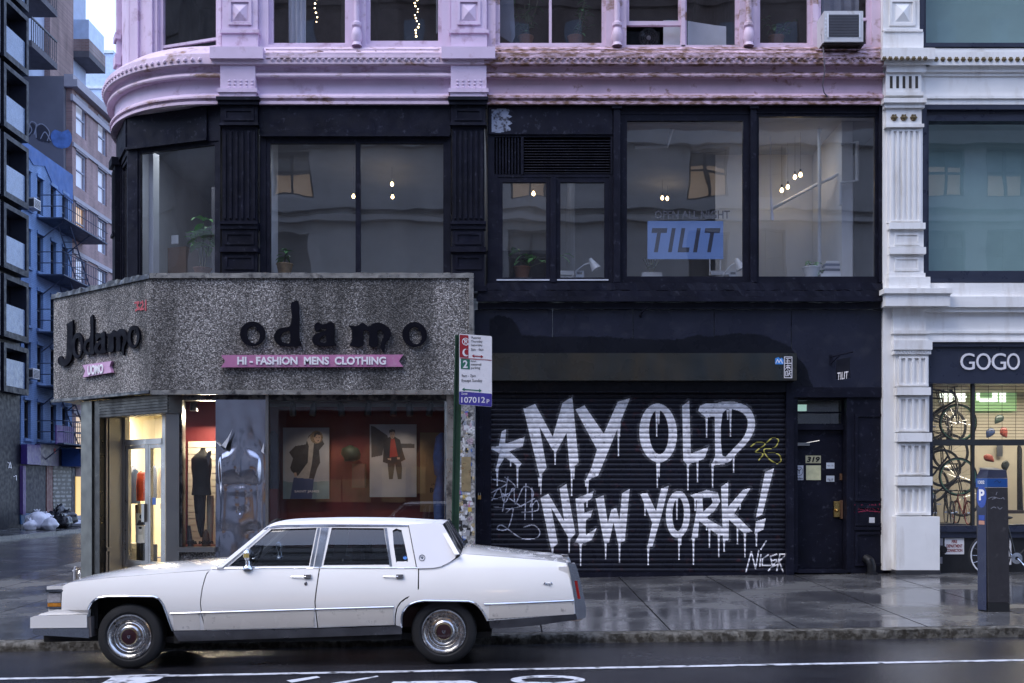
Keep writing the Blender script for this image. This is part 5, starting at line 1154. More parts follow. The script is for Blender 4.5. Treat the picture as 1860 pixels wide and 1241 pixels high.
# bike shop interior
YW = pm('straw_wall', (.58, .52, .41), .7, var=.08)
a, b_ = X(1680, WD), X(xR, WD); zf0, zc0 = sw(9, WD), WF.uv(1760, 690)[1]
mb = MB()
quadwall(mb, (a, 21.6), (b_, 21.6), zf0, zc0); quadwall(mb, (a, 19.1), (a, 21.6), zf0, zc0); quadwall(mb, (b_, 19.1), (b_, 21.6), zf0, zc0)
mb.face([(a, 19.1, zc0), (b_, 19.1, zc0), (b_, 21.6, zc0), (a, 21.6, zc0)]); mb.face([(a, 19.1, zf0), (b_, 19.1, zf0), (b_, 21.6, zf0), (a, 21.6, zf0)])
mb.build('bike_shop_room', YW, wb, recalc=False)
lamp('bike_shop_light', (9.4, 20.3, zc0 - .06), 2.2, 48, (1, .91, .76), (0, 0, 0), .5)
lamp('bike_shop_light', (12.5, 20.3, zc0 - .06), 2.2, 40, (1, .91, .76), (0, 0, 0), .5)
# wire grille on the upper panes
mb = MB()
for k in range(17): y = 700 + k * 5.8; p, q = WF.uv(1697, y), WF.uv(1900, y); mb.tube([WF.pt(p[0], p[1], -.2), WF.pt(q[0], q[1], -.2)], .004, 4)
for k in range(9): x = 1705 + 25 * k; p, q = WF.uv(x, 698), WF.uv(x, 797); mb.tube([WF.pt(p[0], p[1], -.208), WF.pt(q[0], q[1], -.208)], .004, 4)
mb.build('wire_grille', pm('grille_wire', (.04, .03, .025), .5, .5), wb)
# glowing signs at the back of the shop
BW = Frame((0, 21.55), (1, 21.55))
gs = thing('light_box_sign', tuple(BW.pt(*BW.uv(1800, 740))), 'green light box with a broken white letter shape glowing in the bike shop', 'light box')
mb = MB(); BW.pbox(mb, 1762, 1843, 698, 747, 0, .08); mb.build('sign_box', emis('green_glow', (.25, .44, .20), .4), gs)
mb = MB(); BW.pbox(mb, 1770, 1776, 700, 728, .081, .1); BW.pbox(mb, 1776, 1800, 724, 731, .081, .1); BW.pbox(mb, 1799, 1808, 699, 731, .081, .1); BW.pbox(mb, 1812, 1823, 699, 732, .081, .1); mb.build('sign_strokes', emis('white_glow', (.8, .88, .8), 1.1), gs)
gs = thing('neon_sign', tuple(BW.pt(*BW.uv(1715, 732))), 'bright white letter sign glowing at the upper left of the bike shop', 'light sign')
mb = MB()
for k, (x0, x1) in enumerate(((1696, 1701), (1704, 1710), (1713, 1718), (1722, 1741))): BW.pbox(mb, x0, x1, 717, 733, .3, .33); BW.pbox(mb, x0 - 1, x1 + 2, 719 + k, 722 + k, .331, .34)
mb.build('sign_letters', emis('white_glow', (.8, .88, .8), 1.1), gs)
# ---- bicycles
def bicycle(name, label, loc, rz, frame_col, rim_mat, group=None, pitch=0):
    t = thing(name, (0, 0, 0), label, 'bicycle', group)
    fm = frame_col; r = .34
    for x in (-.52, .52):
        mb = MB(); mb.lathe([(r - .012, -.016), (r + .008, -.014), (r + .014, 0), (r + .008, .014), (r - .012, .016), (r - .012, -.016)], (x, 0, r), 'Y', 36); wh = mb.build('wheel', RUBBER, t, smooth=True, local=True)
        mb = MB(); mb.lathe([(r - .035, -.012), (r - .012, -.013), (r - .012, .013), (r - .035, .012), (r - .035, -.012)], (x, 0, r), 'Y', 36); mb.build('rim', rim_mat, wh, smooth=True, local=True)
        mb = MB()
        for k in range(14): a = 2 * math.pi * k / 14; mb.tube([(x + .02 * math.cos(a + .9), .014 * (-1) ** k, r + .02 * math.sin(a + .9)), (x + (r - .03) * math.cos(a), 0, r + (r - .03) * math.sin(a))], .0022, 4, False)
        mb.tube([(x, -.04, r), (x, .04, r)], .018, 8); mb.build('spokes', CHROME, wh, local=True)
    bb, hd, hl, st2, rw, fw_ = (-.08, 0, .29), (.36, 0, .86), (.40, 0, .74), (-.22, 0, .84), (-.52, 0, r), (.52, 0, r)
    mb = MB()
    for a, c, q in ((bb, st2, .015), (st2, hd, .015), (bb, hl, .018), (hd, hl, .02)): mb.tube([a, c], q, 8)
    for s in (-.05, .05): mb.tube([bb, (rw[0], s, r)], .010, 6); mb.tube([st2, (rw[0], s, r)], .009, 6)
    mb.build('frame', fm, t, smooth=True, local=True)
    mb = MB()
    for s in (-.045, .045): mb.tube([(hl[0], s * .5, hl[2]), (.44, s, .6), (fw_[0], s, r)], .011, 6)
    mb.build('fork', fm, t, smooth=True, local=True)
    mb = MB(); mb.tube([hd, (.33, 0, .96)], .013, 8); mb.tube([(.26, -.28, .99), (.33, -.12, .97), (.33, .12, .97), (.26, .28, .99)], .012, 8); mb.build('handlebar', RUBBER, t, smooth=True, local=True)
    mb = MB(); mb.tube([st2, (-.255, 0, .95)], .012, 8); mb.ball((-.26, 0, .97), .13, 2, (1, .55, .25)); mb.build('saddle', RUBBER, t, smooth=True, local=True)
    mb = MB(); mb.lathe([(.03, -.03), (.095, -.028), (.095, -.034), (.03, -.036)], bb, 'Y', 20); mb.tube([(bb[0], -.05, bb[2]), (bb[0] + .12, -.055, bb[2] - .12)], .01, 6); mb.tube([(bb[0], .05, bb[2]), (bb[0] - .12, .055, bb[2] + .12)], .01, 6); mb.box(bb[0] + .07, bb[0] + .17, -.13, -.06, bb[2] - .13, bb[2] - .11); mb.build('crankset', CHROME, t, local=True)
    t.location = loc; t.rotation_euler = (0, pitch, rz); return t
BKF = pm('bike_black', (.012, .012, .014), .35); GRIM = pm('green_rim', (.12, .30, .18), .4); WRIM = pm('white_rim', (.68, .68, .70), .4); DRIM = pm('dark_rim', (.05, .05, .055), .35, .5)
RED_F = pm('bike_red', (.28, .03, .02), .35)
x = X(1788, 18.3); bicycle('bicycle', 'black bicycle with white rims leaning by the shop, half hidden by the parking meter', (x + .66, 18.42, sw(x, 18.4)), 0, BKF, WRIM)
BG = 'bicycles stored in the bike shop'
hb = [('black bicycle with green rims hung high in the bike shop window', 1740, 768, 20.2, .2, GRIM, BKF), ('black bicycle with green rims hung low in the bike shop window', 1740, 866, 20.0, -.15, GRIM, BKF),
      ('dark bicycle hung behind the high green rimmed one', 1722, 776, 20.6, .1, DRIM, BKF), ('dark bicycle hung farthest left in the upper bike shop window', 1692, 785, 20.9, -.1, DRIM, BKF),
      ('dark bicycle hung between the two green rimmed ones', 1726, 822, 20.7, .35, DRIM, BKF), ('dark bicycle hung lowest behind the small floor bicycles', 1748, 905, 20.8, .12, DRIM, BKF), ('dark bicycle hung at the top left corner of the bike shop', 1708, 735, 20.9, .05, DRIM, BKF), ('dark bicycle hung behind the low green rimmed one', 1712, 850, 20.5, .25, DRIM, BKF), ('dark bicycle hung farthest left in the lower bike shop window', 1690, 880, 20.8, -.2, DRIM, BKF)]
for lab, px, py, d, pt, rm, fm in hb:   # hung by the front wheel: the bike stands on end, seen from the side
    xw, zw = X(px, d), Z(py, d)         # where the wheel nearest the window shows
    bicycle('hung_bicycle', lab, (xw - .52 * math.cos(pt) - .34 * math.sin(pt), d, zw + .52 * math.sin(pt) - .34 * math.cos(pt)), 0, fm, rm, BG, pt)
for k, (px, fm, nm) in enumerate(((1702, BKF, 'small black bicycle standing at the far left of the bike shop floor'), (1728, BKF, 'small black bicycle standing second from left on the bike shop floor'), (1752, RED_F, 'small red bicycle standing on the bike shop floor'))):
    t = bicycle('small_bicycle', nm, (X(px, 19.6), 19.7, Z(953, 19.6)), R(70 + 8 * k), fm, RED_F if k == 2 else DRIM, BG); t.scale = (.62, .62, .62)
mb = MB(); WF.pbox(mb, 1690, 1768, 953, 962, -1.2, -.3); tag(mb.build('shop_shelf', pm('desk_dark', (.03, .03, .04), .4)), 'dark display shelf under the small bicycles in the bike shop window', 'shelf')
for px, py, c, lb in ((1814, 762, (.03, .05, .04), 'dark green saddle hung high on the straw wall of the bike shop'), (1798, 787, (.03, .05, .12), 'small blue saddle hung on the straw wall of the bike shop'), (1824, 786, (.22, .05, .035), 'red saddle hung right of the blue one on the straw wall'), (1797, 833, (.24, .05, .03), 'orange red saddle hung below the glazing bar of the bike shop'), (1826, 847, (.03, .035, .03), 'black saddle hung beside the orange red one')):
    t = thing('bicycle_saddle', (X(px, 20.9), 20.9, Z(py, 20.9)), lb, 'saddle')
    mb = MB(); cx, cy, cz = X(px, 20.9), 20.9, Z(py, 20.9); q = .08; tl_ = -1.2 if px % 2 else .8
    vs = bmesh.ops.create_icosphere(mb.bm, subdivisions=3, radius=1)['verts']
    for v in vs:
        f_ = (1.05 if v.co.z > .1 else max(.42, 1.05 + .62 * (v.co.z - .1))); v.co = Vector((cx + v.co.x * q * f_ + v.co.z * .025 * tl_, cy + v.co.y * q * .45, cz + v.co.z * q * 1.35)); a_ = (px * 37 % 100 - 50) / 60; dx_, dz_ = v.co.x - cx, v.co.z - cz; v.co.x, v.co.z = cx + dx_ * math.cos(a_) - dz_ * math.sin(a_), cz + dx_ * math.sin(a_) + dz_ * math.cos(a_)
    mb.build('shell', pm('saddle_%d' % px, c, .3, var=.15), t, smooth=True)
    mb = MB()
    for k in (-1, 1): mb.tube([(cx + k * .03, cy + .05, cz + .05), (cx + k * .03, cy + .08, cz), (cx + k * .015, cy + .05, cz - .05)], .006, 5)
    mb.build('rails', DARK, t)
mb = MB(); BW.pbox(mb, 1810, 1820, 809, 829, 0, .03); tag(mb.build('wall_plate', STEEL, bevel=.004), 'small grey metal plate on the straw wall just below the glazing bar', 'plate')
mb = MB(); loft(mb, BW, [(1851, 808, 2, .02), (1852, 815, 4, .05), (1852, 870, 4, .06), (1853, 930, 5, .06)], .6); tag(mb.build('garment_bag', SUIT, smooth=True), 'long dark bag hanging at the right end of the bike shop', 'bag')
mb = MB(); WF.pbox(mb, 1850, 1880, 928, 934, -1.0, -.4); WF.pbox(mb, 1857, 1859, 934, 956, -.9, -.86); tag(mb.build('bench', pm('bench_dark', (.05, .03, .02), .5)), 'small dark bench at the right end of the bike shop', 'bench')
# fire department sign and connection on the riser
fs = thing('fire_sign', tuple(WF.pt(*WF.uv(1733, 1007), .0)), 'white sign reading FIRE DEPARTMENT CONNECTION in red letters', 'sign')
mb = MB(); WF.pbox(mb, 1716.5, 1751.5, 977.5, 1007, -.018, -.008); WF.pbox(mb, 1718, 1750, 979, 979.6, -.008, -.0065); mb.build('sign_plate', pm('enamel_white', (.7, .69, .70), .3), fs, bevel=.004)
mb = MB()
for s_, x0, x1, y in (('FIRE', 1729, 1739, 981), ('DEPARTMENT', 1719.5, 1748.5, 989), ('CONNECTION', 1719.5, 1748.5, 997)): text_px(mb, WF, s_, x0, x1, y, y + 6, -.0075, 0, .045)
mb.build('lettering', pm('enamel_red', (.20, .015, .02), .4), fs)
t = thing('fire_connection', tuple(WF.pt(*WF.uv(1708, 1000), .0)), 'small black fire hose inlet on the riser between two grey plates', 'hose inlet')
mb = MB(); p = WF.pt(*WF.uv(1707, 998), -.02); mb.lathe([(.0, -.2), (.06, -.2), (.07, -.17), (.06, -.15), (.05, -.12), (.05, 0), (.09, 0)], (p.x, p.y, p.z), 'Y', 16); mb.build('inlet', pm('cast_iron', (.015, .015, .017), .5, .5), t, smooth=True)
mb = MB(); WF.pbox(mb, 1701, 1713, 978, 991, -.019, -.004); WF.pbox(mb, 1701, 1712, 1012, 1024, -.019, -.004); mb.build('plate', pm('grey_plate', (.32, .31, .34), .4, .6), t)
mb = MB(); WF.pbox(mb, 1834, 1837, 976, 1026, -.019, -.0); tag(mb.build('riser_notice', pm('enamel_white', (.7, .69, .70), .3)), 'narrow white panel on the shop riser just right of the parking meter', 'notice')
# black elbow pipe at the entrance bay
t = thing('drain_pipe', (X(1580, 18.9), 18.85, sw(6.1, 18.8)), 'black elbow pipe coming out of the panelled bay beside the entrance door', 'pipe')
mb = MB(); P = lambda px, py, w: FR.pt(*FR.uv(px, py, w), w)
mb.tube([P(1574, 1015, -.05), P(1575, 1015, .08), P(1580, 1019, .15), P(1583, 1028, .16), P(1583, 1042, .16)], .075, 12); mb.build('elbow', pm('cast_iron', (.015, .015, .017), .5, .5), t, smooth=True)
mb = MB(); mb.tube([P(1583, 1040, .16), P(1583, 1045, .16)], .10, 12); mb.build('flange', pm('cast_iron', (.015, .015, .017), .5, .5), t)
t = thing('wall_inlet', (X(961, 18.9), 18.9, Z(1010, 18.9)), 'green corroded twin pipe inlet low on the shutter behind the car boot', 'hose inlet')
mb = MB()
for px in (953, 982): p = FR.pt(*FR.uv(px, 1010), .16); mb.lathe([(.0, -.06), (.05, -.06), (.055, 0), (.045, .05)], (p.x, p.y, p.z), 'Y', 14)
a, c = FR.pt(*FR.uv(950, 1009), .12), FR.pt(*FR.uv(984, 1009), .12); mb.tube([a, c], .04, 10); mb.build('inlet', pm('verdigris', (.05, .07, .06), .6, .4, var=.3, vs=20), t, smooth=True)
# ================================================================== ROOMS BEHIND THE UPPER WINDOWS
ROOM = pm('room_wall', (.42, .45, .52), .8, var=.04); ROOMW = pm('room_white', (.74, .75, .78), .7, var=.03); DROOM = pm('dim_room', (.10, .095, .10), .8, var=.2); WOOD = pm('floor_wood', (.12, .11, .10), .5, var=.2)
z0, z1 = 5.05, 8.45
fp = [(-4.9, 19.22), (-6.72, 19.82), (-7.15, 20.75), (-7.15, 27), (6.95, 27), (6.95, 19.22)]
mb = MB()
for a, b_ in zip(fp[2:], fp[3:]): quadwall(mb, a, b_, z0, z1)
mb.face([(*p, z1) for p in fp]); mb.build('studio_room', ROOM, bld, recalc=False)
mb = MB(); mb.face([(*p, z0) for p in fp]); mb.build('studio_floor', WOOD, bld)
mb = MB(); quadwall(mb, (6.9, 19.25), (6.9, 22.2), z0, z1); quadwall(mb, (6.9, 22.2), (4.1, 22.2), z0, z1); mb.box(6.05, 6.25, 20.2, 22.15, z0, z1); mb.build('partition', ROOMW, bld, recalc=False)
mb = MB(); quadwall(mb, (1.1, 19.25), (1.1, 22.4), z0, z1); quadwall(mb, (-.5, 22.4), (1.1, 22.4), z0, z1); quadwall(mb, (-.5, 19.3), (-.5, 22.4), z0, z1); mb.build('partition', pm('grey_partition', (.24, .25, .29), .8), bld, recalc=False)
mb = MB(); quadwall(mb, (-4.25, 19.3), (-4.25, 20.0), z0, z1); mb.build('partition', ROOMW, bld, recalc=False)
mb = MB()
for pts in ([(5.75, 20.6, z1), (5.75, 20.6, 7.2), (5.75, 20.6, z0)], [(5.2, 21.9, 7.3), (5.75, 20.7, 7.45), (5.95, 20.5, 7.5), (6.3, 20.3, 7.7)], [(6.0, 20.1, 8.0), (6.3, 20.1, 8.05), (6.3, 20.1, 7.35), (6.0, 20.1, 7.3), (6.0, 20.1, 6.9)], [(2.3, 20.6, 8.1), (2.9, 20.6, 8.12), (3.0, 20.6, z1)]): mb.tube(pts, .032, 8)
mb.build('heating_pipe', ROOMW, bld, smooth=True)
mb = MB(); quadwall(mb, (-1.0, 21.4), (.9, 21.4), z0, 6.35); mb.build('dark_cabinet', pm('cabinet_dark', (.02, .02, .025), .6), bld)
lamp('studio_fill_light', (4.6, 20.4, z1 - .05), 1.6, 9, (.80, .88, 1), (0, 0, 0), 1.0); lamp('studio_fill_light', (-2.8, 22.5, z1 - .05), 1.6, 12, (.80, .88, 1), (0, 0, 0), 1.0); lamp('studio_fill_light', (-5.9, 20.9, z1 - .05), .8, 9, (.80, .88, 1), (0, 0, 0), .6); lamp('studio_fill_light', (.3, 20.6, z1 - .05), .8, 6, (.80, .88, 1), (0, 0, 0), 1.0)  # unseen fill lamps, added to brighten the studio rooms with cool light
# third floor room
y0, y1 = 8.85, 12.6
mb = MB(); fp3 = [(-4.9, 19.3), (-6.7, 19.9), (-7.1, 20.8), (-7.1, 25), (6.9, 25), (6.9, 19.3)]
for a, b_ in zip(fp3[2:], fp3[3:]): quadwall(mb, a, b_, y0, y1)
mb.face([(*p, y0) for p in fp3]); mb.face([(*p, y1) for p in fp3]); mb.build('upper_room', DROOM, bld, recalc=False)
mb = MB()
for x in (-3.0, -.55, 2.0, 4.1): quadwall(mb, (x, 19.35), (x, 25), y0, y1)
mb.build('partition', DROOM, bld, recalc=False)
# ---- hanging bulbs
BULB = emis('bulb_glow', (1, .66, .30), 9); CORD = pm('cord_black', (.02, .02, .02), .6)
def bulb(px, py, d, label, top):
    p = Vector((X(px, d), d, Z(py, d))); t = thing('hanging_bulb', (p.x, p.y, top), label, 'light bulb', 'bare bulbs hanging in the second floor studio')
    mb = MB(); mb.tube([p + Vector((0, 0, .09)), (p.x, p.y, top)], .0025, 5); mb.tube([p + Vector((0, 0, .05)), p + Vector((0, 0, .11))], .018, 8); mb.build('cord', CORD, t)
    mb = MB(); mb.lathe([(0, -.045), (.026, -.03), (.036, 0), (.024, .03), (.012, .05)], p, 'Z', 12); mb.build('bulb', BULB, t, smooth=True)
    l = bpy.data.lights.new('bulb_light', 'POINT'); l.energy = 0.35; l.color = (1, .8, .55); l.shadow_soft_size = .06; o = bpy.data.objects.new('bulb_light', l); o.location = p + Vector((0, -.0, -.12)); COL.objects.link(o)
for px, py, d, lb in ((642, 357, 23, 'bare bulb just left of the mullion in the wide black window'), (712, 335, 23, 'upper bare bulb in the right pane of the wide black window'), (713, 358, 24, 'lower bare bulb in the right pane of the wide black window'), (969, 352, 21.5, 'single bare bulb in the narrow window under the louvres'), (1203, 360, 24, 'left bulb of the close pair above the blue window sign'), (1212, 361, 24.5, 'right bulb of the close pair above the blue window sign'),
                      (1420, 346, 21.6, 'lowest bulb of the rising row of four in the right studio window'), (1431, 340, 21.4, 'second lowest bulb of the rising row of four in the right studio window'), (1444, 322, 21.0, 'second highest bulb of the rising row of four in the right studio window'), (1454, 318, 20.8, 'highest bulb of the rising row of four in the right studio window')): bulb(px, py, d, lb, z1)
mb = MB(); p = Vector((X(1399, 19.6), 19.6, 0)); mb.tube([(p.x, p.y, Z(248, 19.6)), (p.x + .01, p.y, Z(350, 19.6)), (p.x + .035, p.y, Z(400, 19.6))], [.006, .012, .03], 6); tag(mb.build('blind_cord', pm('rope_white', (.7, .7, .74), .7)), 'white twisted cord hanging in the right studio window', 'cord')
# ---- vinyl sign TILIT on the glass
t = thing('window_sign', tuple(FR.pt(*FR.uv(1245, 470), -.05)), 'blue rectangular TILIT sign on the middle studio window', 'sign')
mb = MB(); FR.pbox(mb, 1177, 1315, 400, 469.5, -.07, -.062); mb.build('sign_sheet', pm('blue_vinyl', (.17, .28, .56), .6, var=.06), t)
mb = MB(); text_px(mb, FR, 'TILIT', 1184, 1310, 413, 457, -.0605, 0, .03, .22, 1.3); mb.build('lettering', pm('sign_dark', (.03, .035, .06), .5), t)
mb = MB(); text_px(mb, FR, 'OPEN ALL NIGHT', 1190, 1327, 381, 396, -.0605, 0, .02); tag(mb.build('window_lettering', pm('faint_vinyl', (.07, .07, .09), .5)), 'faint OPEN ALL NIGHT lettering on the glass above the blue sign', 'lettering')
# ---- plants
LEAF = pm('leaf_green', (.12, .33, .09), .45, var=.35, vs=6); LEAFD = pm('leaf_deep', (.06, .18, .065), .4, var=.35, vs=6); TERRA = pm('terracotta', (.22, .09, .045), .8, var=.15, vs=8); POTB = pm('basket_pot', (.34, .22, .11), .8, var=.2, vs=20); POTW = pm('white_pot', (.62, .63, .65), .5); STEM = pm('stem', (.07, .07, .035), .7)
def leaf(mb, base, d, L_, W_, droop=.3, lobes=0):
    d = Vector(d).normalized(); side = d.cross(Vector((0, 0, 1))); side = side.normalized() if side.length > .05 else Vector((1, 0, 0)); n = 6; prev = None; b0 = Vector(base)
    for k in range(n + 1):
        t_ = k / n; wv = W_ * math.sin(math.pi * min(1, t_ * .93 + .07)) ** .8 * (1 if not lobes or k % 2 else .62); c = b0 + d * L_ * t_ + Vector((0, 0, -droop * L_ * t_ * t_)); up = Vector((0, 0, .18 * wv))
        cur = [mb.bm.verts.new(c - side * wv + up), mb.bm.verts.new(c), mb.bm.verts.new(c + side * wv + up)]
        if prev:
            for i in range(2): mb.bm.faces.new((prev[i], prev[i + 1], cur[i + 1], cur[i]))
        prev = cur
def plant(label, base, pot, pr, ph, stems, leaves, lm, rnd, name='potted_plant', cat='plant'):
    t = thing(name, tuple(base), label, cat); b0 = Vector(base)
    if pot: mb = MB(); mb.lathe([(0, 0), (pr * .72, 0), (pr, ph * .9), (pr * 1.06, ph * .9), (pr * 1.06, ph), (pr * .9, ph), (pr * .85, ph * .85), (0, ph * .85)], b0, 'Z', 20); mb.build('pot', pot, t, smooth=True)
    mb = MB(); ml = MB()
    for (dx, dy, h, nl, L_, W_, sp) in stems:
        tip = b0 + Vector((dx, dy, ph + h)); mb.tube([b0 + Vector((dx * .1, dy * .1, ph * .85)), b0 + Vector((dx * .55, dy * .5, ph + h * .5)), tip], [.010, .008, .005], 5)
        for k in range(nl):
            a = rnd.uniform(0, 6.28); e = rnd.uniform(-.1, .9); f_ = rnd.uniform(1 - sp, 1); q = b0 + Vector((dx * f_, dy * f_, ph + h * f_)); leaf(ml, q, (math.cos(a), math.sin(a) * .7, e), L_ * rnd.uniform(.7, 1.1), W_ * rnd.uniform(.8, 1.1), rnd.uniform(.3, .9), leaves)
    mb.build('stem', STEM, t, smooth=True); ml.build('foliage', lm, t, smooth=True, recalc=False); return t
rn = random.Random(31)
sillz = Z(503, 19.5)
p = FA.pt(*FA.uv(348, 494), -.32); plant('tall large-leaved plant in a terracotta pot in the angled corner window', (p.x, p.y, Z(500, p.y)), TERRA, .16, .12, [(.0, 0, .55, 0, 0, 0, 0), (.02, .02, .86, 14, .30, .085, .5), (-.16, .05, .70, 11, .27, .08, .5), (.19, 0, .72, 12, .28, .085, .5)], 0, LEAF, rn)
def fq(name, lab, cat, px0, px1, py0, py1, w0, w1, m):
    mb = MB(); FA.pbox(mb, px0, px1, py0, py1, w0, w1); return tag(mb.build(name, m, bevel=.008), lab, cat)
fq('white_door', 'tall white door standing open behind the large-leaved plant in the corner window', 'door', 322, 364, 330, 500, -1.25, -1.2, ROOMW)
fq('wooden_cabinet', 'brown wooden cabinet at the left of the angled corner window', 'cabinet', 266, 300, 436, 500, -1.0, -.6, pm('cabinet_wood', (.12, .075, .05), .5, var=.2))
fq('paper_sheet', 'white sheet of paper pinned above the brown cabinet in the corner window', 'paper', 267, 280, 412, 428, -.7, -.695, POTW)
mb = MB(); FA.pbox(mb, 254, 262, 270, 503, -.42, -.25); mb.build('window_reveal', ROOMW, bld)
mb = MB(); FA.pbox(mb, 296, 318, 300, 500, -1.5, -1.46); mb.build('room_wall', pm('shade_wall', (.10, .10, .12), .8), bld)  # added dark strip, room shade put into its colour behind the plant
lamp('studio_fill_light', (-6.0, 20.2, z1 - .05), .4, 20, (.85, .92, 1), (0, 0, 0), .4)  # one more unseen fill lamp, added to brighten the corner window plant
d = 19.35; plant('small spiky plant in a tan basket pot behind the wide black window', (X(517, d), d, Z(502, d)), POTB, .14, .22, [(.0, 0, .14, 8, .17, .04, .4), (.03, 0, .24, 9, .16, .04, .3)], 0, LEAF, rn)
d = 19.55; plant('split-leaved plant in a terracotta pot in the narrow studio window', (X(948, d), d, sillz - .04), TERRA, .15, .22, [(-.05, -.05, .30, 2, .26, .12, .2), (.1, 0, .22, 2, .24, .12, .2), (.3, -.05, .18, 2, .24, .11, .2), (.48, 0, .1, 2, .22, .1, .2), (.75, 0, .22, 3, .24, .1, .2), (.02, .05, .12, 2, .22, .1, .2)], 1, LEAF, rn)
d = 19.4; plant('low sprigs in a white trough at the foot of the middle studio window', (X(1183, d), d, sillz - .03), None, .1, .08, [(-.15 + .05 * k, 0, .25, 4, .06, .012, .7) for k in range(7)], 0, LEAFD, rn)
mb = MB(); mb.box(X(1166, d), X(1202, d), d - .07, d + .07, sillz - .05, sillz + .05); tag(mb.build('planter', POTW, bevel=.01), 'small white trough planter at the foot of the middle studio window', 'planter')
plant('trailing plant in a white pot on the right studio window ledge', (X(1474, d), d, sillz - .03), POTW, .15, .18, [(-.05, 0, .1, 14, .14, .022, .9), (.08, -.04, .06, 14, .15, .022, .9), (.2, -.05, -.12, 5, .1, .03, .6), (.34, -.05, -.16, 4, .09, .03, .4)], 0, LEAF, rn)
# books beside it
for k, (lb, c, w_) in enumerate((('lowest book of the small stack beside the trailing plant', (.5, .5, .55), .30), ('second book from the bottom of the stack beside the trailing plant', (.06, .07, .1), .27), ('middle book of the stack beside the trailing plant', (.4, .4, .45), .25), ('second book from the top of the stack beside the trailing plant', (.1, .12, .18), .26), ('topmost book of the stack beside the trailing plant', (.5, .5, .52), .22))):
    mb = MB(); c0 = X(1509, d); mb.box(c0 - w_ / 2, c0 + w_ / 2, d - .1, d + .1, sillz + .02 + .045 * k, sillz + .06 + .045 * k); tag(mb.build('book', pm('book_%d' % k, c, .6), bevel=.004), lb, 'book', 'books stacked on the studio window ledge')
mb = MB(); mb.box(X(1488, d), X(1524, d), d - .12, d + .12, sillz - .04, sillz + .018); tag(mb.build('shoe_box', POTW, bevel=.004), 'white box under the small stack of books', 'box')
# ---- desk lamps and machines on the sills
LW = pm('lamp_white', (.68, .70, .74), .4)
def desk_lamp(label, px, d, flip):
    x = X(px, d); z = sillz - .04; t = thing('desk_lamp', (x, d, z), label, 'lamp', 'white desk lamps on the studio window ledges')
    mb = MB(); mb.lathe([(0, 0), (.08, 0), (.08, .02), (.02, .03)], (x, d, z), 'Z', 16); mb.build('base', LW, t, smooth=True)
    mb = MB(); mb.tube([(x, d, z + .03), (x + .1 * flip, d, z + .16), (x + .22 * flip, d, z + .25), (x + .36 * flip, d, z + .30)], .012, 6); mb.build('arm', LW, t, smooth=True)
    mb = MB(); a, c = Vector((x + .33 * flip, d, z + .36)), Vector((x + .44 * flip, d - .02, z + .17)); mb.tube([a, a.lerp(c, .35), c], [.03, .05, .09], 14); mb.build('lamp_shade', LW, t, smooth=True)
desk_lamp('white desk lamp bending right in the narrow studio window', 1038, 19.5, 1); desk_lamp('white desk lamp bending right at the right foot of the middle studio window', 1312, 19.5, .75)
def machine(label, px0, px1):
    d = 19.6; a, c = X(px0, d), X(px1, d); t = thing('sewing_machine', ((a + c) / 2, d, sillz - .04), label, 'machine', 'white machines on the studio window ledges'); z = sillz - .04
    mb = MB(); mb.box(a, c, d - .08, d + .08, z, z + .05); mb.box(c - .14, c, d - .06, d + .06, z + .05, z + .16); mb.box(a, c - .14, d - .05, d + .05, z + .09, z + .16); mb.build('body', LW, t, bevel=.015)
    mb = MB(); mb.box(a + .05, c - .05, d - .082, d - .0805, z + .015, z + .035); mb.box(c - .12, c - .03, d - .062, d - .0605, z + .09, z + .13); mb.build('panel', pm('panel_grey', (.12, .13, .15), .4), t)
machine('white machine under the desk lamp in the narrow studio window', 1018, 1060); machine('white machine under the desk lamp in the middle studio window', 1290, 1338)
mb = MB(); q = Frame((0, 19.62), (1, 19.62)); q.pbox(mb, 1289, 1310, 462, 466, -.1, 0)
for px in (1289, 1308): q.pbox(mb, px, px + 2, 466, 500, -.05, -.03)
tag(mb.build('small_rack', LW), 'little white rack standing behind the right side of the middle studio window', 'rack')
# ---- third floor: curtains, fairy lights, cardboard, fan, air conditioner
def curtain(label, px0, px1, d, m, ztop, zbot, taper=0):
    mb = MB(); a, c = X(px0, d), X(px1, d); n = 26
    mb.grid(lambda u, v: (a + (c - a) * (u * (1 - taper * (1 - v)) + taper * (1 - v) * .5), d + .035 * math.sin(u * 22 + v), zbot + (ztop - zbot) * v), n, 6)
    return tag(mb.build('curtain', m, smooth=True), label, 'curtain')
CUR = pm('curtain_white', (.62, .63, .68), .8, var=.08)
curtain('white curtain gathered at the left of the second pink-framed window', 522, 558, 19.4, CUR, 12.3, Z(79, 19.4) - .2, .15); curtain('white curtain edge at the right of the third pink-framed window', 792, 802, 19.4, CUR, 12.3, Z(60, 19.4)); curtain('pale curtain behind the air conditioner', 1492, 1560, 19.6, pm('curtain_grey', (.30, .32, .38), .8), 12.3, Z(45, 19.6))
FAIRY = emis('fairy_glow', (1, .75, .4), 9)
def fairy(label, px, d, y0_, y1_, n):
    t = thing('fairy_lights', (X(px, d), d, Z(y0_ - 200, d)), label, 'string lights', 'strings of small warm lights')
    mb = MB(); pts = [(X(px + 3 * math.sin(k * 1.3), d), d, Z(y0_ + (y1_ - y0_) * k / n, d)) for k in range(n + 1)]; mb.tube(pts, .003, 4); mb.build('wire', CORD, t)
    mb = MB()
    for k in range(n + 1): p = pts[k]; mb.ball((p[0] + random.uniform(-.02, .02), p[1], p[2]), random.uniform(.010, .02), 1)
    mb.build('bulbs', FAIRY, t)
fairy('string of warm lights hanging in the third pink-framed window', 757, 20.3, -120, 66, 34); fairy('dim string of warm lights hanging in the second pink-framed window', 573, 21.0, -60, 40, 12)
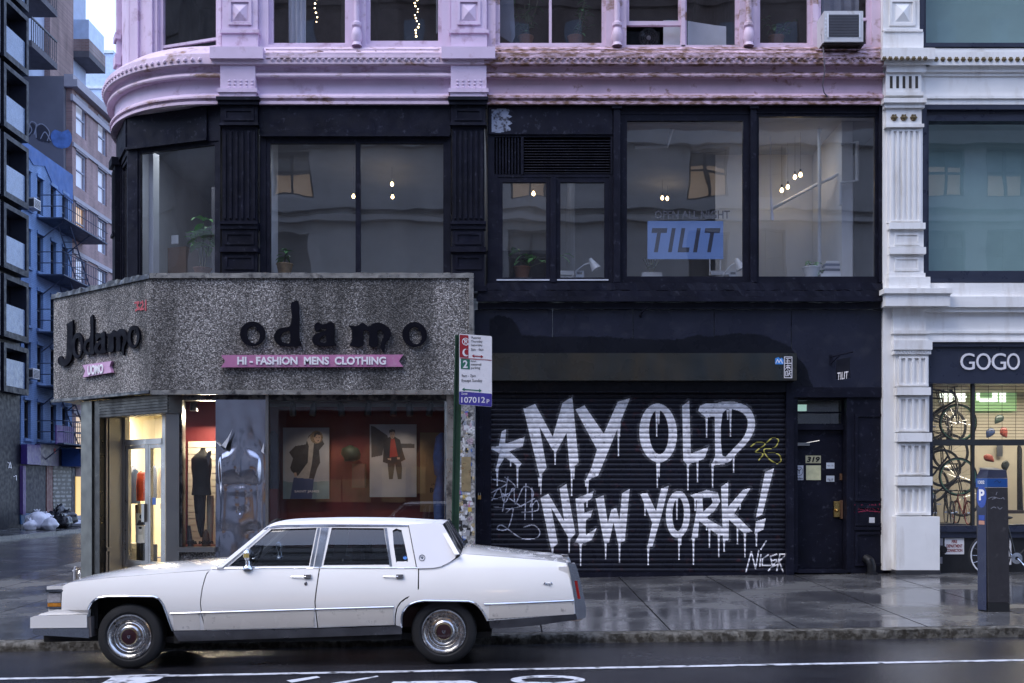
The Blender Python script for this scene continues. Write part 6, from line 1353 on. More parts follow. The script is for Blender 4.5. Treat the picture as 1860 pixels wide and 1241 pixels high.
mb = MB(); WQ = Frame((0, 19.3), (1, 19.3)); WQ.pbox(mb, 1205, 1237, 37, 84, -.02, 0); tag(mb.build('white_board', POTW), 'white board closing half of the open pink-framed window beside the fan', 'board')
mb = MB(); mb.plate([WQ.uv(*p) for p in ((1250, 84), (1250, 36), (1300, 44), (1320, 46), (1320, 84))], [], lambda u, v, w_: WQ.pt(u, v, -.05 + w_), .02); tag(mb.build('cardboard_sheet', POTW), 'white cardboard sheet standing behind the pink-framed window right of the open one', 'board')
mb = MB(); WQ.pbox(mb, 1142, 1205, 37, 85, -.5, -.48); tag(mb.build('dark_backing', DARK), 'added black sheet standing for the dark room behind the open pink-framed window', 'dark backing')  # added black sheet, gives the open window its dark interior
t = thing('fan', (X(1178, 19.3), 19.35, Z(86, 19.3)), 'black round fan in the open pink-framed window', 'fan')
cx, cz = X(1178, 19.35), Z(70, 19.35)
mb = MB()
for rr_ in (.07, .11, .15, .17): mb.tube([(cx + rr_ * math.cos(a), 19.33, cz + rr_ * math.sin(a)) for a in [2 * math.pi * k / 24 for k in range(25)]], .005, 5)
for k in range(16): a = 2 * math.pi * k / 16; mb.tube([(cx + .04 * math.cos(a), 19.325, cz + .04 * math.sin(a)), (cx + .17 * math.cos(a), 19.33, cz + .17 * math.sin(a))], .003, 4)
mb.build('cage', pm('fan_black', (.03, .03, .035), .4), t)
mb = MB()
for k in range(5): a = 2 * math.pi * k / 5; mb.face([(cx + .03 * math.cos(a), 19.36, cz + .03 * math.sin(a)), (cx + .15 * math.cos(a - .35), 19.37, cz + .15 * math.sin(a - .35)), (cx + .155 * math.cos(a + .35), 19.35, cz + .155 * math.sin(a + .35))])
mb.build('blades', pm('fan_blade', (.02, .02, .025), .3), t); mb = MB(); mb.lathe([(0, -.03), (.04, -.02), (.04, .08), (0, .08)], (cx, 19.34, cz), 'Y', 14); mb.tube([(cx, 19.40, cz), (cx, 19.40, Z(88, 19.3))], .03, 8); mb.build('stand', pm('fan_grey', (.15, .15, .17), .4), t)
rn2 = random.Random(5)
for px, lb in ((955, 'leafy climbing plant behind the left pane of the double pink-framed window'), (1045, 'leafy climbing plant behind the right pane of the double pink-framed window'), (1410, 'low leafy plant inside the pink-framed window left of the air conditioner')):
    d = 19.6; plant(lb, (X(px, d), d, Z(84, d)), TERRA, .14, .16, [(rn2.uniform(-.3, .3), rn2.uniform(-.1, .2), rn2.uniform(.2, .9) * (.45 if px > 1300 else 1), 8, .16, .03, .8) for _ in range(6)], 0, LEAFD, rn2)
mb = MB(); mb.plate([WQ.uv(*p) for p in ((908, 0), (930, -60), (936, 60), (930, 75), (908, 60))], [], lambda u, v, w_: WQ.pt(u, v, -.1 + w_), .02); tag(mb.build('leaning_panel', pm('grey_panel', (.20, .21, .25), .7)), 'grey panel leaning inside the left pane of the double pink-framed window', 'panel')
def air_con(label, fr, px0, px1, py0, py1, w0, w1, side_gr=True, name='air_conditioner'):
    (u0, z1_), (u1, z0_) = fr.uv(px0, py0, w1), fr.uv(px1, py1, w1); c = fr.pt((u0 + u1) / 2, z0_, w0); t = thing(name, tuple(c), label, 'air conditioner')
    mb = MB(); fr.box(mb, u0, u1, z0_, z1_, w0, w1); mb.build('casing', pm('ac_casing', (.56, .56, .58), .45, var=.06, dirt=(.2, .15, .1), damt=.0), t, bevel=.012)
    mb = MB(); W_, Hh = u1 - u0, z1_ - z0_; fr.box(mb, u0 + .1 * W_, u1 - .1 * W_, z0_ + .16 * Hh, z1_ - .12 * Hh, w1, w1 + .004); mb.build('grille_back', pm('ac_grille', (.035, .037, .045), .5), t)
    mb = MB(); n = 14
    for k in range(n): z = z0_ + .17 * Hh + (.70 * Hh) * k / n; fr.box(mb, u0 + .11 * W_, u1 - .11 * W_, z, z + .01, w1 + .004, w1 + .010)
    mb.build('grille', pm('ac_fin', (.10, .10, .12), .5), t)
    mb = MB()
    for k in range(5): fr.box(mb, u0 + .02 * W_, u0 + .06 * W_, z0_ + Hh * (.2 + .13 * k), z0_ + Hh * (.26 + .13 * k), w1, w1 + .004)
    fr.box(mb, u0 + .08 * W_, u0 + .11 * W_, z0_ + .13 * Hh, z1_ - .09 * Hh, w1, w1 + .016); fr.box(mb, u1 - .11 * W_, u1 - .08 * W_, z0_ + .13 * Hh, z1_ - .09 * Hh, w1, w1 + .016)
    mb.build('trim', LW, t); return t
t = air_con('white air conditioner on a bracket in the last pink-framed window beside the white pier', FR, 1497, 1568, 20, 76, -.15, .42)
mb = MB(); a, c = X(1497, 18.6), X(1568, 18.6); zb2 = Z(77, 18.6); mb.box(a - .02, c + .02, 18.62, 18.95, zb2 - .03, zb2 - .003); mb.tube([(a + .05, 18.65, zb2 - .03), (a + .05, 18.98, zb2 - .12)], .012, 6); mb.tube([(c - .05, 18.65, zb2 - .03), (c - .05, 18.98, zb2 - .12)], .012, 6); mb.build('bracket', pm('ac_bracket', (.05, .04, .035), .6, .5), t)
mb = MB(); y = 18.66
mb.tube([(X(1497, 18.6), 18.75, Z(60, 18.7)), (X(1496, y), y, Z(95, y)), (X(1498, y), y, Z(130, y)), (X(1494, 18.8), 18.8, Z(155, 18.8)), (X(1497, 18.82), 18.82, Z(168, 18.8)), (X(1504, 18.85), 18.86, Z(176, 18.85))], .011, 6); tag(mb.build('power_cable', pm('cable_grey', (.12, .10, .12), .6), smooth=True), 'grey cable hanging down the rusted pink cornice from the air conditioner', 'cable')
# ---- blade sign beside the shutter
t = thing('blade_sign', tuple(FR.pt(*FR.uv(1520, 655), .03)), 'small black TILIT sign hanging from an arm above the entrance bay', 'sign')
mb = MB(); a = FR.pt(*FR.uv(1508, 649), .03); b2 = FR.pt(*FR.uv(1530, 647), .62); mb.tube([a, b2], .012, 6); mb.tube([FR.pt(*FR.uv(1508, 661), .03), FR.pt(*FR.uv(1516, 650), .3)], .01, 6); FR.pbox(mb, 1506, 1510, 645, 663, .03, .05); mb.build('bracket', BLACK, t)
mb = MB(); mb.hexa([FR.pt(*FR.uv(px, py), w_) for px, py, w_ in ((1511, 691, .24), (1526, 692, .56), (1526.5, 692, .545), (1511.5, 691, .225), (1511, 657, .24), (1526, 656, .56), (1526.5, 656, .545), (1511.5, 657, .225))]); mb.build('sign_board', pm('sign_black', (.008, .009, .016), .4), t)
mb = MB(); A2, B2 = FR.pt(FR.s(1511), 0, .243), FR.pt(FR.s(1526), 0, .563); BF = Frame((A2.x, A2.y), (B2.x, B2.y)); text_mb(mb, 'TILIT', lambda u, v, q: BF.pt(u, v, .004), .04, BF.L - .04, Z(690, 18.7), Z(677, 18.7), 0, .01, .1); mb.build('lettering', LETW, t)
# ---- stickers on the shutter box
SBX = Frame((0, FACE_Y - .272), (1, FACE_Y - .272))
t = thing('character_sticker', tuple(SBX.pt(*SBX.uv(1431, 687))), 'tall narrow black sticker with white brush characters on the shutter box corner', 'sticker')
mb = MB(); union_rows(mb, [[[SBX.uv(*p) for p in rect(1424, 1439, 648, 687)], [SBX.uv(*p) for p in rect(1425.2, 1437.8, 649.2, 685.8)]]], SBX.uv(1431, 687)[1], SBX.uv(1431, 648)[1], .006, lambda u, v: SBX.pt(u, v, .004))
S = []
for pts in ([(1427, 652), (1436, 651)], [(1431, 652), (1430, 659)], [(1427, 656), (1435, 656)], [(1426, 660), (1437, 660)], [(1427, 665), (1436, 664)], [(1431, 662), (1431, 672)], [(1430, 667), (1426, 671)], [(1432, 667), (1436, 671)], [(1428, 668), (1435, 667)], [(1427, 675), (1430, 674), (1430, 683), (1427, 683), (1427, 675)], [(1432, 674), (1437, 673)], [(1434, 674), (1432, 683)], [(1433, 678), (1437, 684)], [(1432, 679), (1437, 677)]): S += [[[SBX.uv(*a) for a in l[0]]] for l in stroke(pts, 1.1)]
union_rows(mb, S, SBX.uv(1431, 686)[1], SBX.uv(1431, 649)[1], .005, lambda u, v: SBX.pt(u, v, .0045)); mb.build('brush_characters', LETW, t, recalc=False)
mb = MB(); SBX.poly(mb, rect(1423.5, 1439.5, 647.5, 687.5), .002, .002); mb.build('backing', DARK, t)
mb = MB(); SBX.poly(mb, [(1408, 651), (1414, 649), (1417, 652), (1420, 650), (1423, 654), (1423, 662), (1408, 662)], .004, .003); o = tag(mb.build('blue_sticker', pm('sky_sticker', (.05, .25, .65), .5, var=.1)), 'small bright blue torn sticker left of the character sticker', 'sticker')
mb = MB(); S = [[[SBX.uv(*a) for a in l[0]]] for l in stroke([(1409, 660), (1412, 653), (1415, 659), (1418, 653), (1421, 660)], 1.3)]; union_rows(mb, S, SBX.uv(1415, 661)[1], SBX.uv(1415, 651)[1], .006, lambda u, v: SBX.pt(u, v, .0055)); mb.build('sticker_print', LETW, o)
t = thing('padlock', tuple(FR.pt(*FR.uv(871, 905), .09)), 'small brass padlock hanging from the black lock box at the shutter edge', 'padlock')
mb = MB(); FR.pbox(mb, 868.5, 874, 900, 907, .085, .11); mb.build('body', pm('brass', (.55, .36, .12), .3, 1), t, bevel=.006); mb = MB(); a = FR.pt(*FR.uv(871, 900), .098); mb.tube([a + Vector((-.018, 0, 0)), a + Vector((-.018, 0, .04)), a + Vector((0, 0, .055)), a + Vector((.018, 0, .04)), a + Vector((.018, 0, 0))], .005, 6); mb.build('shackle', STEEL, t)
# ================================================================== WHITE SEDAN
CARX, CARY = X(560, 11.0), 11.80
CARZ = H - (1210.9 - HY) * 11.0 / F
TILT = .0158
car = thing('sedan_car', (0, 0, 0), 'long white vintage sedan with chrome trim and maroon-centred wheel covers parked at the kerb', 'car')
HW = .86
def c3(px, py, yl):
    """photo pixel at local depth yl -> local (x, z) of the car"""
    d = CARY + yl; x = (px - CX) * d / F - CARX; z = H - (py - HY) * d / F - CARZ
    return x, z - TILT * x
cx_ = lambda px, yl=-HW: c3(px, 1000, yl)[0]
def hwx(x):
    xf, xr2 = cx_(90), cx_(1040); h_ = HW
    if x < xf + .9: h_ -= .085 * ((xf + .9 - x) / .9) ** 2
    if x > xr2 - .9: h_ -= .075 * ((x - xr2 + .9) / .9) ** 2
    return h_
def ys(x, z):
    h_ = hwx(x)
    return h_ - (.085 * ((z - .60) / .37) ** 2 if z > .60 else .085 * ((.60 - z) / .4) ** 2)
def resample(pl, n):
    P = [Vector(p) for p in pl]; L_ = [0]
    for a, b in zip(P, P[1:]): L_.append(L_[-1] + (b - a).length)
    out = []
    for k in range(n + 1):
        s = L_[-1] * k / n; i = 0
        while i < len(P) - 2 and L_[i + 1] < s: i += 1
        q = (s - L_[i]) / max(1e-9, L_[i + 1] - L_[i]); out.append(P[i].lerp(P[i + 1], min(1, max(0, q))))
    return out
def coons(mb, B, T, Lf, Rt, nu, nv, side, lip=.03):
    B, T, Lf, Rt = resample(B, nu), resample(T, nu), resample(Lf, nv), resample(Rt, nv)
    def f(u, v):
        i, j = int(round(u * nu)), int(round(v * nv))
        p = B[i] * (1 - v) + T[i] * v + Lf[j] * (1 - u) + Rt[j] * u - (B[0] * (1 - u) * (1 - v) + B[-1] * u * (1 - v) + T[0] * (1 - u) * v + T[-1] * u * v)
        x, z = c3(p.x, p.y, -HW)
        return Vector((x, side * ys(x, z), z))
    vs = mb.grid(f, nu, nv)
    edge = [vs[i][0] for i in range(nu + 1)] + [vs[nu][j] for j in range(1, nv + 1)] + [vs[i][nv] for i in range(nu - 1, -1, -1)] + [vs[0][j] for j in range(nv - 1, 0, -1)]
    inn = [mb.bm.verts.new(v.co - Vector((0, side * lip, 0))) for v in edge]
    for k in range(len(edge)): mb.bm.faces.new((edge[k], edge[(k + 1) % len(edge)], inn[(k + 1) % len(edge)], inn[k]))
PAINT = pm('white_car_paint', (.88, .855, .815), .2, var=.02, coat=1.0, rvar=.04, vs=1.5)
PAINTC = pm('cream_lower_paint', (.72, .67, .60), .25, var=.03, coat=.8, rvar=.04, dirt=(.3, .27, .23), damt=-.05, ds=9)
VINYL = pm('white_vinyl_roof', (.76, .75, .77), .38, var=.02, bump=.05, bs=120)
CARGL = glass('car_glass', (.34, .37, .40), 1.85)
CDARK = pm('car_underside', (.008, .008, .009), .8); CINT = pm('car_interior', (.035, .014, .013), .8, var=.2)
GREYM = pm('grey_rocker', (.13, .13, .14), .35, .85, var=.2, vs=5)
FENDER_ARCH = [(160, 1109), (161.5, 1104), (166, 1096), (172, 1090), (180, 1086), (197, 1083.5), (240, 1083), (281, 1083.5), (291, 1088), (299, 1099), (305, 1116), (310, 1133), (314, 1146)]
REAR_ARCH = [(730, 1140), (730.5, 1122), (733, 1112), (739, 1103), (748, 1097), (759, 1093), (772, 1091), (853, 1092), (863, 1095), (871, 1101), (878, 1110), (883, 1119), (887, 1128)]
TRIMY = lambda px: 1114.5 - .0300 * (px - 308)      # chrome moulding line between white and cream
for side in (-1, 1):
    S_ = lambda n_: n_
    mb = MB(); coons(mb, [(108.5, 1109)] + FENDER_ARCH + [(373.5, 1145.5)], [(108.5, 1066), (121, 1060), (200, 1050.5), (300, 1042.5), (380, 1037)], [(108.5, 1109), (108.5, 1066)], [(373.5, 1145.5), (367, 1120), (364.5, 1095), (367.5, 1068), (373, 1043), (380, 1037)], 70, 14, side)
    mb.build('front_fender', PAINT, car, smooth=True, local=True, angle=40)
    dl = [(375.6, 1146), (369, 1120), (366.5, 1095), (369.5, 1068), (375, 1043), (383, 1034)]; dr = [(576.6, 1141), (572.7, 1094), (579.5, 1032)]
    mb = MB(); coons(mb, [dl[0], dr[0]], [dl[-1], dr[-1]], dl, dr, 24, 16, side); d1 = mb.build('front_door', PAINT, car, smooth=True, local=True, angle=40)
    el = [(578.7, 1141), (574.9, 1094), (581.7, 1032)]; er = [(717.5, 1136), (718.5, 1118), (722, 1103), (728, 1094), (738, 1086), (748, 1082), (760.5, 1079.5), (761, 1032)]
    mb = MB(); coons(mb, [el[0], er[0]], [el[-1], er[-1]], el, er, 22, 24, side); d2 = mb.build('rear_door', PAINT, car, smooth=True, local=True, angle=40)
    ql = [(719.5, 1136), (720.5, 1118), (724, 1104), (730, 1095.6), (739.4, 1088.2), (749.3, 1084.2), (763, 1081.6), (763, 1032)]
    mb = MB(); coons(mb, [(719, 1136)] + REAR_ARCH + [(1047, 1117)], [(762.2, 1032), (805, 1030), (829, 1017), (843, 1008), (900, 1012), (1011, 1021), (1033, 1025)], ql, [(1047, 1117), (1045.5, 1090), (1033, 1025)], 90, 24, side)
    mb.build('rear_quarter', PAINT, car, smooth=True, local=True, angle=40)
    # rockers, wheel-arch lips, mouldings
    mb = MB(); coons(mb, [(322, 1167), (540, 1160), (730, 1153)], [(314, 1147.5), (577, 1142.5), (730, 1137.5)], [(322, 1167), (314, 1147.5)], [(730, 1153), (730, 1137.5)], 30, 3, side, .05); mb.build('rocker_panel', GREYM, car, smooth=True, local=True)
    mb = MB(); coons(mb, [(892, 1142), (912, 1143), (980, 1137), (1051, 1128)], [(888, 1124.5), (1049, 1117.5)], [(892, 1142), (888, 1124.5)], [(1051, 1128), (1049, 1117.5)], 20, 4, side, .05); mb.build('bumper_side', GREYM, car, smooth=True, local=True)
    def line(pts, r, off=.004):
        out = []
        for px, py in resample(pts, max(4, len(pts) * 4)): x, z = c3(px, py, -HW); out.append((x, side * (ys(x, z) + off), z))
        return out
    mb = MB()
    for a, b in ((311, 366), (367, 573), (575, 717), (881, 1045)): mb.tube(line([(a, TRIMY(a)), (b, TRIMY(b))], .008), .009, 6)
    mb.tube(line(FENDER_ARCH, .01, .002), .010, 6); mb.tube(line(REAR_ARCH, .01, .002), .010, 6)
    for a, b, y0_, y1_ in ((383, 580, 1034, 1032), (582, 760, 1032, 1032.5)): mb.tube(line([(a, y0_), (b, y1_)], .006), .007, 6)
    mb.build('side_moulding', CHROME, car, smooth=True, local=True)
    # cream band under the moulding: thin cladding panels that sit on each door
    def band(a, b, par, bl=None, tl=None):
        mb = MB(); B = [(a, bl(a)), (b, bl(b))]; T = [(a, TRIMY(a) + 1.5), (b, TRIMY(b) + 1.5)]
        def f(u, v):
            px = a + (b - a) * u; py = bl(px) * (1 - v) + (TRIMY(px) + 1.5) * v; x, z = c3(px, py, -HW); return Vector((x, side * (ys(x, z) + .004), z))
        mb.grid(f, 12, 4); mb.build('lower_cladding', PAINTC, par, smooth=True, local=True)
    low = lambda px: 1146 - .0265 * (px - 317)
    band(371, 572, d1, low); band(579.5, 716, d2, low); band(316, 364, car, low); band(890, 1044.5, car, lambda px: 1124.5 - .045 * (px - 890))
    # handles, lock, mirror
    for dd, px, py in ((d1, 548, 1048), (d2, 716, 1047.5)):
        x, z = c3(px, py, -HW); y = side * (ys(x, z) + .012); mb = MB(); mb.tube([(x - .10, y, z), (x + .05, y + side * .012, z)], .0055, 6); mb.box(x + .03, x + .10, min(y - .015, y + .02), max(y - .015, y + .02), z - .016, z + .018); mb.build('handle', CHROME, dd, local=True, bevel=.005)
    x, z = c3(557, 1061, -HW); mb = MB(); mb.lathe([(0, side * .008), (.016, side * .008), (.02, 0)], (x, side * ys(x, z), z), 'Y', 12); mb.build('lock', CHROME, d1, smooth=True, local=True)
    x, z = c3(449, 1037, -HW); y = side * (ys(x, z) - .01)
    mb = MB(); mb.lathe([(.055, -.01), (.05, .012), (.025, .035), (.018, .10)], (x, y, z + .02), 'Z', 12); mb.build('mirror_stem', CHROME, d1, smooth=True, local=True)
    mb = MB(); mb.ball((x, y, z + .155), .08, 3, (.55, 1.15, .85)); o = mb.build('mirror', CHROME, d1, smooth=True, local=True)
    if side < 0:
        mb = MB(); mb.box(x - .02, x + .035, y - .094, y - .089, z + .13, z + .175); mb.build('mirror_sticker', pm('gold_sticker', (.5, .38, .12), .4, var=.4, vs=60), d1, local=True)
# dark liner behind the shut lines, floor and wheel houses
mb = MB(); xa, xb = cx_(170), cx_(892)
for side in (-1, 1):
    mb.box(cx_(312), cx_(728), min(side * .74, side * .78), max(side * .74, side * .78), .25, .93); mb.box(cx_(112), cx_(170), min(side * .70, side * .73), max(side * .70, side * .73), .4, .8); mb.box(cx_(895), cx_(1030), min(side * .68, side * .72), max(side * .68, side * .72), .48, .9)
    mb.box(cx_(160), cx_(318), min(side * .50, side * .53), max(side * .50, side * .53), .3, .86); mb.box(cx_(725), cx_(892), min(side * .50, side * .53), max(side * .50, side * .53), .3, .86)
    for a, b in ((160, 163), (315, 318), (725, 728), (889, 892)): mb.box(cx_(a), cx_(b), min(side * .5, side * .74), max(side * .5, side * .74), .38, .75)
    for a, b in ((163, 315), (728, 889)): mb.box(cx_(a), cx_(b), min(side * .53, side * .76), max(side * .53, side * .76), .715, .74)
mb.box(xa, xb, -.66, .66, .24, .30); mb.box(cx_(60), xa, -.6, .6, .26, .34)
mb.build('underbody', CDARK, car, local=True)
# hood
def lid(name, top, crown, yedge, nx=34, m=PAINT):
    pts = resample(top, nx); mb = MB()
    def f(u, v):
        p = pts[int(round(u * nx))]; x, z = c3(p.x, p.y, -HW); yy = (2 * v - 1); w_ = ys(x, z) - yedge
        q = abs(yy); return Vector((x, yy * w_, z + crown(u) * (1 - q ** 2.4)))
    mb.grid(f, nx, 20); return mb.build(name, m, car, smooth=True, local=True, angle=50)
lid('hood', [(86, 1068.5), (108.5, 1065.5), (121, 1059.8), (200, 1050.2), (300, 1042.2), (388, 1035.5)], lambda u: .012 + .062 * min(1, u * 2.2), .004)
lid('trunk_lid', [(838, 1011), (850, 1008), (900, 1011.5), (1011, 1020.7), (1034, 1024.8)], lambda u: .05 * (1 - u) + .012, .004)
mb = MB(); x0 = cx_(372); x1 = cx_(398); mb.box(x0, x1, -.70, .70, .90, .955); mb.build('cowl', CDARK, car, local=True, bevel=.01)
mb = MB()
for y in (-.45, .1): mb.tube([(x1 - .02, y, 1.0), (x1 + .06, y + .25, 1.03), (x1 + .10, y + .5, 1.06)], .008, 5)
mb.build('wiper', CDARK, car, local=True)
# nose: grille, headlamps, bumper
xg = cx_(82)
mb = MB(); mb.box(xg - .01, xg + .25, -.74, .74, .52, .74); mb.box(xg + .0, xg + .25, -.74, .74, .74, .76); mb.build('nose_panel', PAINT, car, local=True, bevel=.015)
mb = MB(); mb.box(xg - .06, xg - .012, -.36, .36, .50, .80); o = mb.build('grille', CHROME, car, local=True, bevel=.02)
mb = MB()
for k in range(17): y = -.33 + .66 * k / 16; mb.box(xg - .066, xg - .0605, y - .006, y + .006, .53, .77)
for k in range(5): z = .55 + .05 * k; mb.box(xg - .065, xg - .0605, -.335, .335, z - .004, z + .004)
mb.build('grille_bars', CDARK, o, local=True)
mb = MB(); mb.tube([(xg + .02, 0, .79), (xg + .02, 0, .87)], .006, 6); mb.plate([(-.02, .86), (.02, .86), (.028, .91), (.0, .94), (-.028, .91)], [[(-.012, .87), (.012, .87), (.018, .908), (0, .925), (-.018, .908)]], lambda u, v, q: Vector((xg + .02 + q, u, v)), .006); mb.build('hood_ornament', CHROME, car, local=True)
AMB = pm('amber_lens', (.55, .22, .03), .2, var=.2, vs=30); LENS = pm('clear_lens', (.52, .50, .50), .12, .35, var=.25, vs=40, bump=.3, bs=60)
for side in (-1, 1):
    def wrap(px0, px1, py0, py1, off, name, m, par, bv=.006):
        mb = MB(); (a, zt_), (b, zb2) = c3(px0, py0, -HW), c3(px1, py1, -HW); yo = hwx(b) - .035 + off
        mb.box(a - off, b, min(side * .36, side * yo), max(side * .36, side * yo), zb2, zt_); return mb.build(name, m, par, local=True, bevel=bv)
    hl = wrap(80, 107.5, 1073, 1109, -.012, 'headlight', CDARK, car)
    wrap(80, 105, 1079.5, 1096.5, .0, 'lens', LENS, hl); wrap(80, 105, 1098, 1104, .0, 'turn_signal', AMB, hl); wrap(79, 108, 1072.5, 1077.5, .008, 'chrome_brow', CHROME, hl); wrap(80.5, 108.2, 1066.5, 1072.3, .004, 'fender_cap', PAINT, hl, .012); wrap(79, 108, 1105, 1107.5, .006, 'chrome_lip', CHROME, hl)
    mb = MB(); (a, z_) = c3(106, 1073, -HW); yo = hwx(a); mb.box(a, a + .02, min(side * (yo - .06), side * (yo - .018)), max(side * (yo - .06), side * (yo - .018)), c3(106, 1107, -HW)[1], z_); mb.build('chrome_bezel', CHROME, hl, local=True)
def bar(name, outline, hw0, m, bv=.02, seg=3, taper=.1, par=car):
    """bumper section: side outline swept across the car, corners pulled back"""
    mb = MB(); n = 18; prev = None
    for k in range(n + 1):
        y = -hw0 + 2 * hw0 * k / n; q = abs(y / hw0) ** 4 * taper
        ring = [mb.bm.verts.new((c3(px, py, -HW)[0] + (q if outline[0][0] < 500 and i_ in (0, len(outline) - 1) else 0), y, c3(px, py, -HW)[1])) for i_, (px, py) in enumerate(outline)]
        if prev:
            for i in range(len(ring)): mb.bm.faces.new((prev[i], prev[(i + 1) % len(ring)], ring[(i + 1) % len(ring)], ring[i]))
        else: mb.bm.faces.new(ring)
        prev = ring
    mb.bm.faces.new(prev); return mb.build(name, m, par, smooth=True, local=True, angle=30, bevel=0)
bp_ = bar('front_bumper', [(53.5, 1142), (157, 1141), (157, 1117.5), (62, 1119.5), (54, 1122.5)], .83, PAINT, taper=.0)
bar('bumper_valance', [(70, 1116.5), (98, 1108.6), (157.5, 1108.6), (157.5, 1117), (66, 1119)], .80, PAINT, taper=0)
bar('bumper_lower', [(58, 1150), (63, 1154.5), (160, 1160), (160, 1142), (57, 1143)], .825, CHROME, taper=0, par=bp_)
mb = MB(); x, z = c3(157.5, 1140, -HW); mb.box(x, x + .035, -.82, .82, z - .1, z + .1); mb.build('bumper_end', pm('bumper_rubber', (.12, .11, .11), .5), bp_, local=True)
# tail: chrome fins with lamps, rear panel and bumper
mb = MB(); x, z = cx_(1044), 0; mb.box(x - .14, x + .0, -.74, .74, .50, .955); mb.build('tail_panel', PAINT, car, local=True, bevel=.01)
for side in (-1, 1):
    out = [(1035, 1024.5), (1049, 1025.5), (1053, 1036), (1059, 1062), (1065, 1090), (1068, 1108), (1067, 1124), (1064, 1126.5), (1050, 1128), (1048.5, 1112), (1046.5, 1090), (1041, 1055)]
    mb = MB(); mb.plate([c3(*p, -HW) for p in out], [], lambda u, v, q: Vector((u, side * (hwx(u) - .035 + q), v)), .13); tl = mb.build('tail_fin', CHROME, car, local=True, bevel=.012, seg=2, smooth=True)
    mb = MB(); mb.plate([c3(*p, -HW) for p in ((1047.5, 1057), (1052, 1057), (1057.5, 1090), (1053, 1090))], [], lambda u, v, q: Vector((u, side * (hwx(u) - .028 + q), v)), .02); mb.build('tail_light', pm('red_lens', (.35, .015, .012), .15), tl, local=True)
bar('rear_bumper', [(1030, 1118), (1049, 1117.5), (1062, 1119), (1061, 1129), (1049, 1132), (1030, 1131)], .72, CHROME, taper=0)
# greenhouse
YB, YR = -.775, -.600
gy = lambda py: YB + (YR - YB) * min(1.05, max(-.1, (1032 - py) / 78.0))
def g2(p): return c3(p[0], p[1], gy(p[1]))
def gside(z): return None
def gmap(side, off=0):
    zb2, zt_ = g2((600, 1032))[1], g2((600, 954))[1]
    def M(u, v, q):
        t = (v - zb2) / (zt_ - zb2); y = YB + (YR - YB) * t; return Vector((u, side * (-y + q + off), v))
    return M
def dense(lp, n=6):
    out = []
    for a, b in zip(lp, lp[1:] + lp[:1]): out += [(a[0] + (b[0] - a[0]) * k / n, a[1] + (b[1] - a[1]) * k / n) for k in range(n)]
    return out
WF_ = [(418, 1029), (497, 961.5), (579, 959), (564, 1028)]; WR = [(590, 1027), (606.5, 959), (701, 959.5), (710.5, 1026)]; WO = smooth_loop([(717, 964), (731.5, 963), (734, 967), (744, 1016), (741, 1019.5), (725, 1020), (722, 1017)], 2)
for side in (-1, 1):
    mb = MB(); mb.plate([g2(p) for p in [(400, 1033), (493, 955.5), (520, 953.5), (745, 953), (759, 1033)]], [[g2(p) for p in l] for l in (WF_, WR, WO)], gmap(side), .035); mb.build('window_frame', PAINT, car, local=True)
    mb = MB()
    def gstrip(pts, off=.006, th=.012): mb.plate([g2(p) for p in pts], [], gmap(side, off), th)
    gstrip([(566, 1028.5), (581, 959), (585, 959), (571, 1028.5)]); gstrip([(573.5, 1030), (587.5, 958.5), (601, 958.5), (586, 1030)]); gstrip([(702, 959), (706.5, 959), (715, 1028), (710.5, 1028)]); gstrip([(398, 1031), (490, 956.5), (494, 957.5), (407, 1031)], .004)
    gstrip([(493, 957), (520, 954.5), (745, 954), (745, 956.2), (520, 956.8), (494, 959.5)], .006)
    mb.build('window_trim', CHROME, car, local=True)
    mb = MB()
    mb = None
    for q in ([(416, 1030), (566, 1029), (580.5, 958), (495, 960.5)], [(588.5, 1028), (712, 1027), (702, 958.5), (605.5, 958)], [(719, 1020), (746, 1020), (734.5, 962.5), (714.5, 963)]):
        mb = MB(); M = gmap(side, -.022); Q = [g2(p) for p in q]
        def gl(u, v):
            b_ = (Q[0][0] * (1 - u) + Q[1][0] * u, Q[0][1] * (1 - u) + Q[1][1] * u); t_ = (Q[3][0] * (1 - u) + Q[2][0] * u, Q[3][1] * (1 - u) + Q[2][1] * u)
            p = M(b_[0] * (1 - v) + t_[0] * v, b_[1] * (1 - v) + t_[1] * v, 0); p.y += side * .020 * (1 - (2 * v - 1) ** 2); return p
        mb.grid(gl, 4, 12); mb.build('side_window', CARGL, car, local=True, smooth=True, angle=180)
    mb = MB()
    if side < 0:
        mb = MB(); mb.plate([g2(p) for p in ((736, 1010), (739, 1008), (741, 1011), (743, 1014), (739, 1017), (735, 1015))], [], gmap(side, -.012), 0); mb.build('window_sticker', pm('sticker_bright', (.05, .2, .6), .5), car, local=True)
# vinyl sail panels and roof as one skin
zr = g2((600, 953.5))[1]
sail = [(746.5, 952.5), (790, 950), (807, 951.5), (815, 966), (836, 1004), (829, 1014.5), (818, 1022), (805, 1028.5), (790, 1031.5), (761, 1032.5)]
for side in (-1, 1):
    mb = MB(); mb.plate([g2(p) for p in sail], [], gmap(side, .012), .05); o = mb.build('sail_panel', VINYL, car, local=True, bevel=.012, seg=2, smooth=True)
    mb = MB(); u, v = g2((770, 1013)); M = gmap(side, .014); mb.tube([M(u + .028 * math.cos(a), v + .028 * math.sin(a), 0) for a in [2 * math.pi * k / 20 for k in range(21)]], .005, 5, False); mb.plate([(u - .014, v + .012), (u + .014, v + .012), (u + .012, v - .006), (u, v - .017), (u - .012, v - .006)], [], lambda a, b, q: M(a, b, q), .004); mb.build('emblem', CHROME, o, local=True)
rt = [(491, 955), (500, 950.5), (520, 949), (600, 948), (720, 948.5), (785, 951), (806, 955)]
pts = resample(rt, 40); mb = MB()
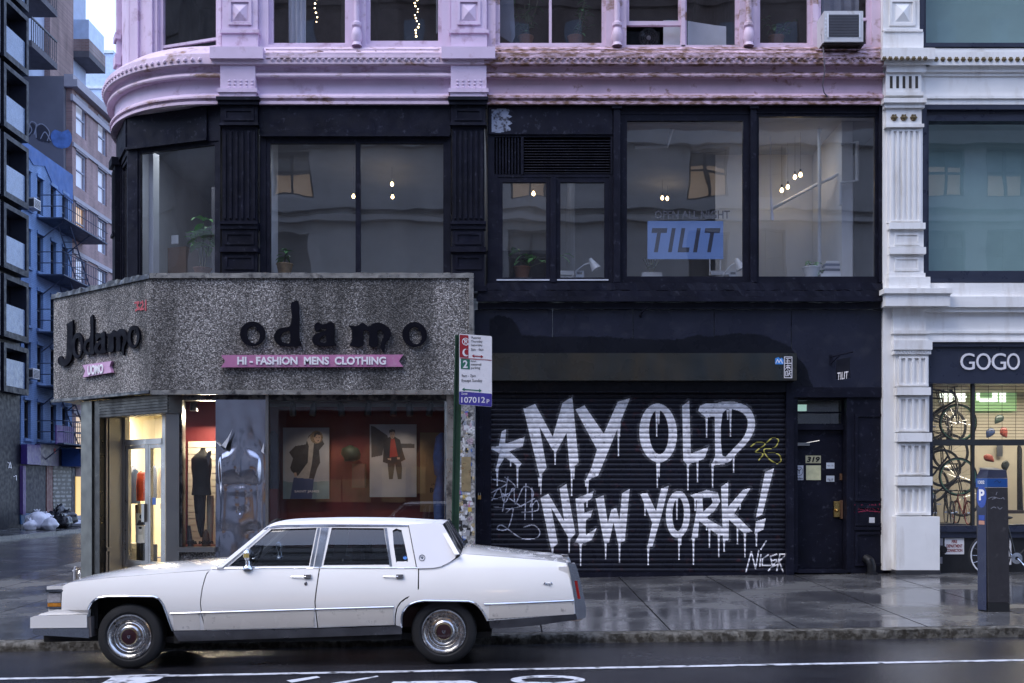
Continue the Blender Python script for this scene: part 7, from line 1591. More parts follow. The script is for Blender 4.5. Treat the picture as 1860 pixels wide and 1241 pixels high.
def roof(u, v):
    p = pts[int(round(u * 40))]; x, z = c3(p.x, p.y, YR); q = 2 * v - 1; k = 1 - abs(q) ** 2.6
    cr = .014 + .014 * math.sin(math.pi * min(1, u * 1.05)); e = max(0, (abs(q) - .93) / .07)
    return Vector((x + (.0 if u < .5 else 0), q * (-YR + .012), z + cr * k - .025 * e * e))
mb.grid(roof, 40, 28); mb.build('roof', VINYL, car, smooth=True, local=True, angle=50)
# windscreen and rear window
def screen(bot, top, name, yb, yt, bulge):
    (xb2, zb2), (xt, zt_) = c3(*bot, YB), c3(*top, YR); mb = MB()
    mb.grid(lambda u, v: Vector((xb2 + (xt - xb2) * v + bulge * (1 - (2 * u - 1) ** 2) * (1 - .4 * v), (2 * u - 1) * (yb + (yt - yb) * v), zb2 + (zt_ - zb2) * v + .05 * v * (1 - (2 * u - 1) ** 2))), 14, 6)
    return mb.build(name, CARGL, car, smooth=True, local=True)
screen((400, 1031), (493, 954), 'windscreen', .77, .59, -.08); screen((838, 1006), (808, 954), 'rear_window', .72, .57, .05)
mb = MB()
for side in (-1, 1):
    (a, z_), (b, z2) = c3(398, 1031, YB), c3(492, 955, YR); mb.hexa([(a - .01, side * .79, z_), (a + .05, side * .79, z_), (a + .05, side * .76, z_), (a - .01, side * .76, z_), (b - .01, side * .60, z2), (b + .04, side * .60, z2), (b + .04, side * .57, z2), (b - .01, side * .57, z2)])
    (a, z_), (b, z2) = c3(838, 1007, YB), c3(808, 953, YR); mb.hexa([(a - .05, side * .78, z_), (a, side * .78, z_), (a, side * .74, z_), (a - .05, side * .74, z_), (b - .05, side * .60, z2), (b, side * .60, z2), (b, side * .56, z2), (b - .05, side * .56, z2)])
mb.build('roof_pillar', PAINT, car, local=True, bevel=.008)
mb = MB(); x0, z_ = c3(757, 1033, -.8); x1 = cx_(845); mb.box(x0, x1, -.76, .76, z_ - .12, z_ + .0); mb.build('parcel_shelf', CINT, car, local=True)
# seats, dashboard, steering wheel
for x, nm in ((-.25, 'front_seat'), (.62, 'rear_seat')):
    mb = MB(); mb.box(x, x + .6, -.66, .66, .36, .56); mb.hexa([(x + .5, -.66, .5), (x + .72, -.66, .5), (x + .72, .66, .5), (x + .5, .66, .5), (x + .62, -.62, 1.02), (x + .76, -.62, 1.02), (x + .76, .62, 1.02), (x + .62, .62, 1.02)])
    for y in (-.34, .34): mb.box(x + .66, x + .75, y - .13, y + .13, 1.02, 1.18)
    mb.build(nm, CINT, car, local=True, bevel=.03, seg=2, smooth=True)
mb = MB(); mb.box(cx_(392), cx_(425), -.70, .70, .72, .94); mb.build('dashboard', CINT, car, local=True, bevel=.04)
mb = MB(); x, z = c3(462, 1018, -.4); tl = R(-28)
rim = [(x + .19 * math.sin(a) * math.sin(-tl) , -.36 + .19 * math.cos(a), z + .19 * math.sin(a) * math.cos(tl)) for a in [2 * math.pi * k / 24 for k in range(25)]]; mb.tube(rim, .012, 6, False); mb.tube([rim[0], rim[12]], .012, 6); mb.tube([(x, -.36, z), (x - .25, -.36, z - .12)], .02, 6); mb.build('steering_wheel', CDARK, car, smooth=True, local=True)
# script badge near the tail
mb = MB(); pts_ = bez([(990, 1063), (993, 1059), (994, 1064), (996, 1060), (998, 1064), (1000, 1060), (1002, 1066), (1004, 1059), (1006, 1063)], 4); mb.tube([(c3(px, py, -HW)[0], -ys(*c3(px, py, -HW)) - .004, c3(px, py, -HW)[1]) for px, py in pts_], .004, 5); mb.build('script_badge', CHROME, car, local=True)
# wheels
MAROON = pm('maroon_cap', (.028, .006, .010), .3, coat=.5, var=.1)
for px, py in ((235.5, 1157.5), (807, 1147.5)):
    for side in (-1, 1):
        x, z = c3(px, py, -.8); z = .327; mb = MB(); o_ = (x, side * .69, z); s = side
        mb.lathe([(.20, -.09 * s), (.31, -.09 * s), (.327, -.06 * s), (.327, .07 * s), (.318, .095 * s), (.30, .108 * s), (.245, .112 * s), (.222, .098 * s), (.215, .06 * s), (.20, -.09 * s)], o_, 'Y', 48); wh = mb.build('wheel', RUBBER, car, smooth=True, local=True)
        mb = MB(); mb.lathe([(.222, .09 * s), (.222, .108 * s), (.210, .112 * s), (.203, .100 * s), (.188, .088 * s), (.165, .088 * s), (.155, .098 * s), (.146, .090 * s), (.135, .100 * s), (.122, .102 * s), (.112, .094 * s), (.106, .098 * s), (.096, .106 * s), (.082, .108 * s)], o_, 'Y', 48); rm = mb.build('wheel_cover', pm('aged_chrome', (.50, .49, .48), .2, 1, var=.1, vs=12), wh, smooth=True, local=True, angle=25)
        mb = MB(); mb.lathe([(.084, .108 * s), (.084, .114 * s), (.076, .116 * s)], o_, 'Y', 32); mb.build('cap_ring', pm('gold_ring', (.5, .42, .25), .25, 1), wh, smooth=True, local=True)
        mb = MB(); mb.lathe([(.078, .110 * s), (.076, .114 * s), (.05, .117 * s), (0, .118 * s)], o_, 'Y', 32); cp = mb.build('centre_cap', MAROON, wh, smooth=True, local=True)
        mb = MB(); mb.plate([(-.018, .016), (.0, .012), (.018, .016), (.016, -.006), (0, -.02), (-.016, -.006)], [[(-.008, .006), (.008, .006), (0, -.008)]], lambda u, v, q: Vector((x + u, s * (.69 + .123 + q), z + v)), .006); mb.build('crest', CHROME, wh, local=True)
        mb = MB(); mb.tube([(x - .13, s * (.69 + .085), z + .10), (x - .133, s * (.69 + .103), z + .105)], .009, 6); mb.build('valve', CDARK, wh, local=True)
car.location = (CARX, CARY, CARZ); car.rotation_euler = (0, -TILT, 0)
# ================================================================== STREET FURNITURE
# parking sign on a green channel post
PD = 13.3
PF = Frame((0, PD), (1, PD))
ps = thing('parking_sign', (X(823, PD), PD, sw(-.7, PD)), 'white red and blue parking regulation sign on a green post behind the white car', 'street sign')
GREEN = pm('post_green', (.018, .055, .03), .5, .3, var=.2, vs=6)
mb = MB(); zt_ = Z(608, PD); zb_0 = sw(-.7, PD) - .02
xt, xb2 = X(833.5, PD), X(823, PD)
for (o0, o1, y0_, y1_) in ((-.045, -.03, 0, .04), (.03, .045, 0, .04), (-.03, .03, .03, .045)):
    mb.hexa([(xb2 + o0, PD + y0_, zb_0), (xb2 + o1, PD + y0_, zb_0), (xb2 + o1, PD + y1_, zb_0), (xb2 + o0, PD + y1_, zb_0), (xt + o0, PD + y0_, zt_), (xt + o1, PD + y0_, zt_), (xt + o1, PD + y1_, zt_), (xt + o0, PD + y1_, zt_)])
mb.build('post', GREEN, ps)
SG = Frame((0, PD - .03), (1, PD - .03))
def rr_(x0, x1, y0_, y1_, r=2.2):
    out = []
    for cx, cy, a in ((x1 - r, y0_ + r, -90), (x1 - r, y1_ - r, 0), (x0 + r, y1_ - r, 90), (x0 + r, y0_ + r, 180)):
        out += [(cx + r * math.cos(R(a + 22.5 * k)), cy + r * math.sin(R(a + 22.5 * k))) for k in range(5)]
    return out
def sk(q): return [(x, y + (x - 835) * .075) for x, y in q]
SWH = pm('sign_white', (.66, .65, .68), .35, var=.05, vs=9); SRED = pm('sign_red', (.24, .012, .02), .4); SGRN = pm('sign_green', (.015, .12, .08), .4); SBLU = pm('sign_blue', (.045, .035, .24), .4); SBLK = pm('sign_ink', (.03, .03, .035), .5)
mb = MB(); SG.poly(mb, sk(rr_(834, 893.5, 606.5, 735)), .0, .006); pl = mb.build('sign_plate', SWH, ps)
mb = MB()
U = lambda pts, w, mm: (setattr(mb, 'mi', mm), SG.poly(mb, sk(pts), w, 0))
U(rr_(834.8, 851, 608, 649, 1.6), .002, 0); U(rr_(837, 853.5, 651.5, 670, .6), .002, 1); U(rr_(834.2, 893.2, 711, 734.5, 1.8), .002, 2)
mb.build('sign_field', [SRED, SGRN, SBLU], pl, recalc=False)
mb = MB(); W3 = .0035
union_rows(mb, [[[SG.uv(*p) for p in sk(ell(846, 620, 6.8, 6.8, 24))], [SG.uv(*p) for p in sk(ell(846, 620, 5.5, 5.5, 24))]]] + [[[SG.uv(*a) for a in sk(l[0])]] for l in stroke([(841.5, 615.5), (850.5, 624.5)], 1.4)] + [[[SG.uv(*p) for p in sk([(846 + 6 * math.cos(R(a)), 640 + 7 * math.sin(R(a))) for a in range(60, 301, 20)] + [(848.5 + 5 * math.cos(R(a)), 639 + 5.6 * math.sin(R(a))) for a in range(290, 69, -20)])]]], SG.uv(846, 650)[1], SG.uv(846, 611)[1], .004, lambda u, v: SG.pt(u, v, W3))
def tx(s, x0, x1, y0_, y1_, w=W3, bold=.01):
    k = ((x0 + x1) / 2 - 835) * .075; text_px(mb, SG, s, x0, x1, y0_ + k, y1_ + k, w, 0, bold)
tx('P', 843.5, 849, 616, 624, .0045, .02); tx('2', 841, 849.5, 654, 668, W3, .03); tx('Zone#', 838, 849, 712.5, 717, W3, .01); tx('107012', 838, 881, 719.5, 730, W3, .01); tx('P', 884, 889, 721.5, 729, W3, .01)
mb.build('sign_symbols', SWH, pl)
mb = MB()
for s_, y in (('Tuesday', 609.5), ('Thursday', 616), ('Saturday', 622.5)): tx(s_, 855.5, 855.5 + 2.6 * len(s_), y, y + 5)
tx('3am - 6am', 855.5, 878, 630, 635); tx('hour', 855.5, 865, 652, 656); tx('metered', 855.5, 874, 657.5, 662); tx('parking', 855.5, 872, 664, 669.5); tx('9am - 7pm', 838.5, 864, 679, 685.5); tx('Except Sunday', 838.5, 876, 687, 694)
mb.build('lettering', SBLK, pl)
mb = MB()
def arrow(x0, x1, y, s, mm): U([(x0, y), (x0 + s * 1.4, y - s), (x0 + s * 1.4, y - s * .3), (x1 - s * 1.4, y - s * .3), (x1 - s * 1.4, y - s), (x1, y), (x1 - s * 1.4, y + s), (x1 - s * 1.4, y + s * .3), (x0 + s * 1.4, y + s * .3), (x0 + s * 1.4, y + s)], W3, mm)
arrow(857, 878, 645, 3.2, 0); arrow(839, 875, 707, 3.4, 1); U([(835, 649.8), (893, 649.8), (893, 651), (835, 651)], W3, 0)
mb.build('sign_arrows', [SRED, SGRN], pl, recalc=False)
mb = MB(); p = SG.uv(842, 612); mb.ball(SG.pt(SG.uv(858, 607)[0], SG.uv(858, 613)[1], .004), .006, 1); mb.build('bolt', STEEL, pl)
# parking meter
MD = 14.0
pmr = thing('parking_meter', (X(1806, MD), MD, sw(6.1, MD)), 'dark grey pay parking meter with a blue band and P badge on the wet pavement', 'parking meter')
MF = Frame((0, MD), (1, MD)); MG = pm('meter_grey', (.045, .042, .046), .45, .3, var=.12, vs=8, dirt=(.09, .085, .085), damt=-.1, ds=12); MN = pm('meter_navy', (.012, .014, .032), .4)
xa, xm_, xb3 = X(1772, MD + .16), X(1793, MD), X(1830, MD); zb4, zt4 = sw(6.1, MD) - .01, Z(853, MD)
def foot_(z, x0, xm2, x1): return [(x0, MD + .16, z), (xm2, MD, z), (x1, MD, z), (x1 - .02, MD + .34, z), (x0 + .11, MD + .34, z)]
def prismz(z0_, z1_, e0=0, e1=0):
    mb = MB(); a = [mb.bm.verts.new(p) for p in foot_(z0_, xa + .035 * (1 - e0), xm_ + .035 * (1 - e0) * .6, xb3 + .03 * (1 - e0))]; b = [mb.bm.verts.new(p) for p in foot_(z1_, xa + .035 * (1 - e1), xm_ + .035 * (1 - e1) * .6, xb3 + .03 * (1 - e1))]
    mb.bm.faces.new(a); mb.bm.faces.new(b)
    for i in range(5): mb.bm.faces.new((a[i], a[(i + 1) % 5], b[(i + 1) % 5], b[i]))
    return mb
prismz(zb4 + .13, Z(886, MD), .05, .88).build('meter_body', MG, pmr, bevel=.012)
mbb = prismz(zb4, zb4 + .125, -.02, .05); mbb.build('meter_base', pm('meter_base_black', (.01, .01, .011), .6), pmr, bevel=.006)
prismz(Z(885.5, MD), Z(869, MD), .9, .97).build('blue_band', pm('meter_blue', (.015, .075, .27), .4), pmr, bevel=.006)
mb = MB(); ft = foot_(Z(868.5, MD), xa, xm_, xb3); tp = [(xa + .06, MD + .17, zt4), (xm_ + .03, MD + .03, zt4), (xb3 - .0, MD + .03, zt4 - .01), (xb3 - .02, MD + .34, zt4 + .03), (xa + .13, MD + .34, zt4 + .03)]
a = [mb.bm.verts.new(p) for p in ft]; b = [mb.bm.verts.new(p) for p in tp]; mb.bm.faces.new(a); mb.bm.faces.new(b)
for i in range(5): mb.bm.faces.new((a[i], a[(i + 1) % 5], b[(i + 1) % 5], b[i]))
mb.build('meter_hood', MN, pmr, bevel=.012)
MS = Frame((xa + .006, MD + .16), (xm_ + .006, MD)); q0 = lambda py: Z(py, MD + .06)
mb = MB(); L_ = MS.L
MS.box(mb, .03, L_ - .015, q0(1108), q0(888), .001, .006); mb.build('side_panel', pm('meter_side', (.014, .018, .05), .35), pmr)
mb = MB(); union_rows(mb, [[[(L_ * .52 + .075 * math.cos(a), q0(902) + .145 * math.sin(a)) for a in [2 * math.pi * k / 24 for k in range(24)]]]], q0(926), q0(878), .01, lambda u, v: MS.pt(u, v, .008)); bd = mb.build('p_badge', pm('badge_blue', (.02, .06, .30), .35), pmr)
mb = MB(); text_mb(mb, 'P', lambda u, v, q: MS.pt(u, v, .0095), L_ * .52 - .04, L_ * .52 + .045, q0(909), q0(889), 0, .04); mb.build('lettering', LETW, bd)
mb = MB(); mb.mi = 0; MS.box(mb, .05, L_ - .04, q0(945), q0(936), .007, .009); mb.mi = 1; MS.box(mb, .05, L_ - .04, q0(953), q0(946), .007, .009); mb.build('sticker', [pm('badge_blue', (.02, .06, .30), .35), pm('sticker_peach', (.5, .25, .17), .5)], pmr)
mb = MB(); MFf = Frame((0, MD), (1, MD)); text_px(mb, MFf, '1302', 1774.5, 1784, 873, 879, .08, 0, .02); bm_me = mb.bm
for v in bm_me.verts: v.co = MS.pt((v.co.x - X(1774.5, MD)) * 1.5 + .04, v.co.z, .012)
mb.build('meter_number', LETW, pmr)
mb = MB(); S = []
for pts in (bez([(1795, 906), (1802, 903), (1808, 905), (1802, 907)], 4), bez([(1806, 903), (1812, 905), (1818, 906), (1822, 904), (1824, 907)], 4), bez([(1800, 924), (1805, 921), (1809, 923)], 3), bez([(1812, 921), (1816, 925), (1820, 922)], 3), [(1811, 894), (1809, 899)]): S += [[[MFf.uv(*a_) for a_ in l[0]]] for l in stroke(pts, .9)]
union_rows(mb, S, Z(928, MD), Z(892, MD), .004, lambda u, v: MFf.pt(u, v, .0015)); mb.build('scratched_tag', pm('scratch_grey', (.30, .30, .33), .6), pmr)
mb = MB(); S = [[[MFf.uv(*a_) for a_ in l[0]]] for l in stroke(bez([(1806, 876), (1811, 873), (1815, 877), (1818, 874)], 4), .8)]; union_rows(mb, S, Z(879, MD), Z(871, MD), .003, lambda u, v: MFf.pt(u, v, .004)); mb.build('band_logo', pm('meter_navy', (.012, .014, .032), .4), pmr)
# a small white knob-topped pipe by the corner pillar
t = thing('pavement_pipe', (X(136, 20.2), 20.2, sw(-8, 20)), 'short pale pipe standing on the pavement beside the steel corner pillar', 'pipe')
p = Vector((X(136, 20.2), 20.2, sw(-8, 20)))
mb = MB(); mb.tube([p, p + Vector((0, 0, .16)), p + Vector((.015, 0, .22))], [.03, .028, .02], 10); mb.tube([p + Vector((-.04, 0, .14)), p + Vector((.05, -.02, .17))], .015, 6); mb.build('stub', pm('pipe_pale', (.5, .5, .52), .4, .4), t, smooth=True)
# ================================================================== SIDE STREET (far left)
LX = -21.5
LBD = Frame((LX, 30), (LX, 90))
def ldz(px, py): d = LX * F / (px - CX); return d, Z(py, d)
def lbox(mb, px0, px1, z0_, z1_, w0, w1): LBD.box(mb, LBD.s(px0), LBD.s(px1), z0_, z1_, w0, w1)
def wallholes(mb, s0, s1, z0_, z1_, wins, th=.35, w=0): mb.plate(rect(s0, s1, z0_, z1_), [rect(*q) for q in wins], lambda u, v, q: LBD.pt(u, v, w + q), th)
g_ = -.16
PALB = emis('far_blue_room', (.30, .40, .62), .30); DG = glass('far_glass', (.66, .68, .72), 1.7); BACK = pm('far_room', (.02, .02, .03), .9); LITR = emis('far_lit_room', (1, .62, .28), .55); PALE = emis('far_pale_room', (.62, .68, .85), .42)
def far_window(par, s0, s1, z0_, z1_, w, fm, lit=None, bars=1, name='window'):
    mb = MB(); k = .07
    LBD.box(mb, s0, s0 + k, z0_, z1_, w - .1, w); LBD.box(mb, s1 - k, s1, z0_, z1_, w - .1, w); LBD.box(mb, s0 + k, s1 - k, z1_ - k, z1_, w - .1, w); LBD.box(mb, s0 + k, s1 - k, z0_, z0_ + k, w - .1, w)
    for b in range(bars): z = z0_ + (z1_ - z0_) * (b + 1) / (bars + 1); LBD.box(mb, s0 + k, s1 - k, z - .03, z + .03, w - .09, w - .005)
    o = mb.build(name, fm, par); mb = MB(); mb.face([LBD.pt(s0 + k, z0_ + k, w - .06), LBD.pt(s1 - k, z0_ + k, w - .06), LBD.pt(s1 - k, z1_ - k, w - .06), LBD.pt(s0 + k, z1_ - k, w - .06)]); mb.build('pane', DG, o)
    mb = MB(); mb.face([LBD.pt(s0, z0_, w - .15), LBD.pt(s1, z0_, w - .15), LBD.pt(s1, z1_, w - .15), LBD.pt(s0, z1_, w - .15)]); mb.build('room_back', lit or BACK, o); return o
sp = LBD.s
s_bl, s_br, s_kr, s_kl = sp(38), sp(131), sp(330), sp(-260)
# black framed apartment block
ba = thing('black_apartment_block', tuple(LBD.pt(sp(0), g_)), 'black apartment block with deep framed windows and pale glass balconies across the side street', 'building')
BKB = pm('black_cladding', (.010, .011, .019), .5, var=.2, spec=.25)
mb = MB(); fl = 4.05; z_first = 2.2; wins = []; s0_, s1_ = sp(-260), sp(36)
cols_ = [(s1_ - 2.25, s1_ - .35), (s1_ - 5.2, s1_ - 3.0), (s1_ - 8.2, s1_ - 6.0)]
lv = [Z(py, 46.5) for py in (840, 718, 620, 497, 370, 245, 120, 0, -120)]
for zz, zn in zip(lv[1:], lv[2:] + [lv[-1] + 2.9]): 
    for a, b in cols_: wins.append((a, b, zz + .35, zn - .35))
wallholes(mb, s0_, s1_, g_, 36, wins, .6); mb.box(LX - 14, LX - .61, LBD.pt(s0_, 0).y, LBD.pt(s1_, 0).y, g_, 36); mb.build('wall', BKB, ba)
rr = random.Random(3)
for i, q in enumerate(wins):
    if q[1] < sp(-40): continue
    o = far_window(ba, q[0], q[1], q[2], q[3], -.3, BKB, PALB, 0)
    mb = MB(); a, b, z0_, z1_ = q
    LBD.box(mb, a - .22, a, z0_ - .25, z1_ + .2, .001, .45); LBD.box(mb, b, b + .22, z0_ - .25, z1_ + .2, .001, .45); LBD.box(mb, a, b, z0_ - .25, z0_, .001, .45); LBD.box(mb, a, b, z1_, z1_ + .2, .001, .45); mb.build('window_surround', BKB, o)
    mb = MB(); LBD.box(mb, a + .02, b - .02, z0_ + .02, z0_ + 1.15, .36, .38); mb.build('balcony_glass', pm('frosted_pane', (.14, .19, .29), .25, var=.15), o)
mb = MB(); S = []
for pts in ([(13, 840), (17, 842), (15, 850)], [(18, 840), (20, 850), (16, 848)], [(24, 866), (29, 864), (29, 872)]): S += [[[LBD.uv(*a_) for a_ in l[0]]] for l in stroke(pts, 1.2)]
union_rows(mb, S, LBD.uv(20, 875)[1], LBD.uv(20, 838)[1], .03, lambda u, v: LBD.pt(u, v, .02)); mb.build('graffiti_tag', LETW, ba)
# blue tenement with its fire escape
bt = thing('blue_tenement', tuple(LBD.pt(sp(80), g_)), 'blue painted brick tenement with arched windows and an iron fire escape down the side street', 'building')
BLUE = brick('blue_brick_paint', (.15, .25, .45), (.17, .28, .50), (.11, .18, .35)); BLUED = pm('deep_blue_paint', (.06, .13, .33), .75, var=.2, vs=1.5)
rows = [Z(py, 48.9) for py in (345, 450, 556, 656, 762)]
colw = [(sp(44), sp(56)), (sp(67.5), sp(78.5)), (sp(92), sp(102)), (sp(113), sp(123))]
mb = MB(); wins = []
for r in rows:
    for a, b in colw: wins.append((a, b, r - .85, r + .85))
ztop, zdeep = 16.9, Z(318, 48.9)
wallholes(mb, s_bl + .01, s_br, 3.6, ztop, wins, .3)
mb.box(LX - 12, LX - .31, LBD.pt(s_bl, 0).y + .01, LBD.pt(s_br, 0).y, g_, ztop); mb.build('wall', BLUE, bt)
mb = MB(); zz0 = rows[0] + 1.15; n = 30; prev = None
top_ = [LBD.pt(s_bl + .02, ztop + .05, .03)]; 
mb.plate([(s_bl + .02, zz0 + .6), (s_bl + 1.2, zz0 + .1), (s_bl + 2.4, zz0 + .4), (s_bl + 3.4, zz0 - .3), (s_br, zz0 - .5), (s_br, ztop + .1), (s_bl + .02, ztop + .1)], [], lambda u, v, q: LBD.pt(u, v, .04 + q), .03); mb.build('painted_parapet', BLUED, bt)
for i, (a, b, z0_, z1_) in enumerate(wins):
    o = far_window(bt, a, b, z0_, z1_, -.12, pm('dark_sash', (.03, .035, .05), .5), None, 1)
    mb = MB(); LBD.box(mb, a - .08, b + .08, z0_ - .12, z0_, -.1, .10); LBD.box(mb, a - .06, b + .06, z1_, z1_ + .14, .001, .06); mb.build('sill', BLUE, o)
IRON = pm('fire_escape_iron', (.05, .07, .12), .6, .3)
for r in rows:
    mb = MB(); z = r - 1.0; a, b = sp(66), sp(150); LBD.box(mb, a, b, z - .06, z, .02, 1.25); 
    for w_ in (1.25,):
        for hh in (.5, 1.0): mb.tube([LBD.pt(a, z + hh, w_), LBD.pt(b, z + hh, w_)], .022, 4)
        for k in range(int((b - a) / .22)): mb.tube([LBD.pt(a + .22 * k, z, w_), LBD.pt(a + .22 * k, z + 1.0, w_)], .013, 4, False)
    for hh in (.5, 1.0): mb.tube([LBD.pt(a, z + hh, .02), LBD.pt(a, z + hh, 1.25)], .022, 4)
    for k in range(2): mb.tube([LBD.pt(a + .4 + 3 * k, z - .06, 1.1), LBD.pt(a + .4 + 3 * k, z - .9, .05)], .03, 4)
    a2, b2 = a + 1.2, a + 3.6
    for w_ in (.5, 1.05) if r < rows[0] else (): mb.tube([LBD.pt(b2, z, w_), LBD.pt(a2, z + 2.45, w_)], .035, 4)
    for k in range(10 if r < rows[0] else 0): t_ = (k + .5) / 10; p = LBD.pt(b2 + (a2 - b2) * t_, z + 2.45 * t_, .5); mb.tube([p, p + Vector((.55, 0, 0))], .018, 4)
    mb.build('fire_escape', IRON, bt)
for px, py, lb in ((51, 371, 'small window air conditioner on the blue tenement, upper one'), (49, 679, 'small window air conditioner on the blue tenement, lower one')):
    (s, z) = LBD.uv(px, py); FRX = LBD; t = thing('air_conditioner', tuple(LBD.pt(s, z - .2, 0)), lb, 'air conditioner')
    mb = MB(); LBD.box(mb, s - .33, s + .33, z - .23, z + .22, -.2, .42); mb.build('casing', pm('ac_casing', (.56, .56, .58), .45), t, bevel=.02)
    mb = MB()
    for k in range(6): LBD.box(mb, s - .28, s + .28, z - .18 + .06 * k, z - .15 + .06 * k, .42, .43)
    mb.box(LX + .02, LX + .4, LBD.pt(s - .345, 0).y, LBD.pt(s - .331, 0).y, z - .17, z + .16); mb.build('grille', pm('ac_grille', (.035, .037, .045), .5), t)
# ground floor shops of the tenement
mb = MB(); lbox(mb, 38.5, 131, g_, 3.6, -.3, -.05); mb.build('shop_wall', pm('shop_dark', (.02, .022, .045), .6, var=.3), bt)
def lq(name, px0, px1, py0, py1, w0, w1, m, par):
    mb = MB(); c = (px0 + px1) / 2; lbox(mb, px0, px1, LBD.uv(c, py1)[1], LBD.uv(c, py0)[1], w0, w1); return mb.build(name, m, par)
lq('purple_pilaster', 36.8, 42, 846, 935, -.04, .12, pm('purple_paint', (.09, .05, .18), .5), bt); lq('shop_window', 44, 83, 846, 930, -.05, .0, pm('shop_glass_dark', (.012, .014, .03), .5, spec=.2), bt); lq('red_door', 84, 95, 846, 938, -.05, .02, pm('dark_red_door', (.10, .008, .012), .5), bt)
lq('blue_riser', 36.8, 81, 932, 951, -.05, .05, pm('riser_blue', (.03, .10, .22), .5), bt)
m, N, L, b = nodes('white_shutter'); tc = N.new('ShaderNodeTexCoord'); wv = N.new('ShaderNodeTexWave'); wv.bands_direction = 'Z'; wv.inputs['Scale'].default_value = 1.6; L.new(tc.outputs['Object'], wv.inputs['Vector']); nn = N.new('ShaderNodeTexNoise'); nn.inputs['Scale'].default_value = 3; nn.inputs['Detail'].default_value = 4; L.new(tc.outputs['Object'], nn.inputs['Vector'])
rg = N.new('ShaderNodeMapRange'); rg.inputs[1].default_value = .47; rg.inputs[2].default_value = .53; rg.inputs[3].default_value = .05; rg.inputs[4].default_value = .32; L.new(nn.outputs[0], rg.inputs[0]); mu = N.new('ShaderNodeMath'); mu.operation = 'MULTIPLY'; L.new(wv.outputs[0], mu.inputs[0]); L.new(rg.outputs[0], mu.inputs[1]); L.new(mu.outputs[0], b.inputs['Base Color']); WSH = m
lq('roller_shutter', 96, 129, 846, 936, -.05, .02, WSH, bt)
tag(lq('shop_sign', 37, 62, 808, 844, .02, .3, pm('sign_indigo', (.05, .03, .17), .4, var=.15), None), 'dark purple shop sign at the left end of the side street shops', 'shop sign')
o = tag(lq('shop_sign', 62.5, 97, 808, 846, .02, .25, pm('sign_violet', (.04, .025, .08), .4, var=.2), None), 'dark violet shop sign with a small red drop in the side street', 'shop sign')
lq('sign_logo', 88, 91, 815, 824, .25, .27, pm('sign_red2', (.35, .02, .03), .5), o)
o = tag(lq('awning', 112, 146, 816, 848, .0, 1.0, pm('awning_blue', (.035, .10, .36), .6), None), 'bright blue shop awning box in the side street beside the steel pillar', 'awning')
lq('awning_panel', 114, 131, 806, 838, 1.0, 1.05, pm('awning_white', (.45, .48, .62), .5), o)
tag(lq('banner_sign', 64, 97, 774, 808, .9, .96, pm('banner_purple', (.10, .05, .20), .5, var=.2), None), 'purple banner hung on the lowest fire escape railing', 'banner')
mb = MB(); mb.mi = 0
# brick block beyond, with its grey party wall
bb_ = thing('brick_apartment_block', tuple(LBD.pt(sp(165), g_)), 'tall pinkish brick apartment block with a grey party wall beyond the blue tenement', 'building')
BRK = brick('pinkish_brick', (.30, .19, .19), (.38, .24, .23), (.30, .27, .27)); STN = pm('pale_stone', (.36, .34, .38), .7, var=.05)
fl = 95 * 54.5 / F; ztb = 21.6; wins = []; ccs = [(sp(138), sp(157)), (sp(178), sp(194)), (sp(214), sp(228))]
zc_ = [Z(222 + 95 * k, 55) for k in range(8)]
for z in zc_:
    for a, b in ccs: wins.append((a, b, z - .75, z + 1.0))
mb = MB(); wallholes(mb, s_br + .01, s_kr, 3.0, ztb, wins, .3); mb.build('wall', BRK, bb_)
mb = MB(); mb.box(LX - 10, LX - .31, LBD.pt(s_br, 0).y + .01, LBD.pt(s_kr, 0).y, g_, ztb); mb.box(LX - 10, LX - .31, LBD.pt(s_br, 0).y - .25, LBD.pt(s_br, 0).y + .01, ztop - 2, ztb + .15); mb.build('party_wall', pm('grey_party_wall', (.15, .15, .18), .85, var=.12, vs=.6), bb_)
mb = MB()
for z in zc_: LBD.box(mb, s_br + .02, s_kr, z - 1.55, z - 1.35, .001, .08)
LBD.box(mb, s_br - .2, s_kr, ztb - 1.0, ztb - .7, .001, .12); LBD.box(mb, s_br - .25, s_kr, ztb - .35, ztb, -.3, .35); LBD.box(mb, s_br - .25, s_kr, ztb, ztb + .25, -.3, .15); LBD.box(mb, s_br, s_kr, 3.0, 3.6, .001, .1)
mb.build('stone_band', STN, bb_)
for i, (a, b, z0_, z1_) in enumerate(wins):
    if a > sp(210): continue
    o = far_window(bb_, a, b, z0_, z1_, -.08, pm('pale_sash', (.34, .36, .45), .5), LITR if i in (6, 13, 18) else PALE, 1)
    mb = MB(); LBD.box(mb, a, b, z0_ - .58, z0_, -.15, -.02); LBD.box(mb, a - .1, b + .1, z1_, z1_ + .12, .001, .05); mb.build('lintel', STN if i % 7 else STN, o)
mb = MB(); lbox(mb, 131, 330, g_, 3.0, -.3, -.02); mb.build('shop_wall', pm('shop_dark', (.02, .022, .045), .6), bb_); lq('lit_doorway', 137.5, 146, 866, 938, -.02, .02, emis('doorway_glow', (.9, .6, .2), .5), bb_)
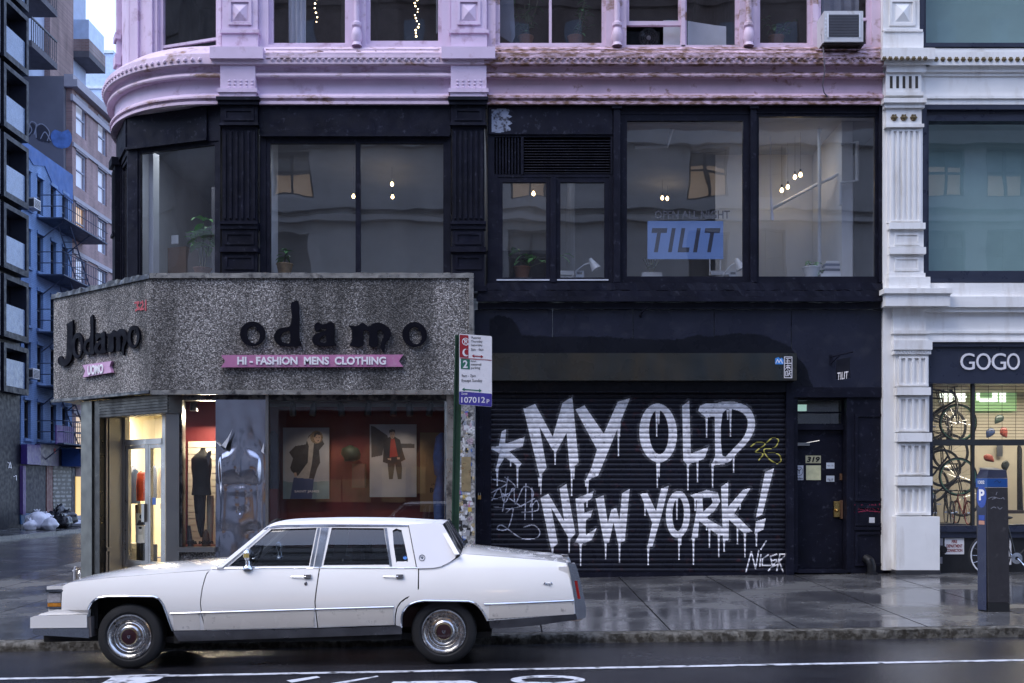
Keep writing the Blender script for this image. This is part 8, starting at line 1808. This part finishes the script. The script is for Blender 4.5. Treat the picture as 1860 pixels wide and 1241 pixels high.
# roof graffiti on the party wall (painted on the wall)
PFm = Frame((0, LBD.pt(s_br, 0).y - .26), (1, LBD.pt(s_br, 0).y - .26))
mb = MB(); S = []
for pts in (bez([(42, 246), (40, 230), (50, 224), (58, 236), (52, 246)]), bez([(52, 238), (56, 222), (66, 226), (62, 244)]), bez([(66, 250), (66, 230), (78, 226), (90, 240), (86, 256)]), bez([(74, 252), (82, 240), (92, 256)])): S += [[[PFm.uv(*a_) for a_ in l[0]]] for l in stroke(pts, 1.6)]
union_rows(mb, S, PFm.uv(60, 262)[1], PFm.uv(60, 220)[1], .03, lambda u, v: PFm.pt(u, v, .01)); mb.build('graffiti_outline', pm('graffiti_grey', (.35, .36, .42), .7), bb_)
mb = MB(); union_rows(mb, [[[PFm.uv(*p) for p in ell(49, 240, 9, 11, 20)]], [[PFm.uv(*p) for p in ell(58, 234, 7, 10, 20)]], [[PFm.uv(*p) for p in smooth_loop([(66, 252), (67, 232), (78, 227), (90, 241), (93, 258), (80, 258)], 3)]]], PFm.uv(60, 262)[1], PFm.uv(60, 222)[1], .03, lambda u, v: PFm.pt(u, v, .006)); mb.build('graffiti_dark_fill', pm('graffiti_dark', (.035, .035, .05), .7), bb_)  # dark paint filling the graffiti outlines
mb = MB(); union_rows(mb, [[[PFm.uv(*p) for p in smooth_loop([(92, 246), (100, 236), (112, 240), (124, 236), (131, 250), (126, 266), (112, 270), (98, 264)], 3)]]], PFm.uv(60, 275)[1], PFm.uv(60, 230)[1], .03, lambda u, v: PFm.pt(u, v, .012)); mb.build('graffiti_fill', pm('graffiti_blue', (.10, .20, .48), .7, var=.3, vs=3), bb_)
mb = MB(); a, b = LBD.pt(s_bl + .5, 0).y, LBD.pt(s_br, 0).y
# towers with balconies far up the street
tw = thing('balcony_tower', (-30, 58, ztb), 'tall grey brown tower with brick balconies rising behind the brick block', 'building')
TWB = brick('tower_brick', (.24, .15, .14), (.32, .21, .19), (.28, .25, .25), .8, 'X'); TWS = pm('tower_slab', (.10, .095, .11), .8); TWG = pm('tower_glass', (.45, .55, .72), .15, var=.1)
mb = MB(); mb.box(-40, -24, 49, 62, 17.2, 44); mb.build('wall', pm('hazed_tower_wall', (.42, .48, .62), .7, var=.06), tw)  # distance haze is put into the pale bluish wall colour
def bal(px0, px1, py0, py1, d, dep, rail):
    mb = MB(); z0_, z1_ = Z(py1, d), Z(py0, d); a, b = X(px0, d), X(px1, d); mb.box(a, b, d, d + dep, z0_, z0_ + .35); 
    o = mb.build('balcony', TWS, tw)
    if rail == 'brick':
        mb = MB(); mb.box(a, b, d, d + .2, z0_ + .35, z1_); mb.box(b - .2, b, d + .2, d + dep, z0_ + .35, z1_); mb.build('parapet', TWB, o); mb = MB(); mb.box(a + .05, b - .05, d + .08, d + .11, z1_, z1_ + 1.1); mb.box(b - .11, b - .08, d + .11, d + dep, z1_, z1_ + 1.1); mb.build('glass_rail', TWG, o)
    else:
        mb = MB(); n = int((b - a) / .25)
        for k in range(n + 1): mb.tube([(a + (b - a) * k / n, d + .05, z0_ + .35), (a + (b - a) * k / n, d + .05, z1_)], .025, 4)
        for k in range(12): mb.tube([(b - .05, d + .05 + dep * k / 12, z0_ + .35), (b - .05, d + .05 + dep * k / 12, z1_)], .025, 4)
        mb.box(a, b, d + .02, d + .08, z1_, z1_ + .07); mb.box(b - .08, b - .02, d + .08, d + dep, z1_, z1_ + .07); mb.build('railing', pm('railing_dark', (.04, .042, .055), .5), o)
bal(103, 162, 71, 104, 60, 2.4, 'brick'); 
for zb5 in (22.4, 25.0, 28.2, 31.4):
    mb = MB(); mb.box(-26, -22.5, 51.6, 54.5, zb5, zb5 + .3); o = mb.build('balcony', TWS, tw); mb = MB()
    for k in range(13): mb.tube([(-22.54, 51.65 + 2.8 * k / 12, zb5 + .3), (-22.54, 51.65 + 2.8 * k / 12, zb5 + 1.35)], .022, 4)
    for k in range(6): mb.tube([(-22.54 - .28 * k, 51.65, zb5 + .3), (-22.54 - .28 * k, 51.65, zb5 + 1.35)], .022, 4)
    mb.box(-22.58, -22.5, 51.6, 54.5, zb5 + 1.35, zb5 + 1.42); mb.box(-24, -22.58, 51.6, 51.68, zb5 + 1.35, zb5 + 1.42); mb.build('railing', pm('railing_dark', (.04, .042, .055), .5), o)
mb = MB(); mb.box(-24.2, -23.7, 56.5, 59.5, ztb + .02, 44); mb.build('brick_bay', TWB, tw)
gt = thing('glass_tower', (-30, 96, g_), 'pale bluish glass tower farthest up the side street', 'building')
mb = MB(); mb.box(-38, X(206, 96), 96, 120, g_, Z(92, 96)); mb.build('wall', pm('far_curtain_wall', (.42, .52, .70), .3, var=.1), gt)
mb = MB()
for k in range(14): z = Z(92, 96) - 3.1 * k; mb.box(-38, X(206, 96) + .02, 95.9, 96, z - .25, z)
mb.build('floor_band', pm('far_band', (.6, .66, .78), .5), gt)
# rubbish bags on the far pavement
BAGW = pm('white_bag', (.68, .68, .74), .35, var=.15, vs=5, bump=.6, bs=7); BAGB = pm('black_bag', (.012, .012, .015), .22, bump=.7, bs=7)
def bag(px, py, d, r, s, m, lb, seed):
    x, z = X(px, d), -.03; rg2 = random.Random(seed); mb = MB(); vs = bmesh.ops.create_icosphere(mb.bm, subdivisions=3, radius=1)['verts']; ph = [rg2.uniform(0, 6) for _ in range(6)]
    for v in vs:
        c = v.co; k = 1 + .09 * math.sin(5 * c.x + ph[0]) + .09 * math.sin(6 * c.y + ph[1]) + .07 * math.sin(7 * c.z + ph[2]) + .05 * math.sin(13 * c.x + 9 * c.z + ph[3])
        v.co = Vector((x + c.x * r * s[0] * k, d + c.y * r * s[1] * k, max(z, z + r * s[2] * (.85 + c.z * k))))
    for k in range(5): a = rg2.uniform(0, 6.28); mb.tube([(x, d, z + r * s[2] * 1.7), (x + .12 * math.cos(a), d + .12 * math.sin(a), z + r * s[2] * 1.7 + .14)], [.05, .02], 5)
    tag(mb.build('rubbish_bag', m, smooth=True, angle=80), lb, 'rubbish bag', 'rubbish bags on the far pavement')
for q in ((67, 960, 46, .42, (1.1, .9, 1.0), BAGW, 'big whitish rubbish bag at the middle of the pile, tallest of the pale ones', 1), (55, 966, 45.4, .25, (1, 1, .9), BAGW, 'small whitish rubbish bag at the left end of the pile', 2), (92, 966, 45.6, .30, (1.1, 1, .9), BAGW, 'whitish rubbish bag at the front right of the pale bags', 3), (81, 962, 46.3, .36, (1.1, 1, 1), BAGW, 'whitish rubbish bag tucked behind the pale pile', 4), (102, 958, 48, .42, (1, 1, 1), BAGB, 'black rubbish bag next to the pale bags', 5), (112, 960, 47.6, .38, (1.1, 1, .8), BAGB, 'black rubbish bag at the front of the dark heap', 6), (121, 957, 49, .45, (1, 1, .9), BAGB, 'black rubbish bag at the right end of the dark heap', 7), (108, 954, 49.5, .42, (1, 1, 1.2), BAGB, 'black rubbish bag on the back of the dark heap', 8), (137, 956, 49.2, .30, (1.6, 1, .6), BAGW, 'flat pale rubbish bag farthest right beside the steel pillar', 9)): bag(*q)
# ================================================================== ACROSS THE STREET (seen only in the glass)
ob = thing('stone_building', (0, -5, .02), 'pale stone building across the street, seen only as a reflection in the windows', 'building')
OST = pm('stone_facade', (.42, .40, .39), .8, var=.1, vs=.8); OB = pm('brown_frame', (.03, .025, .025), .6)
xs_ = [-29.6 + 4.66 * k / 2 for k in range(26)]; zfl = [3.0, 6.6, 9.9, 13.1]; wins = []
for zz in zfl[1:]:
    for k, x in enumerate(xs_):
        if k % 4 < 2: wins.append((x - .75, x + .75, zz, zz + 1.9))
OF = Frame((-40, -5), (40, -5)); OF.n = Vector((0, 1))
mb = MB(); mb.plate(rect(-40, 40, 5.2, 15.6), [rect(*q) for q in wins], lambda u, v, q: Vector((u, -5 + q, v)), .3)
for a, b in ((-40, -9), (-2.2, -1.2), (2.8, 40)): mb.box(a, b, -5.3, -5, .02, 5.2)
mb.box(-9, 2.8, -5.3, -5, 4.7, 5.2); mb.box(-9, 2.8, -5.3, -5, .02, .5)
for z, h_ in ((5.2, .4), (8.7, .25), (12.1, .2), (12.55, .35), (15.1, .5)): mb.box(-40, 40, -5, -4.7, z, z + h_)
mb.box(-40, 40, -20, -6.2, .0, 15.5)
mb.build('wall', OST, ob)
lit = emis('reflected_lit_room', (1, .70, .45), .22); dimr = pm('reflected_dim_room', (.05, .05, .06), .8)
for i, (a, b, z0_, z1_) in enumerate(wins):
    mb = MB(); mb.box(a, a + .08, -5.22, -5.1, z0_, z1_); mb.box(b - .08, b, -5.22, -5.1, z0_, z1_); mb.box(a + .08, b - .08, -5.22, -5.1, z1_ - .08, z1_); mb.box(a + .08, b - .08, -5.22, -5.1, z0_, z0_ + .08); c = (a + b) / 2; mb.box(c - .05, c + .05, -5.21, -5.11, z0_ + .08, z1_ - .08); zc2 = z0_ + 1.0; mb.box(a + .08, b - .08, -5.2, -5.12, zc2 - .04, zc2 + .04); o = mb.build('window', OB, ob)
    mb = MB(); zs_ = z0_ + (.95 if i % 2 else 1.3); mb.face([(a, -5.4, z0_), (b, -5.4, z0_), (b, -5.4, zs_), (a, -5.4, zs_)]); mb.build('room_back', lit if (z0_ > 12 and (i * 7) % 3 != 1) else dimr, o); mb = MB(); mb.face([(a, -5.39, zs_), (b, -5.39, zs_), (b, -5.39, z1_), (a, -5.39, z1_)]); mb.build('blind', dimr if i % 3 else pm('reflected_blind', (.3, .29, .28), .8), o)
# its lit shop with wooden cupboards
mb = MB()
for a, b in ((-8.9, -2.3), (-1.1, 2.7)): mb.face([(a, -6.1, .5), (b, -6.1, .5), (b, -6.1, 4.7), (a, -6.1, 4.7)])
mb.build('shop_back', pm('wood_back', (.22, .11, .05), .7, var=.3), ob)
mb = MB()
for a, b, z0_, z1_ in ((-7.66, -6.7, 1.15, 2.05), (-6.65, -5.55, 1.15, 2.05), (-5.1, -4.2, 1.15, 2.55), (-3.95, -3.4, 1.5, 2.55), (-1.0, -.3, .5, 2.2), (.1, .6, 1.2, 2.2)): mb.box(a, b, -6.05, -5.8, z0_, z1_)
mb.build('cupboard', pm('pale_wood', (.55, .38, .18), .6, var=.15, vs=4), ob)
for x_ in (-7.0, -5.6, -4.0): spot('opposite_shop_light', (x_, -5.12, 4.4), (x_, -6.0, 1.7), 230, (1, .78, .5), 60)
lamp('opposite_shop_light', (.6, -5.6, 4.5), 2, 40, (1, .78, .5), (0, 0, 0), .5)

def plain_block(name, label, x0, x1, y0, y1, zt_, m, face, step, h_, first):
    t = thing(name, ((x0 + x1) / 2, y1 if face == 'back' else y0, .0), label, 'building'); mb = MB(); mb.box(x0, x1, y0, y1, 0, zt_)
    ya = y1 if face == 'back' else y0; sg = 1 if face == 'back' else -1
    z = first
    while z < zt_: mb.box(x0, x1, min(ya, ya + sg * .2), max(ya, ya + sg * .2), z - .55, z - .35); z += h_
    mb.box(x0, x1, min(ya, ya + sg * .5), max(ya, ya + sg * .5), zt_ - .6, zt_ + .1); mb.build('wall', m, t)
    z = first; wm_ = pm('reflected_window', (.16, .18, .23), .2)
    while z + h_ < zt_:
        mb = MB(); x = x0 + step * .5
        while x < x1 - 1: mb.box(x - .6, x + .6, min(ya, ya + sg * .06), max(ya, ya + sg * .06), z, z + 1.9); x += step
        mb.build('window_row', wm_, t); z += h_
plain_block('brick_tower', 'brown brick building across the street, seen only as a reflection in the top windows', -60, 60, -42, -26, 36, pm('brown_brick', (.14, .10, .09), .8, var=.15), 'back', 3.1, 3.4, 3.2)
plain_block('corner_block', 'grey brick block across the street corner, seen only reflected in the angled window', -110, -41, -24, -5, 32, pm('grey_brick', (.10, .095, .10), .8, var=.25), 'back', 2.9, 3.3, 4.2)
